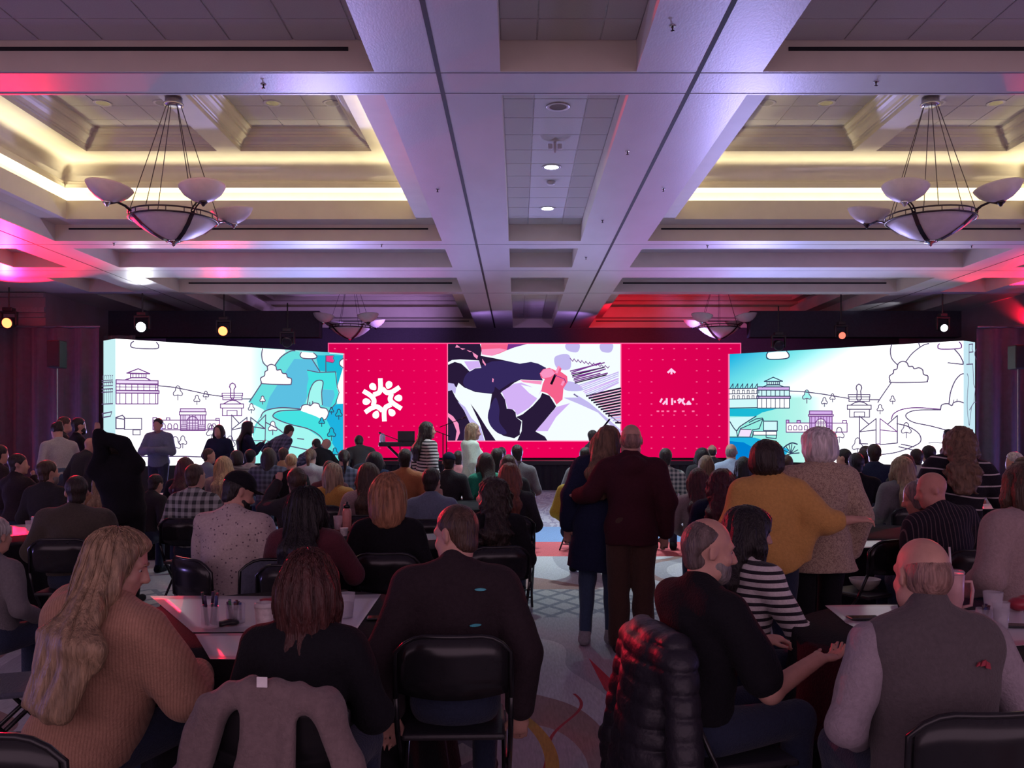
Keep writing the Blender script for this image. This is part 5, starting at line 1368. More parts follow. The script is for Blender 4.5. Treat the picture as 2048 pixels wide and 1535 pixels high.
CACHE = {}
def person(u, v, label, d=None, **sp):
    """u, v: picture position of the crown of the head, d: distance; everything else shapes the figure"""
    sp.setdefault('pose', 'sit'); sit = sp['pose'] == 'sit'
    if d is None: d = min(max(605.0 / max(v - V0, 1), 3.0), 18.5) if sit else 15.0
    ztop = HC + (V0 - v) * d / F
    lod = sp.get('lod', 0 if d < 4.6 else 1 if d < 8.0 else 2 if d < 12 else 3)
    h = sp.get('h', (0.0085, 0.0130, 0.0185, 0.025)[lod])
    r = Rig(sp)
    top_l = max(r.H((0, 0, 0.12))[2], r.H((0, -0.05, 0.10))[2]) + (0.012 if sp.get('hair', ('short',))[0] not in ('fringe', 'none') else 0.0)
    s = ztop / top_l
    if 's' in sp: s = sp['s']
    yaw = math.radians(sp.get('yaw', 0)); cz, sz_ = math.cos(yaw), math.sin(yaw)
    hx, hy_ = r.head[0] * s, r.head[1] * s
    hp = P(u, v, d)
    loc = (hp.x - (cz * hx - sz_ * hy_), hp.y - (sz_ * hx + cz * hy_), sp.get('zoff', 0.0))
    root = thing('person', label, 'person', loc, yaw, sp.get('group'))
    root.scale = (s, s, s)
    geo = {k: x for k, x in sp.items() if k not in ('yaw', 'group', 'color', 'bottom', 'skin', 'shoe', 'haircol', 'zoff', 'label', 'chair', 's', 'pat', 'd')}
    key = (h, repr(sorted((k, repr(x)) for k, x in geo.items() if k != 'seed' or lod < 2)))
    C = CACHE.get(key)
    if C is None:
        C = {}
        C['body'] = build_body(r, max(h, (0.0095, 0.0142, 0.0205, 0.027)[lod]), True, lod < 3).mesh('body')
        ft = build_top(r, h, sp.get('top', 'shirt')); C['top'] = ft.mesh('top')
        hs = sp.get('hair', ('short',))
        if hs[0] != 'none':
            fh = build_hair(r, min(h, 0.0135) if lod < 2 else h * 0.8, *hs); C['hair'] = fh.mesh('hair'); C['fh'] = fh
        if sp.get('under'):
            sp2 = dict(sp); sp2.update(infl=0.014, sleeve=1.93, collar=0, hem=0.0); r2 = Rig(sp2); C['under'] = build_top(r2, h, 'shirt').mesh('shirt')
        if sp.get('cap'): C['cap'] = build_hair(r, min(h, 0.010), 'cap').mesh('cap')
        if sp.get('beard'): C['beard'] = build_hair(r, min(h, 0.009), 'beard').mesh('beard')
        if not sp.get('nolegs'):
            hb = (0.018, 0.024, 0.032, 0.036)[lod] if sit else (0.014, 0.016, 0.024, 0.030)[lod]
            C['bottom'] = build_bottom(r, hb).mesh('trousers')
            if sp.get('shoes', True):
                hs_ = 0.022 if sit else 0.013 if lod < 2 else 0.02; C['shoe0'] = build_shoe(r, hs_, 0).mesh('shoe'); C['shoe1'] = build_shoe(r, hs_, 1).mesh('shoe')
        CACHE[key] = C
    sk = skin_mat(sp.get('skin', 'fair'))
    link('body', C['body'], sk, root)
    tn = sp.get('top', 'shirt')
    col = sp.get('color', 'black')
    link(tn if tn != 'puffy' else 'jacket', C['top'], CL(col), root)
    if 'hair' in C:
        hc = sp.get('haircol', 'dark'); link('hair', C['hair'], hair_mat(hc, HAIRC[hc]), root)
    if 'under' in C: link('shirt', C['under'], CL(sp['under']), root)
    if 'cap' in C: link('cap', C['cap'], CL(sp['cap']), root)
    if 'beard' in C: link('beard', C['beard'], hair_mat(sp['beard'], HAIRC[sp['beard']]), root)
    if 'bottom' in C: link(sp.get('bname', 'trousers'), C['bottom'], CL(sp.get('bottom', 'denim')), root)
    for q in ('shoe0', 'shoe1'):
        if q in C: link('shoe', C[q], CL(sp.get('shoe', 'black')), root)
    if lod == 0 or sp.get('eyes'):
        for sd in (-1, 1):
            e = MB().lathe([(0.0005, 0.0095), (0.005, 0.0083), (0.008, 0.005), (0.0095, 0), (0.008, -0.005), (0.004, -0.0086), (0.0005, -0.0095)], seg=12).build('eye', eye_w, root, True)
            e.location = r.H((sd * 0.0305, 0.0735, 0.003))
            q = r.H((sd * 0.0305, 0.0822, 0.003)); i = MB().lathe([(0.0003, 0.003), (0.0042, 0.001), (0.005, 0)], seg=10, cap=False).build('iris', eye_d, e, True)
            i.location = Vector(q) - Vector(e.location); i.rotation_euler = Matrix((r.HR @ np.array([[1, 0, 0], [0, 0, 1], [0, -1, 0]])).tolist()).to_euler()
            bm_ = MB().tube([tuple(r.H((sd * x, y, z))) for x, y, z in ((0.014, 0.0905, 0.022), (0.030, 0.0885, 0.029), (0.046, 0.078, 0.024))], [0.003, 0.0042, 0.002], 6)
            bm_.build('eyebrow', hair_mat(sp.get('browcol', 'brown'), HAIRC[sp.get('browcol', 'brown')]), root, True)
    root['_s'] = s
    PEOPLE.append((root, sp, r, C, s))
    return root, r, C
PEOPLE = []
CLOTH = {}
def CL(k):
    if k in CLOTH: return CLOTH[k]
    c = CLOTHC[k]
    CLOTH[k] = fabric(k, *c) if isinstance(c[0], tuple) else fabric(k, c)
    return CLOTH[k]
def strands(root, r, C, n, seed, color, L=0.4, rad=0.0022, spread=1.0):
    """loose locks laid over the hair volume, following it downwards"""
    f = C['fh']; g = np.random.default_rng(seed); H = r.H
    st = []
    while len(st) < n:
        a = g.uniform(-math.pi, math.pi); e = g.uniform(0.05, 1.0)
        p = np.array(H((0, -0.02, 0.03))) + r.HR @ (np.array([0.10 * math.sin(a) * e, -0.11 * math.cos(a) * e, 0.10 * math.sqrt(max(0, 1 - e * e)) + 0.02]))
        st.append(p)
    p = np.array(st); path = [p.copy()]
    dirw = np.array([0, 0, -1.0]); step = 0.018
    N = int(L / step)
    off = g.uniform(-0.001, 0.0045, (n, 1)); wob = g.uniform(0, 6.28, n)
    for k in range(N):
        for _ in range(2):
            dd = f.sample(p)[:, None]; gr = f.grad(p); p = p - gr * (dd - off) * 0.8
        gr = f.grad(p)
        t = dirw - gr * (gr @ dirw)[:, None]; ln = np.linalg.norm(t, axis=1, keepdims=True)
        rad_ = p - np.array(H((0, -0.02, 0.03))); rad_[:, 2] = 0
        t = np.where(ln < 0.35, rad_ / np.maximum(np.linalg.norm(rad_, axis=1, keepdims=True), 1e-5), t / np.maximum(ln, 1e-5))
        side = np.cross(t, gr); t = t + side * (0.10 * np.sin(wob + k * 0.45))[:, None]
        path[-1] = p.copy(); p = p + t * step; path.append(p.copy())
    path = np.stack(path[:-1], 1)
    m = MB(); keep = 0
    for i in range(n):
        pt = path[i]; dv = f.sample(pt); ok = np.abs(dv) < 0.02
        e = len(pt) if ok.all() else max(2, int(np.argmin(ok)))
        e = int(e * g.uniform(0.6, 1.0))
        if e < 4: continue
        # keep out of the face
        q = (pt[:e] - r.head) @ r.HR
        if np.any((q[:, 1] > 0.062) & (q[:, 2] < 0.05)): continue
        m.tube(pt[:e], [rad * (1 - 0.6 * (j / e)) for j in range(e)], 4, cap=False)
    if m.v:
        o = m.build('hair_lock', hair_mat(color, HAIRC[color]), root, True); o['kind'] = 'stuff'
CLOTHC = {
    'black': (0.010, 0.010, 0.013), 'charcoal': (0.030, 0.028, 0.032), 'darkjacket': (0.028, 0.020, 0.024), 'navy': (0.014, 0.018, 0.045), 'denim': (0.022, 0.030, 0.060), 'bluejean': (0.05, 0.08, 0.14), 'maroon': (0.045, 0.012, 0.018), 'brownpants': (0.060, 0.030, 0.022),
    'camel': ((0.36, 0.20, 0.135), 'knit', (0.24, 0.12, 0.08), 1.0), 'mustard': (0.45, 0.24, 0.055), 'ochre': (0.50, 0.27, 0.08), 'olive': (0.060, 0.050, 0.040), 'grey': (0.14, 0.13, 0.14), 'fleece': (0.085, 0.072, 0.076), 'lightgrey': (0.33, 0.32, 0.34), 'bluegrey': (0.13, 0.16, 0.22), 'white': (0.6, 0.58, 0.58),
    'palegreen': (0.52, 0.62, 0.52), 'green': (0.02, 0.23, 0.14), 'yellow': (0.55, 0.40, 0.05), 'rust': (0.33, 0.12, 0.05), 'tanjacket': (0.30, 0.17, 0.10), 'red': (0.42, 0.02, 0.04), 'pinkgrey': (0.32, 0.23, 0.23), 'blueshirt': (0.30, 0.38, 0.52), 'wine': (0.09, 0.02, 0.03), 'pink': (0.5, 0.2, 0.22),
    'floral': ((0.46, 0.38, 0.36), 'speck', (0.14, 0.10, 0.12), 2.1), 'bwstripe': ((0.50, 0.46, 0.45), 'stripe', (0.012, 0.012, 0.016), 1.0), 'whitestripe': ((0.6, 0.56, 0.55), 'stripe', (0.02, 0.018, 0.025), 1.15),
    'thinstripe': ((0.016, 0.014, 0.02), 'thin', (0.5, 0.45, 0.45), 1.0), 'pinstripe': ((0.022, 0.02, 0.028), 'pin', (0.13, 0.09, 0.10), 1.0), 'plaidgreen': ((0.05, 0.055, 0.055), 'plaid', (0.40, 0.42, 0.40), 1.0), 'plaidblue': ((0.03, 0.035, 0.06), 'plaid', (0.10, 0.11, 0.17), 1.0),
    'plaidwhite': ((0.42, 0.44, 0.40), 'plaid', (0.05, 0.07, 0.08), 1.3), 'tweed': ((0.40, 0.30, 0.22), 'tweed', (0.24, 0.165, 0.13), 1.5), 'greystripe': ((0.16, 0.15, 0.16), 'stripe', (0.07, 0.06, 0.07), 1.0), 'vestsleeve': (0.26, 0.22, 0.25),
}
# ================================================================== THE CROWD
pp = person
# ---------------- foreground
A_ = pp(243, 1062, 'long-haired blonde woman in camel sweater at the lower left, turned to the right', d=3.3, fem=1, g=1.42, sw=1.1, yaw=-24, side=7, lean=6, hairw=1.3, bkx=0.06, hf=0.016, head=(-54, 12), hair=('long', 0.44, 1.2), haircol='sandy', color='camel', top='sweater', la='table', ra='table', infl=0.034, hem=-0.04, wrinkle=0.009, collar=0.9, chubby=1, browcol='sandy')
strands(A_[0], A_[1], A_[2], 420, 1, 'sandy', 0.55, 0.0024)
B_ = pp(618, 1103, 'woman with straight auburn hair and black top seen from behind at the near table', d=3.08, fem=1, yaw=-6, lean=6, head=(6, 14), hair=('long', 0.25, 1.06), haircol='auburn', color='black', top='blouse', la='folded', ra='folded', infl=0.018, sw=0.98, g=0.98)
strands(B_[0], B_[1], B_[2], 420, 2, 'auburn', 0.34, 0.0022)
C_ = pp(912, 1008, 'man in dark jacket with two teal dashes on the back, looking down to the left', d=3.8, g=1.06, sw=1.06, yaw=2, lean=4, head=(52, 14), hair=('crew',), haircol='brown', beard='dark', color='darkjacket', top='jacket', infl=0.032, collar=2.0, ra='hang', la='hang', wrinkle=0.003, chubby=1)
D_ = pp(1418, 1032, 'grey-bearded man in black t-shirt seated in profile, arms on the table', d=3.45, g=0.98, sw=0.96, yaw=-62, lean=4, head=(-22, 6), hair=('recede',), haircol='pepper', beard='grey', color='black', top='t_shirt', sleeve=0.8, infl=0.024, collar=0.6,
         ra=((0.27, 0.12, 0.17), (0.24, 0.39, 0.27), (-0.1, 0.98, 0.0)), la=((-0.25, 0.18, 0.2), (-0.10, 0.42, 0.27), (0.2, 0.95, 0.1)), h=0.0085, browcol='grey')
E_ = pp(1843, 1078, 'bald man in grey fleece vest seen from behind at the lower right', d=2.9, g=1.22, sw=1.12, yaw=4, lean=6, head=(6, 6), hair=('fringe',), haircol='stubble', color='fleece', top='vest', sleeve=0, under='vestsleeve', infl=0.034, collar=2.2, ra='lap', la='lap', wrinkle=0.003, chubby=1)
F_ = pp(1503, 1013, 'black-haired woman in white striped shirt beside the grey-bearded man', d=4.4, fem=1, g=1.05, yaw=-62, lean=8, head=(-20, 6), hair=('long', 0.30, 1.25), haircol='black', color='whitestripe', top='shirt', sleeve=1.25, la='table', ra='table', infl=0.02)
G_ = pp(2195, 1130, 'person in red sweater cut off by the right picture edge', d=3.0, fem=1, g=1.15, yaw=35, hair=('bob', 0.2), haircol='brown', color='red', top='sweater', infl=0.03, la='table', ra='lap')
# ---------------- standing couples
H_ = pp(1262, 849, 'bald man standing in the aisle in maroon jacket and brown trousers', d=6.7, pose='stand', g=1.06, sw=1.06, yaw=-4, head=(4, 8), hair=('fringe',), haircol='stubble', color='maroon', top='jacket', bottom='brownpants', shoe='charcoal', infl=0.030, collar=1.4, hood=1, hem=-0.13, pinf=0.012, flare_leg=0.02, ra='down',
         la=((-0.30, 0.02, 0.26), (-0.40, 0.16, 0.22), (-0.6, 0.7, 0.0)), chubby=1, h=0.0118)
I_ = pp(1216, 851, 'long-haired woman in dark coat and jeans hugging the bald man in the aisle', d=6.95, pose='stand', fem=1, yaw=-16, side=6, head=(-14, 4, 12), hair=('long', 0.36, 1.05), haircol='lightbrown', color='navy', top='coat', hem=-0.36, flare=0.03, infl=0.034, bottom='bluejean', shoe='lightgrey', flare_leg=0.0, la='down', ra='folded', legs={1: 0.04, -1: -0.05}, h=0.0118)
J_ = pp(1538, 877, 'woman standing in mustard poncho with her arm around her neighbour', d=5.45, pose='stand', fem=1, g=1.12, yaw=-10, head=(-36, 2), hair=('bob', 0.06, 1.08), haircol='dark', color='ochre', top='poncho', hem=-0.12, sleeve=1.35, infl=0.03, bottom='denim', ra=((0.36, -0.05, 0.25), (0.52, -0.04, 0.27), (1.0, 0.05, 0.05)), la='down', h=0.0118)
K_ = pp(1632, 852, 'silver-haired woman standing in tweed jacket, back to the camera', d=5.75, pose='stand', fem=1, g=1.2, sw=1.1, yaw=6, head=(26, 4), hair=('bob', 0.08, 1.1), haircol='white', color='tweed', top='jacket', hem=-0.16, flare=0.05, infl=0.032, bottom='black', la='folded', ra='down', h=0.0118, wrinkle=0.0025)
# ---------------- middle rows
L_ = pp(478, 945, 'bearded man in backward-tilted black cap and pale patterned shirt', d=5.9, g=1.25, sw=1.16, yaw=-22, lean=6, head=(-34, 18), hair=('crew',), haircol='black', cap='black', beard='black', color='floral', top='shirt', sleeve=0.85, infl=0.030, hem=-0.06, la='table', ra='folded', collar=0.5, h=0.0118)
M_ = pp(614, 972, 'woman with very long black hair and dark brown top at the second table', d=5.6, fem=1, yaw=-4, g=1.1, head=(0, 8), hair=('long', 0.50, 1.2), haircol='black', color='wine', top='sweater', la='table', ra='table', h=0.0118)
strands(M_[0], M_[1], M_[2], 200, 4, 'black', 0.5, 0.003)
N_ = pp(776, 957, 'woman with wavy strawberry-blonde bob and black top', d=6.1, fem=1, yaw=4, g=1.1, head=(0, 10), hair=('bob', 0.36, 1.18), haircol='straw', color='black', top='sweater', h=0.0118)
strands(N_[0], N_[1], N_[2], 220, 5, 'straw', 0.26, 0.003)
O_ = pp(982, 954, 'dark-haired woman in black smiling to the left at the aisle', d=6.4, fem=1, yaw=14, head=(58, 2), hair=('curly', 0.32, 1.12), haircol='dark', color='black', top='jacket', infl=0.026, h=0.0118)
pp(1019, 924, 'woman with long straight auburn hair at the aisle, one row farther', d=8.6, fem=1, yaw=2, hair=('long', 0.42, 1.05), haircol='red', color='charcoal', top='jacket', h=0.014)
Q_ = pp(153, 950, 'stout man in olive jacket with his back to us at left', d=6.9, g=1.25, sw=1.2, yaw=6, head=(22, 4), hair=('short',), haircol='dark', color='olive', top='jacket', infl=0.034, collar=1, ra='lap', la='lap', h=0.0118)
R_ = pp(232, 876, 'man in black standing and stretching with both hands behind his head', d=8.5, pose='stand', g=1.36, sw=1.12, yaw=8, side=-9, lean=-5, hy=0.06, hz=-0.05, head=(10, 0), hair=('short',), haircol='dark', color='black', top='sweater', infl=0.026, hem=-0.10, bottom='black', ra=((0.12, -0.06, 0.68), (-0.06, -0.08, 0.78), (-0.7, 0.0, 0.7)), la=((-0.11, -0.05, 0.60), (-0.08, -0.08, 0.84), (0.1, 0, 1.0)), h=0.013)
pp(391, 925, 'short-haired man in green checked shirt with his back to us', d=8.4, g=1.1, yaw=-6, head=(-16, 0), hair=('crew',), haircol='brown', color='plaidgreen', top='shirt', h=0.0145)
pp(372, 913, 'woman with maroon hair in dark top behind the checked shirt man', d=11, fem=1, yaw=-10, hair=('long', 0.3), haircol='darkred', color='black', top='sweater')
pp(593, 935, 'brown-haired person raising a fist in grey sleeve', d=8.0, yaw=12, head=(10, 0), hair=('short', 0.2, 1.06), haircol='brown', color='charcoal', top='sweater', la='raise', h=0.0145)
pp(669, 924, 'woman with straight blond hair and mustard sweater', d=9.8, fem=1, yaw=-12, head=(-22, 0), hair=('long', 0.2), haircol='sandy', color='mustard', top='sweater', h=0.0145)
pp(737, 924, 'woman with long brown hair and off-white top', d=8.7, fem=1, yaw=6, hair=('long', 0.36, 1.08), haircol='brown', color='pinkgrey', top='sweater', h=0.0145)
pp(864, 935, 'dark-haired man in blue-grey polo shirt, elbow on the table', d=8.3, yaw=-4, head=(-14, 4), hair=('short', 0.2, 1.04), haircol='dark', color='bluegrey', top='shirt', sleeve=1.4, ra='chin', collar=0.6, h=0.0145)
pp(1398, 935, 'woman with long dark red hair at the right table edge', d=8.8, fem=1, yaw=-12, head=(-25, 4), hair=('long', 0.45), haircol='darkred', color='pinkgrey', top='sweater', h=0.0145)
pp(1445, 936, 'woman with wavy dark red hair over a navy jacket', d=7.7, fem=1, yaw=-16, head=(-18, 4), hair=('curly', 0.48, 1.15), haircol='darkred', color='navy', top='jacket', infl=0.026, h=0.0145)
pp(1862, 946, 'bald ruddy man in dark pinstripe shirt leaning to the left', d=6.3, g=1.2, sw=1.12, yaw=12, side=-8, lean=6, head=(66, 6), hair=('none',), color='pinstripe', skin='pink', top='shirt', infl=0.026, collar=0.8, h=0.0118, chubby=1)
pp(1833, 962, 'grey-haired woman in tan jacket next to the ruddy bald man', d=6.55, fem=1, yaw=30, side=-10, lean=10, head=(40, 4), hair=('bob', 0.0, 0.98), haircol='grey', color='tanjacket', top='jacket', infl=0.026, skin='pink', h=0.013)
T_ = pp(1922, 857, 'curly-haired woman standing in black sweater with thin white stripes, bending over', d=7.0, pose='stand', fem=1, g=1.12, yaw=-14, lean=14, side=7, head=(-20, 14), hair=('curly', 0.36, 1.2), haircol='lightbrown', color='thinstripe', top='sweater', infl=0.034, hem=-0.05, bottom='black', ra=((0.36, 0.04, 0.2), (0.58, 0.10, 0.10), (1.0, 0.2, -0.1)), la='down', h=0.013)
pp(2040, 922, 'person in pinkish grey shirt seated at the right picture edge', d=5.3, fem=1, g=1.2, yaw=20, hair=('long', 0.2), haircol='brown', color='pinkgrey', top='shirt', infl=0.034, hem=-0.05, h=0.013)
pp(2026, 903, 'white-haired person in yellow sweater by the right drape', d=12.0, yaw=48, head=(20, 0), hair=('short', 0.2, 1.05), haircol='silver', color='yellow', top='sweater', la='folded')
pp(1803, 911, 'woman with long ash-blond hair and grey hoodie', d=9.6, fem=1, yaw=4, hair=('long', 0.48, 1.1), haircol='sandy', color='grey', top='hoodie', hood=1, infl=0.026, h=0.0155)
pp(1712, 904, 'dark-haired man in black t-shirt in front of the right screen', d=10.5, yaw=-8, g=1.1, sw=1.1, hair=('short',), haircol='black', color='black', top='t_shirt', sleeve=0.8, h=0.0155)
# ---------------- left far rows
pp(38, 906, 'man in glasses resting his chin on his hand at far left', d=10.7, yaw=-30, head=(-40, 0), hair=('short',), haircol='dark', color='darkjacket', top='jacket', ra='chin', infl=0.026, h=0.0155)
pp(97, 919, 'man with sunglasses pushed up on his head, dark jacket', d=9.2, g=1.1, yaw=-16, head=(-20, 0), hair=('short',), haircol='brown', beard='grey', color='charcoal', top='jacket', infl=0.026, h=0.0155)
pp(2, 888, 'dark-haired person cut off by the left picture edge', d=12.5, yaw=-40, hair=('short',), haircol='dark', color='darkjacket', top='jacket')
pp(-8, 1033, 'grey-haired person in grey cut off at the left edge', d=5.2, g=1.1, yaw=-20, hair=('short', 0.2, 1.08), haircol='silver', color='grey', top='sweater')
pp(114, 845, 'dark-haired woman standing in grey sweater and jeans, bending to the left', d=13.0, pose='stand', fem=1, yaw=46, lean=14, head=(10, 16), hair=('bun',), haircol='dark', color='lightgrey', top='sweater', bottom='bluejean', hem=0.0, ra='folded')
pp(131, 832, 'man standing in profile behind the woman in grey', d=15.0, pose='stand', yaw=-60, hair=('short',), haircol='brown', color='charcoal', top='shirt', ra='phone')
pp(159, 834, 'bearded man standing in black t-shirt by the left drape', d=14.5, pose='stand', yaw=-50, hair=('short',), haircol='black', beard='black', color='black', top='t_shirt', sleeve=0.8, ra='phone', la='phone')
pp(182, 876, 'person in dark jacket standing at the table by the left drape', d=12.5, pose='stand', yaw=-30, lean=18, hair=('none',), color='charcoal', top='jacket', infl=0.03, nolegs=0)
pp(208, 936, 'woman with long pale hair half hidden by the stretching man', d=9.4, fem=1, yaw=6, hair=('long', 0.42), haircol='sandy', color='tanjacket', top='jacket')
pp(312, 948, 'person in dark sweater leaning on a white table right of the stretching man', d=10.2, yaw=-20, lean=16, hair=('short',), haircol='dark', color='charcoal', top='sweater')
pp(316, 835, 'man standing in grey hoodie in front of the left screen, facing us', d=17.5, pose='stand', yaw=176, g=1.1, hair=('short',), haircol='black', color='bluegrey', top='hoodie', hood=1, ra='folded', la='folded', infl=0.03)
pp(437, 848, 'woman standing in dark jacket in front of the left screen', d=17.5, pose='stand', fem=1, yaw=170, hair=('long', 0.3), haircol='dark', color='navy', top='jacket', ra='folded', la='lap', infl=0.026)
pp(498, 841, 'woman with long dark hair standing side-on before the left screen', d=18.0, pose='stand', fem=1, yaw=-64, hair=('long', 0.4, 1.1), haircol='black', color='navy', top='sweater', ra='phone', la='phone')
pp(578, 850, 'man in dark plaid shirt bending over in front of the teal mountain', d=18.6, pose='stand', yaw=-40, lean=32, hair=('short',), haircol='dark', color='plaidblue', top='shirt', ra='down', la='hip', sw=1.1)
pp(633, 878, 'black-haired person bowing at the right end of left screen', d=16.4, pose='stand', yaw=40, lean=38, hair=('short',), haircol='black', color='black', top='sweater')
pp(652, 879, 'person in dark checked shirt bent over beside the bowing person', d=18.2, pose='stand', yaw=-50, lean=52, hair=('none',), color='plaidblue', top='shirt')
pp(718, 871, 'man in charcoal sweater bending over near the keyboard', d=16.0, pose='stand', yaw=20, lean=36, g=1.15, sw=1.1, hair=('short',), haircol='black', color='charcoal', top='sweater')
pp(419, 895, 'man in blue shirt in profile in front of the left screen', d=14.5, yaw=-40, head=(-30, 0), hair=('crew',), haircol='brown', color='bluegrey', top='shirt')
pp(448, 911, 'woman with long blond hair and beige sweater in the left rows', d=11.6, fem=1, yaw=2, hair=('long', 0.34, 1.1), haircol='blond', color='pinkgrey', top='sweater')
pp(475, 899, 'dark-haired woman in grey striped top in the left rows', d=14.0, fem=1, yaw=-8, hair=('bob', 0.1), haircol='dark', color='greystripe', top='shirt')
pp(502, 898, 'dark-haired person in white shirt in the left rows', d=15.0, yaw=-20, hair=('short', 0.2, 1.06), haircol='black', color='lightgrey', top='shirt')
pp(538, 894, 'broad person with dark hair and dark plaid flannel shirt', d=13.5, g=1.2, sw=1.2, yaw=0, hair=('long', 0.2), haircol='dark', color='plaidblue', top='shirt')
pp(568, 894, 'brown-haired man in tan shirt in the left rows', d=15.5, yaw=-20, hair=('short',), haircol='brown', color='tanjacket', top='shirt')
pp(583, 906, 'woman with curly blond updo in black top', d=12.4, fem=1, yaw=0, hair=('bun',), haircol='blond', color='black', top='sweater')
pp(622, 896, 'person with ponytail and pale grey hoodie in the left rows', d=13.6, fem=1, yaw=-4, hair=('pony',), haircol='lightbrown', color='lightgrey', top='hoodie', hood=1, infl=0.026)
pp(688, 898, 'woman with dark ponytail and flannel shirt near the keyboard', d=12.8, fem=1, yaw=16, hair=('pony',), haircol='dark', color='plaidblue', top='shirt')
pp(660, 920, 'person in dark red top behind the mustard sweater', d=11.0, yaw=0, hair=('short',), haircol='dark', color='wine', top='sweater')
pp(750, 902, 'person with big dark curly hair near the stage', d=13.5, yaw=0, hair=('curly', 0.16, 1.3), haircol='black', color='navy', top='sweater')
pp(811, 897, 'dark-haired man in rust-brown shirt in the middle rows', d=11.5, yaw=-4, hair=('short', 0.2, 1.06), haircol='dark', color='rust', top='shirt')
pp(856, 842, 'woman standing in black and white striped sweater and dark scarf', d=13.0, lod=1, pose='stand', fem=1, yaw=-58, head=(-16, 0), hair=('long', 0.34), haircol='dark', color='bwstripe', top='sweater', hem=-0.12, collar=2.5, bottom='navy', infl=0.03)
pp(898, 904, 'man in dark cap and charcoal sweater in the middle rows', d=11.8, yaw=-2, hair=('crew',), haircol='dark', cap='navy', color='charcoal', top='sweater')
pp(917, 900, 'person in pink top beside the dark cap man', d=14.0, fem=1, yaw=0, hair=('short',), haircol='dark', color='pink', top='shirt')
pp(947, 845, 'blonde woman standing in pale green hoodie and jeans, facing right', d=13.4, lod=1, pose='stand', fem=1, yaw=-78, head=(-6, 6), hair=('long', 0.2), haircol='sandy', color='palegreen', top='hoodie', hood=1, hem=-0.02, bottom='bluejean', infl=0.034)
pp(970, 904, 'dark-haired woman with green sleeves near the aisle', d=12.0, fem=1, yaw=24, hair=('long', 0.3, 1.08), haircol='dark', color='green', top='sweater')
pp(994, 896, 'dark-haired man in black top near the aisle', d=12.6, yaw=0, hair=('short', 0.2, 1.08), haircol='dark', color='charcoal', top='sweater')
pp(1003, 893, 'person with black hair in the row before the stage', d=15.5, yaw=0, hair=('short',), haircol='black', color='black', top='sweater')
pp(1017, 908, 'brown-haired woman with dark top behind the long auburn hair', d=11.0, fem=1, yaw=0, hair=('long', 0.2), haircol='brown', color='charcoal', top='sweater')
pp(1034, 887, 'man in grey shirt at the left side of the aisle, front row', d=12.6, yaw=4, hair=('crew',), haircol='dark', beard='dark', color='grey', top='shirt')
# ---------------- right far rows
pp(1172, 894, 'man in grey shirt leaning forward right of the aisle', d=12.6, yaw=-26, lean=14, hair=('short',), haircol='dark', color='grey', top='shirt')
pp(1187, 859, 'man standing in profile near the right side of the stage', d=16.5, pose='stand', yaw=-70, hair=('short',), haircol='dark', color='charcoal', top='shirt')
pp(1158, 922, 'person in yellow top partly hidden by the hugging couple', d=10.2, fem=1, yaw=-16, hair=('short',), haircol='brown', color='yellow', top='shirt', lean=10)
pp(1331, 895, 'man in white checked shirt in front of the red screen', d=12.0, yaw=-6, hair=('short',), haircol='dark', color='plaidwhite', top='shirt')
pp(1412, 909, 'woman with ash-brown hair in the right rows', d=12.2, fem=1, yaw=0, hair=('long', 0.24), haircol='lightbrown', color='charcoal', top='sweater')
pp(1404, 894, 'person with black curly hair in the right rows', d=14.5, yaw=0, hair=('curly', 0.12, 1.15), haircol='black', color='charcoal', top='sweater')
pp(1424, 889, 'bald man far back in the right rows', d=16.5, yaw=0, hair=('fringe',), haircol='dark', color='charcoal', top='shirt')
pp(1462, 887, 'grey-haired man in pale blue shirt in front of the right screen', d=13.6, yaw=-10, g=1.1, lean=8, hair=('fringe',), haircol='grey', color='blueshirt', top='shirt')
pp(1486, 912, 'dark-haired woman in black behind the poncho woman', d=11.4, fem=1, yaw=0, hair=('long', 0.2), haircol='black', color='black', top='sweater')
pp(1572, 909, 'dark-haired person seated between the poncho and tweed women', d=12.0, yaw=0, hair=('short', 0.2, 1.05), haircol='brown', color='navy', top='shirt')
pp(1583, 930, 'red-haired person seated just left of the tweed jacket', d=9.2, fem=1, yaw=0, hair=('bob', 0.1), haircol='red', color='charcoal', top='sweater')
pp(1686, 896, 'black-haired man in profile before the right screen', d=13.0, yaw=30, head=(30, 0), hair=('short',), haircol='black', color='black', top='shirt')
pp(1727, 896, 'person with dark hair in brown top before the right screen', d=13.4, yaw=-10, hair=('short',), haircol='dark', color='darkjacket', top='shirt')
pp(1748, 887, 'man with dark hair in navy shirt before the right screen', d=12.6, yaw=-14, g=1.1, hair=('short', 0.2, 1.06), haircol='dark', color='navy', top='shirt')
pp(1733, 890, 'man with beard half hidden by the navy shirt', d=14.2, yaw=-60, hair=('short',), haircol='dark', beard='dark', color='charcoal', top='shirt')
pp(1832, 896, 'dark-haired person in white shirt near the curly-haired woman', d=12.6, yaw=0, hair=('short',), haircol='dark', color='lightgrey', top='shirt')
pp(1856, 890, 'dark-haired person in dark vest near the curly-haired woman', d=13.4, yaw=12, hair=('short', 0.2, 1.06), haircol='black', color='navy', top='vest')
pp(1810, 907, 'brown-haired woman just behind the ash-blond hair', d=11.2, fem=1, yaw=0, hair=('long', 0.2), haircol='brown', color='charcoal', top='sweater')
pp(1895, 857, 'dark figure standing right in front of the right screen edge', d=17.0, pose='stand', yaw=50, hair=('bun',), haircol='black', color='charcoal', top='shirt')
pp(2044, 912, 'person with brown hair behind the pinkish grey shirt', d=9.5, yaw=30, hair=('short',), haircol='brown', color='pinkgrey', top='shirt')
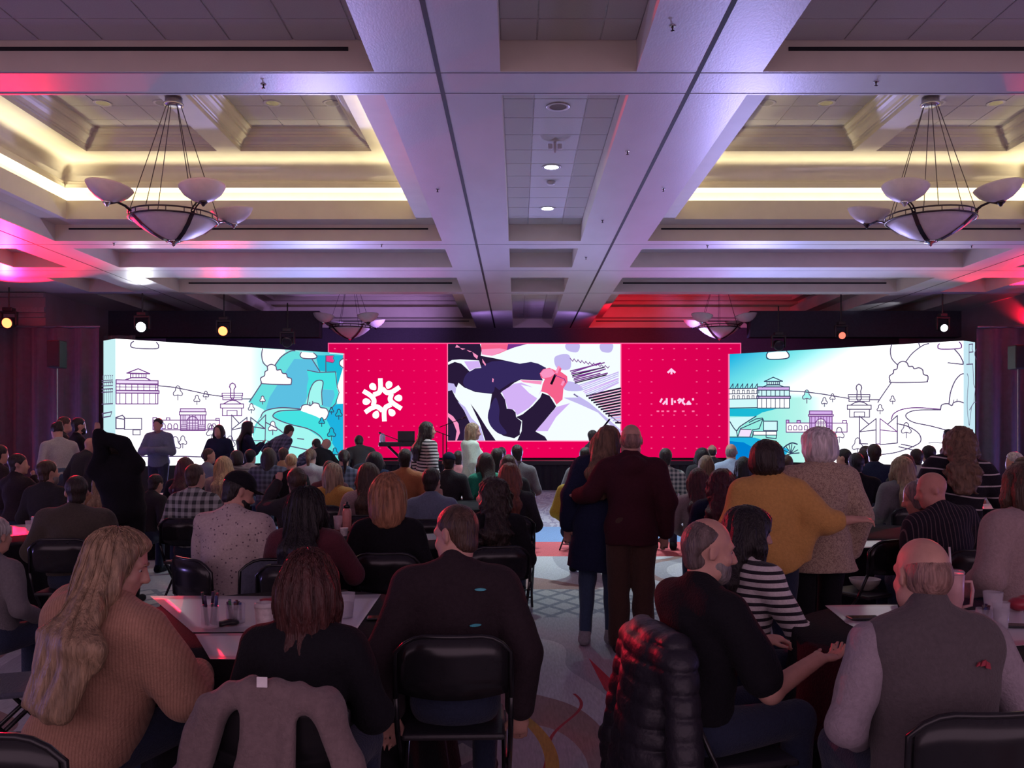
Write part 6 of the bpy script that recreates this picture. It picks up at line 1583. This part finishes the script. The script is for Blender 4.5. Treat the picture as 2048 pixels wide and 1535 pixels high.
# ================================================================== FURNITURE
chair_m = mat('chair_black_gloss', (0.012, 0.012, 0.014), 0.22, var=0.1, spec=0.5)
seat_m = mat('chair_seat_vinyl', (0.018, 0.017, 0.020), 0.45, bump=0.1, bscale=80)
pad_m = fabric('padgrey', (0.075, 0.08, 0.115))
def make_chair(pm):
    o = bpy.data.objects.new('folding_chair', None); COL.objects.link(o)
    # curved back panel with rounded top corners
    m = MB(); W, n = 0.215, 14
    def prof(x):
        return 0.845 - 0.055 * max(0, (abs(x) - 0.10) / 0.115) ** 2.2
    for lay, oy in ((0, 0.0), (1, -0.018)):
        for j in range(4):
            for i in range(n + 1):
                x = -W + 2 * W * i / n; zt_ = prof(x); zb_ = 0.60 + 0.02 * (abs(x) / W) ** 2
                z = zb_ + (zt_ - zb_) * j / 3
                m.v.append((x, -0.235 - 0.10 * (z - 0.60) + 0.045 * (x / W) ** 2 + oy, z))
    N = 4 * (n + 1)
    for j in range(3):
        for i in range(n):
            a = j * (n + 1) + i
            m.f.append((a, a + 1, a + n + 2, a + n + 1)); m.f.append((N + a, N + a + n + 1, N + a + n + 2, N + a + 1))
    for i in range(n):
        m.f.append((i, N + i, N + i + 1, i + 1)); t = 3 * (n + 1) + i; m.f.append((t, t + 1, N + t + 1, N + t))
    for j in range(3):
        a = j * (n + 1); m.f.append((a, a + n + 1, N + a + n + 1, N + a)); a = a + n; m.f.append((a, N + a, N + a + n + 1, a + n + 1))
    m.build('backrest', pm, o, True)
    s = MB()
    for i in range(13):
        x = -W - 0.012 + (2 * W + 0.024) * i / 12
        s.v.append((x, -0.258 + 0.045 * (x / W) ** 2 - 0.008, prof(x) + 0.006))
    rail = [(x[0], x[1], x[2]) for x in s.v]
    MB().tube([(-0.228, -0.205, 0.60)] + rail + [(0.228, -0.205, 0.60)], 0.011, 8).build('back_frame', chair_m, o, True)
    MB().bbox(-0.205, 0.205, -0.20, 0.21, 0.425, 0.452, 0.012).build('seat', seat_m, o)
    for sd in (-1, 1):
        MB().tube([(sd * 0.228, -0.205, 0.61), (sd * 0.228, -0.12, 0.43), (sd * 0.225, 0.24, 0.012)], 0.011, 8).build('leg', chair_m, o, True)
        MB().tube([(sd * 0.205, 0.16, 0.43), (sd * 0.205, -0.27, 0.012)], 0.011, 8).build('leg', chair_m, o, True)
    MB().tube([(-0.225, 0.18, 0.09), (0.225, 0.18, 0.09)], 0.008, 6).build('crossbar', chair_m, o)
    MB().tube([(-0.205, -0.21, 0.09), (0.205, -0.21, 0.09)], 0.008, 6).build('crossbar', chair_m, o)
    return o
proto = make_chair(chair_m); proto_used = False
def chair(x, y, yaw, label, pm=None):
    global proto_used
    if not proto_used: o = proto; proto_used = True
    else: o = copy_tree(proto)
    o.location = (x, y, 0); o.rotation_euler = (0, 0, math.radians(yaw))
    tag(o, label, 'chair', 'folding chairs')
    if pm:
        for c in o.children:
            if c.name.split('.')[0] in ('backrest', 'seat'):
                c.data = c.data.copy(); c.data.materials.clear(); c.data.materials.append(pm)
    return o
def chair_for(t, label, pm=None, back=0.0, yaw=None):
    root, r, C = t
    a = root.rotation_euler.z if yaw is None else math.radians(yaw)
    g = r.g; off_ = -0.06 * max(0, g - 1.0) / 0.3 - back
    return chair(root.location.x - math.sin(a) * off_, root.location.y + math.cos(a) * off_, math.degrees(a), label, pm)
ch_B = chair_for(B_, 'black folding chair with a grey cardigan over it, lower middle')
chair_for(C_, 'black folding chair under the man in the dark jacket')
ch_D = chair(D_[0].location.x + 0.10, D_[0].location.y - 0.02, -76, 'black folding chair with a puffer jacket over it')
chair_for(E_, 'black folding chair under the man in the fleece vest')
chair(-1.37, 2.60, -12, 'black folding chair in the lower left corner behind the blonde woman')
chair_for(L_, 'black folding chair under the man in the patterned shirt', yaw=-40)
chair_for(M_, 'black folding chair under the woman with very long black hair')
chair_for(N_, 'black folding chair under the strawberry-blonde woman')
chair_for(O_, 'black folding chair under the woman smiling to the left')
chair_for(Q_, 'black folding chair under the stout man in olive')
chair(-2.42, 4.25, -70, 'folding chair with blue-grey padded back at the left edge', pad_m)
chair(-1.50, 5.28, 178, 'folding chair with blue-grey pad behind the near left table', pad_m)
chair(2.62, 6.72, 30, 'empty black folding chair beside the tweed jacket woman')
for key_, lb_ in (('woman with long straight auburn', 'woman with long auburn hair by the aisle'), ('short-haired man in green', 'man in the green checked shirt'), ('dark-haired man in blue-grey', 'man in the blue-grey polo'), ('woman with long ash-blond', 'ash-blond woman in the grey hoodie'),
                  ('man in grey shirt leaning', 'man leaning forward right of the aisle'), ('man in grey shirt at', 'man in grey at the front of the aisle'), ('bald ruddy', 'ruddy bald man in pinstripes'), ('woman with straight blond hair and', 'woman in the mustard sweater'), ('woman with long brown hair and off', 'woman in the off-white top'), ('woman with wavy dark red', 'woman in the navy jacket')):
    for (root, sp, r, C, s) in PEOPLE:
        if root['label'].startswith(key_): chair(root.location.x, root.location.y, math.degrees(root.rotation_euler.z), 'black folding chair under the ' + lb_)

# garments hung on chairs
def cardigan(ch):
    f = Field((-0.50, -0.50, 0.02), (0.50, -0.05, 0.98), 0.011)
    for sd in (-1, 1):
        f.cone((sd * 0.02, -0.275, 0.865), (sd * 0.20, -0.262, 0.80), 0.040, 0.045, 0.03)
        f.cone((sd * 0.19, -0.265, 0.80), (sd * 0.27, -0.275, 0.56), 0.050, 0.050, 0.03); f.cone((sd * 0.27, -0.275, 0.56), (sd * 0.34, -0.28, 0.30), 0.050, 0.042, 0.03)
        f.cone((sd * 0.05, -0.30, 0.82), (sd * 0.10, -0.33, 0.30), 0.030, 0.045, 0.03, 'u', ((0, 1, 0), 0.6))
    f.cone((0, -0.295, 0.85), (0.02, -0.325, 0.28), 0.045, 0.07, 0.02, 'u', ((0, 1, 0), 0.5))
    f.ripple(0.011, (24, 10, 7), 1.0)
    o = link('cardigan', f.mesh('cardigan'), fabric('oatmeal', (0.17, 0.125, 0.125))); o.location = ch.location; o.rotation_euler = ch.rotation_euler
    tag(o, 'oatmeal grey cardigan hanging over the lower middle chair', 'cardigan')
    t = MB().bbox(-0.017, 0.017, -0.004, 0.0, -0.016, 0.016, 0.002).build('care_tag', mat('tag_white', (0.7, 0.68, 0.68), 0.6), o, loc=(-0.005, -0.315, 0.895))
cardigan(ch_B)
def puffer(ch):
    f = Field((-0.50, -0.60, 0.0), (0.50, -0.02, 1.05), 0.012)
    f.cone((-0.17, -0.26, 0.86), (0.17, -0.26, 0.86), 0.065, 0.065, 0.04)
    f.cone((0, -0.29, 0.84), (0, -0.36, 0.10), 0.08, 0.11, 0.05, 'u', ((1, 0, 0), 2.1))
    for sd in (-1, 1):
        f.cone((sd * 0.22, -0.27, 0.82), (sd * 0.34, -0.30, 0.40), 0.065, 0.06, 0.04); f.cone((sd * 0.34, -0.30, 0.40), (sd * 0.36, -0.30, 0.22), 0.06, 0.05, 0.04)
    f.plane((0, 0, 0.03), (0, 0, -1))
    Z = f.ax[2][None, None, :]; X = f.ax[0][:, None, None]
    f.F = (f.F + 0.011 * (1 - np.abs(np.sin(Z * 42 + 0.4 * np.sin(X * 9)))) ** 3 - 0.004).astype(np.float32); f.ripple(0.004, (17, 12, 6), 0.3)
    o = link('puffer_jacket', f.mesh('puffer_jacket'), mat('black_nylon', (0.014, 0.013, 0.020), 0.5, bump=0.3, bscale=30, spec=0.5)); o.location = ch.location; o.rotation_euler = ch.rotation_euler
    tag(o, 'black quilted puffer jacket hanging on the chair of the grey-bearded man', 'jacket')
puffer(ch_D)

# ---- round tables with black cloths
cloth_m = fabric('tablecloth_black', (0.010, 0.009, 0.012))
top_m = mat('table_laminate', (0.25, 0.2, 0.17), 0.4); cloth_top_m = mat('cloth_top', (0.02, 0.017, 0.02), 0.55, bump=0.1, bscale=200)
def round_table(x, y, r_, where):
    t = thing('round_table', 'round banquet table hidden under the black cloth, ' + where, 'table', (x, y, 0), 0, 'round banquet tables')
    MB().lathe([(r_ - 0.02, 0.71), (r_, 0.715), (r_, 0.738), (r_ - 0.015, 0.742)], seg=40).build('tabletop', top_m, t)
    for k in range(4):
        a = k * math.pi / 2 + 0.4; MB().tube([(0.4 * math.cos(a), 0.4 * math.sin(a), 0.71), (0.5 * math.cos(a), 0.5 * math.sin(a), 0.01)], 0.014, 8).build('leg', black_m, t)
    m = MB(); n = 96; zs = [(r_ * 0.5, 0.7445), (r_ + 0.004, 0.7445), (r_ + 0.012, 0.735), (r_ + 0.02, 0.62), (r_ + 0.05, 0.3), (r_ + 0.085, 0.012)]
    m.v.append((0, 0, 0.7445))
    for k, (rr_, z) in enumerate(zs):
        for i in range(n):
            a = 2 * math.pi * i / n; w = max(0, k - 2) * 0.011
            q = rr_ + w * math.sin(a * 16 + 0.8 * math.sin(a * 3)); m.v.append((q * math.cos(a), q * math.sin(a), z))
    for i in range(n): m.f.append((0, 1 + i, 1 + (i + 1) % n))
    for k in range(len(zs) - 1):
        for i in range(n):
            a, b_ = 1 + k * n + i, 1 + k * n + (i + 1) % n; m.f.append((a, a + n, b_ + n, b_))
    c = m.build('tablecloth', cloth_m, None, True, loc=(x, y, 0)); tag(c, 'black floor-length cloth on the round table, ' + where, 'tablecloth', 'black tablecloths')
TT = 0.7455
T1, T2_, T3 = (-1.15, 4.3), (2.03, 3.9), (-1.25, 7.45)
for x, y, r_, w in ((*T1, 0.76, 'between the blonde and auburn-haired women'), (*T2_, 0.78, 'at the lower right'), (*T3, 0.82, 'in front of the strawberry-blonde woman'), (-4.75, 7.5, 0.82, 'at the left edge with red light'),
                    (-4.85, 12.3, 0.85, 'right of the stretching man'), (-4.6, 16.6, 0.75, 'far left before the screen'), (-0.95, 11.0, 0.80, 'in the middle rows near the aisle'), (3.05, 8.1, 0.75, 'behind the tweed jacket woman'),
                    (6.0, 10.9, 0.8, 'at the right edge near the drape'), (6.3, 15.6, 0.8, 'before the right screen')):
    round_table(x, y, r_, w)

# ---- papers
paper_m = mat('glossy_paper', (0.66, 0.64, 0.68), 0.22, var=0.03, scale=4, spec=0.55)
def paper(pts, label, z=TT, th=0.0012, m=None, lift=0.0):
    """pts: corner points (x, y); one sheet, slightly wavy"""
    cx_ = sum(p[0] for p in pts) / 4; cy_ = sum(p[1] for p in pts) / 4
    mb = MB(); n = 8
    for lay in (0, 1):
        for i in range(n + 1):
            for j in range(n + 1):
                a, b_ = i / n, j / n
                q = [(1 - a) * ((1 - b_) * pts[0][k] + b_ * pts[3][k]) + a * ((1 - b_) * pts[1][k] + b_ * pts[2][k]) for k in (0, 1)]
                w = 0.0012 + 0.001 * math.sin(5 * a + 3 * b_) + lift * (abs(a - 0.5) * 2) ** 4
                mb.v.append((q[0] - cx_, q[1] - cy_, w + lay * th))
    N = (n + 1) ** 2
    for i in range(n):
        for j in range(n):
            a = i * (n + 1) + j; mb.f.append((a, a + 1, a + n + 2, a + n + 1)); mb.f.append((N + a, N + a + n + 1, N + a + n + 2, N + a + 1))
    for i in range(n):
        for (a, b_) in ((i, i + 1), (n * (n + 1) + i, n * (n + 1) + i + 1), (i * (n + 1), (i + 1) * (n + 1)), (i * (n + 1) + n, (i + 1) * (n + 1) + n)):
            mb.f.append((a, b_, b_ + N, a + N))
    o = mb.build('paper_sheet', m or paper_m, None, True, loc=(cx_, cy_, z)); tag(o, label, 'paper', 'paper sheets on the tables'); return o
def tp(u, v, z=TT):
    d = (HC - z) * F / (v - V0); p = P(u, v, d); return (p.x, p.y)
paper([tp(300, 1192), tp(560, 1192), tp(575, 1262), tp(385, 1264)], 'large glossy paper sheet on the far half of the near left table')
paper([tp(390, 1268), tp(600, 1266), tp(640, 1318), tp(420, 1318)], 'glossy paper sheet nearest us on the near left table')
paper([tp(600, 1192), tp(762, 1188), tp(702, 1276), tp(585, 1262)], 'pointed paper sheet under the water cup on the near left table')
paper([tp(1650, 1211), tp(1795, 1209), tp(1800, 1240), tp(1690, 1244)], 'white sheet on the near right table beside the bald man')
paper([tp(1915, 1222), tp(2046, 1215), tp(2060, 1290), tp(1960, 1296)], 'white sheet at the right end of the near right table')
paper([tp(1690, 1245), tp(1800, 1241), tp(1795, 1256), tp(1720, 1260)], 'small sheet at the near edge of the right table')
red_paper = mat('red_lit_folder', (0.62, 0.55, 0.56), 0.3)
paper([tp(20, 1050), tp(66, 1048), tp(66, 1068), tp(20, 1072)], 'white folder on the table at the left edge')
paper([tp(845, 1046), tp(905, 1044), tp(900, 1060), tp(840, 1062)], 'stack of white papers on the second left table', lift=0.006)
paper([tp(842, 1068), tp(890, 1066), tp(888, 1078), tp(842, 1080)], 'lower white papers at the edge of the second left table')
paper([tp(300, 986), tp(345, 985), tp(340, 1000), tp(295, 1002)], 'bent white paper on the table right of the stretching man', lift=0.05)
paper([tp(885, 986), tp(935, 984), tp(930, 996), tp(880, 998)], 'white paper on the middle table by the aisle')
paper([tp(510, 961), tp(550, 961), tp(545, 968), tp(500, 968)], 'white paper on the far left table')
paper([tp(1720, 1082), tp(1762, 1080), tp(1768, 1092), tp(1722, 1096)], 'white plate-like sheet on the table behind the tweed jacket')
paper([tp(1960, 1008), tp(2010, 1006), tp(2016, 1016), tp(1962, 1018)], 'white papers on the table at the right edge')

# ---- things on the tables
paper_cup = mat('paper_cup', (0.62, 0.58, 0.56), 0.5, var=0.25, scale=35); lid_m = mat('cup_lid', (0.55, 0.53, 0.53), 0.35)
clear_m = mat('clear_plastic', (0.80, 0.78, 0.84), 0.12, var=0.05, alpha=0.30, spec=0.8); water_m = mat('water', (0.55, 0.55, 0.62), 0.03, var=0.05, alpha=0.35, spec=0.8)
def place(u, v, z=TT): return (*tp(u, v, z), z + 0.0035)
def cup(u, v, label, h=0.14, r_=0.042, lid=True, m=None):
    o = thing('paper_cup', label, 'cup', place(u, v))
    MB().lathe([(r_ * 0.72, 0), (r_ * 0.74, 0.004), (r_, h - 0.006), (r_ * 1.03, h), (r_ * 0.9, h)], seg=22).build('cup_body', m or paper_cup, o, True)
    if lid: MB().lathe([(r_ * 1.05, h - 0.004), (r_ * 1.06, h + 0.004), (r_ * 0.98, h + 0.016), (r_ * 0.9, h + 0.018), (r_ * 0.86, h + 0.008)], seg=22).build('lid', lid_m, o, True)
    return o
def glass(u, v, label, h=0.12, r_=0.042, fill_=0.6):
    o = thing('plastic_cup', label, 'cup', place(u, v))
    MB().lathe([(0.001, 0.001), (r_ * 0.72, 0.001), (r_ * 0.74, 0.004), (r_, h), (r_ * 0.96, h), (r_ * 0.70, 0.007), (0.001, 0.006)], seg=22, cap=False).build('cup_body', clear_m, o, True)
    if fill_: MB().lathe([(r_ * 0.68, 0.008), (r_ * (0.70 + 0.25 * fill_), h * fill_), (0.001, h * fill_)], seg=22).build('water', water_m, o, True)
    return o
MK = [mat('marker_%d' % i, c, 0.4) for i, c in enumerate(((0.02, 0.02, 0.025), (0.12, 0.03, 0.04), (0.03, 0.16, 0.06), (0.04, 0.06, 0.2), (0.10, 0.09, 0.10), (0.05, 0.03, 0.08)))]
def marker_jar(u, v, label, n=9, h=0.10, r_=0.040, ml=0.14, square=False):
    o = thing('marker_jar', label, 'jar', place(u, v)); g = random.Random(int(u))
    MB().lathe([(0.001, 0.001), (r_, 0.001), (r_, h), (r_ * 0.95, h), (r_ * 0.95, 0.006), (0.001, 0.006)], seg=4 if square else 20, cap=False).build('jar_wall', clear_m, o, not square)
    for k in range(n):
        a = g.uniform(0, 6.28); q = g.uniform(0.2, 0.62) * r_; a2 = a + g.uniform(-0.6, 0.6)
        b0 = Vector((q * math.cos(a), q * math.sin(a), 0.012)); b1 = Vector((r_ * 0.8 * math.cos(a2), r_ * 0.8 * math.sin(a2), ml * g.uniform(0.85, 1.0)))
        mk = MB().tube([b0, b0.lerp(b1, 0.62)], 0.0062, 7).build('marker', MK[4], o, True)
        MB().tube([b0.lerp(b1, 0.63), b1], 0.0068, 7).build('marker_cap', MK[g.randrange(6)], mk, True)
    return o
cup(529, 1278, 'paper coffee cup with white lid on the near left table')
glass(693, 1236, 'clear plastic water cup on the near left table')
marker_jar(471, 1246, 'clear jar of dark markers in the middle of the near left table', 10, 0.09, 0.044, 0.11)
marker_jar(420, 1256, 'square clear holder of tall green and blue markers on the near left table', 6, 0.10, 0.042, 0.165, True)
def phone(u, v, label, rz=0.3):
    o = thing('phone', label, 'phone', place(u, v), rz)
    MB().bbox(-0.075, 0.075, -0.037, 0.037, 0, 0.009, 0.003).build('case', mat('phone_case', (0.01, 0.01, 0.012), 0.3), o); MB().bbox(-0.071, 0.071, -0.033, 0.033, 0.0088, 0.0098, 0.0004).build('screen', mat('phone_glass', (0.01, 0.01, 0.012), 0.05), o)
phone(765, 1238, 'dark phone on the black cloth right of the water cup', 0.1)
def pouch(u, v, label, m, sx=0.09, sy=0.05, sz=0.03):
    f = Field((-0.13, -0.1, 0), (0.13, 0.1, 0.1), 0.008); f.ell((0, 0, sz), (sx, sy, sz), None, 0.0); f.ell((0.03, 0.01, sz * 1.2), (sx * 0.6, sy * 0.7, sz), None, 0.02); f.plane((0, 0, 0.001), (0, 0, -1)); f.ripple(0.002, (30, 40, 50))
    o = link('marker_pouch', f.mesh('marker_pouch'), m); o.location = place(u, v); tag(o, label, 'pouch')
pouch(800, 1215, 'crumpled red wrapper at the right end of the near left table', mat('red_wrap', (0.35, 0.03, 0.05), 0.35), 0.05, 0.04, 0.025)
pouch(448, 1252, 'small dark marker pouch on the near left table', MATS['phone_case'], 0.06, 0.03, 0.012)
pouch(545, 1206, 'red and black marker box on the far rim of the near left table', mat('red_box', (0.25, 0.02, 0.04), 0.4), 0.07, 0.03, 0.014)
# near right table
o = thing('tumbler', 'tall pinkish tumbler with straw beside the bald man in the vest', 'tumbler', place(1906, 1250))
MB().lathe([(0.032, 0), (0.034, 0.01), (0.036, 0.08), (0.046, 0.12), (0.049, 0.235), (0.045, 0.24)], seg=26).build('tumbler_body', mat('tumbler_paint', (0.52, 0.30, 0.30), 0.35), o, True)
MB().lathe([(0.050, 0.236), (0.051, 0.248), (0.044, 0.255), (0.001, 0.255)], seg=26).build('lid', clear_m, o, True); MB().tube([(0.0, 0, 0.12), (-0.012, 0.01, 0.36)], 0.005, 8).build('straw', lid_m, o, True)
MB().tube([(0.049, 0, 0.20), (0.085, 0, 0.20), (0.092, 0, 0.16), (0.085, 0, 0.09), (0.04, 0, 0.08)], 0.008, 8).build('handle', MATS['tumbler_paint'], o, True)
glass(1986, 1236, 'clear plastic cup at the right end of the near right table', 0.125, 0.046, 0)
marker_jar(1968, 1252, 'clear jar of markers left of the glass on the right table', 8, 0.08, 0.036, 0.10); glass(2002, 1262, 'water glass in front at the right end of the right table', 0.13, 0.038, 0.75)
phone(2035, 1254, 'dark phone at the right picture edge on the table', -0.2); pouch(2040, 1222, 'red lidded tub at the right picture edge', MATS['red_wrap'], 0.06, 0.05, 0.035); phone(1728, 1238, 'flat dark tablet edge on the near right table', 0.05)
# second table
o = thing('water_bottle', 'pink water bottle with black lid on the second left table', 'bottle', place(694, 1062))
MB().lathe([(0.036, 0), (0.040, 0.006), (0.040, 0.17), (0.034, 0.195), (0.026, 0.205)], seg=24).build('bottle_body', mat('pink_bottle', (0.62, 0.24, 0.22), 0.35), o, True); MB().lathe([(0.028, 0.205), (0.029, 0.235), (0.012, 0.24), (0.012, 0.262), (0.009, 0.265)], seg=20).build('cap', chair_m, o, True)
glass(676, 1060, 'clear cup behind the pink bottle', 0.13, 0.042, 0.4); cup(688, 1072, 'small paper cup in front of the pink bottle', 0.07, 0.036, False); marker_jar(712, 1066, 'jar of markers right of the pink bottle', 7, 0.08, 0.034, 0.10)
cup(74, 1066, 'paper coffee cup with white lid on the table at the left edge', 0.13, 0.045); glass(60, 1066, 'clear cup on the table at the left edge', 0.11, 0.04, 0); cup(346, 990, 'paper cup with white lid on the table right of the stretching man', 0.14, 0.045); glass(336, 992, 'clear glass on the table right of the stretching man', 0.13, 0.04, 0.3)
cup(912, 997, 'plain white paper cup on the middle table by the aisle', 0.13, 0.045, False); cup(943, 976, 'white paper cup on the table behind the auburn hair', 0.13, 0.045, False); glass(700, 985, 'clear cup on the middle table', 0.12, 0.04, 0.4)
o = thing('water_bottle', 'steel water bottle on the table behind the ash-blond woman', 'bottle', place(1748, 968)); MB().lathe([(0.036, 0), (0.04, 0.006), (0.04, 0.20), (0.03, 0.23), (0.03, 0.25)], seg=20).build('bottle_body', chrome, o, True); MB().lathe([(0.032, 0.25), (0.032, 0.28)], seg=18).build('cap', chair_m, o, True)
cup(1995, 1010, 'paper cup on the table at the right edge', 0.12, 0.042); glass(1978, 1008, 'clear glass on the table at the right edge', 0.13, 0.04, 0.4)
o = thing('bowl', 'white bowl on the empty chair beside the tweed jacket woman', 'bowl', (2.62, 6.72, 0.4535)); MB().lathe([(0.05, 0), (0.055, 0.004), (0.10, 0.05), (0.115, 0.085), (0.11, 0.086), (0.09, 0.045), (0.04, 0.012)], seg=26).build('bowl_wall', mat('white_ceramic', (0.6, 0.56, 0.5), 0.4), o, True)

# ---- musicians' corner left of the stage
rs = thing('music_riser', 'low black riser under the keyboard', 'riser', (-3.0, 20.9, 0)); MB().bbox(-0.95, 1.0, -0.7, 0.8, 0.34, 0.42, 0.01).build('deck', MATS['stage_deck'], rs); MB().box(-0.93, 0.98, -0.68, 0.78, 0.0, 0.34).build('skirt', MATS['skirt_cloth'], rs)
kb = P(815, 888, 20.9)
k = thing('keyboard', 'black stage keyboard with a laptop on a stand left of the striped woman', 'keyboard', (kb.x, 20.9, 0.42))
zk = kb.z - 0.42
MB().bbox(-0.66, 0.66, -0.16, 0.16, zk - 0.05, zk + 0.05, 0.015).build('case', mat('keyboard_black', (0.015, 0.015, 0.018), 0.4), k)
for i in range(36): MB().box(-0.60 + i * 0.0333, -0.60 + i * 0.0333 + 0.030, 0.0, 0.14, zk + 0.05, zk + 0.058).build('white_key', mat('ivory', (0.6, 0.58, 0.55), 0.3), k)
for s_ in (-1, 1):
    MB().tube([(-0.45 * s_, -0.1, 0.01), (0.45 * s_, -0.1, zk - 0.05)], 0.02, 8).build('stand_leg', black_m, k); MB().tube([(-0.45 * s_, 0.1, 0.01), (0.45 * s_, 0.1, zk - 0.05)], 0.02, 8).build('stand_leg', black_m, k)
o = thing('laptop', 'open dark laptop on the keyboard', 'laptop', (kb.x - 0.02, 20.95, kb.z + 0.06)); MB().bbox(-0.20, 0.20, -0.12, 0.12, 0, 0.018, 0.004).build('base', MATS['keyboard_black'], o); MB().bbox(-0.20, 0.20, -0.135, -0.122, 0.018, 0.25, 0.004).build('display', MATS['keyboard_black'], o)
o = thing('water_bottle', 'white bottle standing on the left end of the keyboard', 'bottle', (kb.x - 0.58, 20.85, kb.z + 0.052)); MB().lathe([(0.06, 0), (0.065, 0.01), (0.065, 0.15), (0.05, 0.17)], seg=18).build('bottle_body', mat('white_bottle', (0.6, 0.6, 0.65), 0.4), o, True); MB().lathe([(0.04, 0.17), (0.04, 0.20)], seg=16).build('cap', lid_m, o, True)
def mic_stand(u, v, d, label, dirx):
    p = P(u, v, d); o = thing('mic_stand', label, 'stand', (p.x, d, 0))
    MB().tube([(0, 0, 0.02), (0, 0, p.z - 0.1)], 0.014, 8).build('pole', black_m, o)
    for q in range(3): MB().tube([(0, 0, 0.14), (0.3 * math.cos(q * 2.09 + 0.5), 0.3 * math.sin(q * 2.09 + 0.5), 0.008)], 0.010, 6).build('leg', black_m, o)
    MB().tube([(-0.18 * dirx, 0, p.z - 0.18), (0.45 * dirx, 0, p.z + 0.06)], 0.010, 6).build('boom', black_m, o)
    mh = MB().lathe([(0.012, -0.10), (0.018, 0.0), (0.026, 0.01), (0.028, 0.035), (0.018, 0.055)], seg=12).build('microphone', chair_m, o, True, loc=(0.47 * dirx, 0, p.z + 0.07)); mh.rotation_euler = (0, 1.2 * dirx, 0)
mic_stand(800, 872, 21.9, 'microphone stand behind the keyboard', -1); mic_stand(886, 858, 22.2, 'microphone stand right of the striped woman', -1); mic_stand(893, 840, 23.2, 'tall boom microphone stand by the video picture', 1)
# teal dashes on the jacket, emblem on the vest
def patch(t, pts, y, z, label, m, nm, sx=1.0):
    """small flat badge lying on the back of a garment"""
    root, r, C = t
    me = C['top']; co = np.empty(len(me.vertices) * 3, np.float32); me.vertices.foreach_get('co', co); co = co.reshape(-1, 3)
    def back(x, zz):
        q = co[(np.abs(co[:, 0] - x) < 0.016) & (np.abs(co[:, 2] - zz) < 0.016)]; return float(q[:, 1].min()) - 0.002
    mb = MB(); c = [(x + y, zz + z) for x, zz in pts]
    front = [(a, back(a, b_) - 0.004, b_) for a, b_ in c]
    mb.poly(front); mb.poly([(a, yy + 0.006, b_) for a, yy, b_ in front][::-1])
    for i in range(len(front)):
        a, b_ = front[i], front[(i + 1) % len(front)]; mb.quad(a, (a[0], a[1] + 0.006, a[2]), (b_[0], b_[1] + 0.006, b_[2]), b_)
    o = mb.build(nm, m, root); o['label'] = label
teal = mat('teal_reflective', (0.05, 0.36, 0.42), 0.4)
oval = [(0.024 * math.cos(a), 0.0055 * math.sin(a)) for a in np.linspace(0, 2 * math.pi, 13)[:-1]]
patch(C_, oval, 0.105, 1.0, 'small teal dash on the jacket back', teal, 'badge'); patch(C_, oval, 0.085, 0.86, 'small teal dash on the jacket back', teal, 'badge')
redm = mat('red_embroidery', (0.30, 0.03, 0.05), 0.7)
for q in ([(-0.028, -0.004), (-0.018, 0.006), (-0.010, 0.008), (-0.014, -0.001)], [(-0.014, -0.004), (0.0, 0.010), (0.014, 0.012), (0.006, -0.004)], [(0.006, -0.010), (0.012, 0.010), (0.026, 0.002), (0.026, -0.016)]):
    patch(E_, q, 0.095, 0.955, 'small red embroidered emblem', redm, 'emblem')
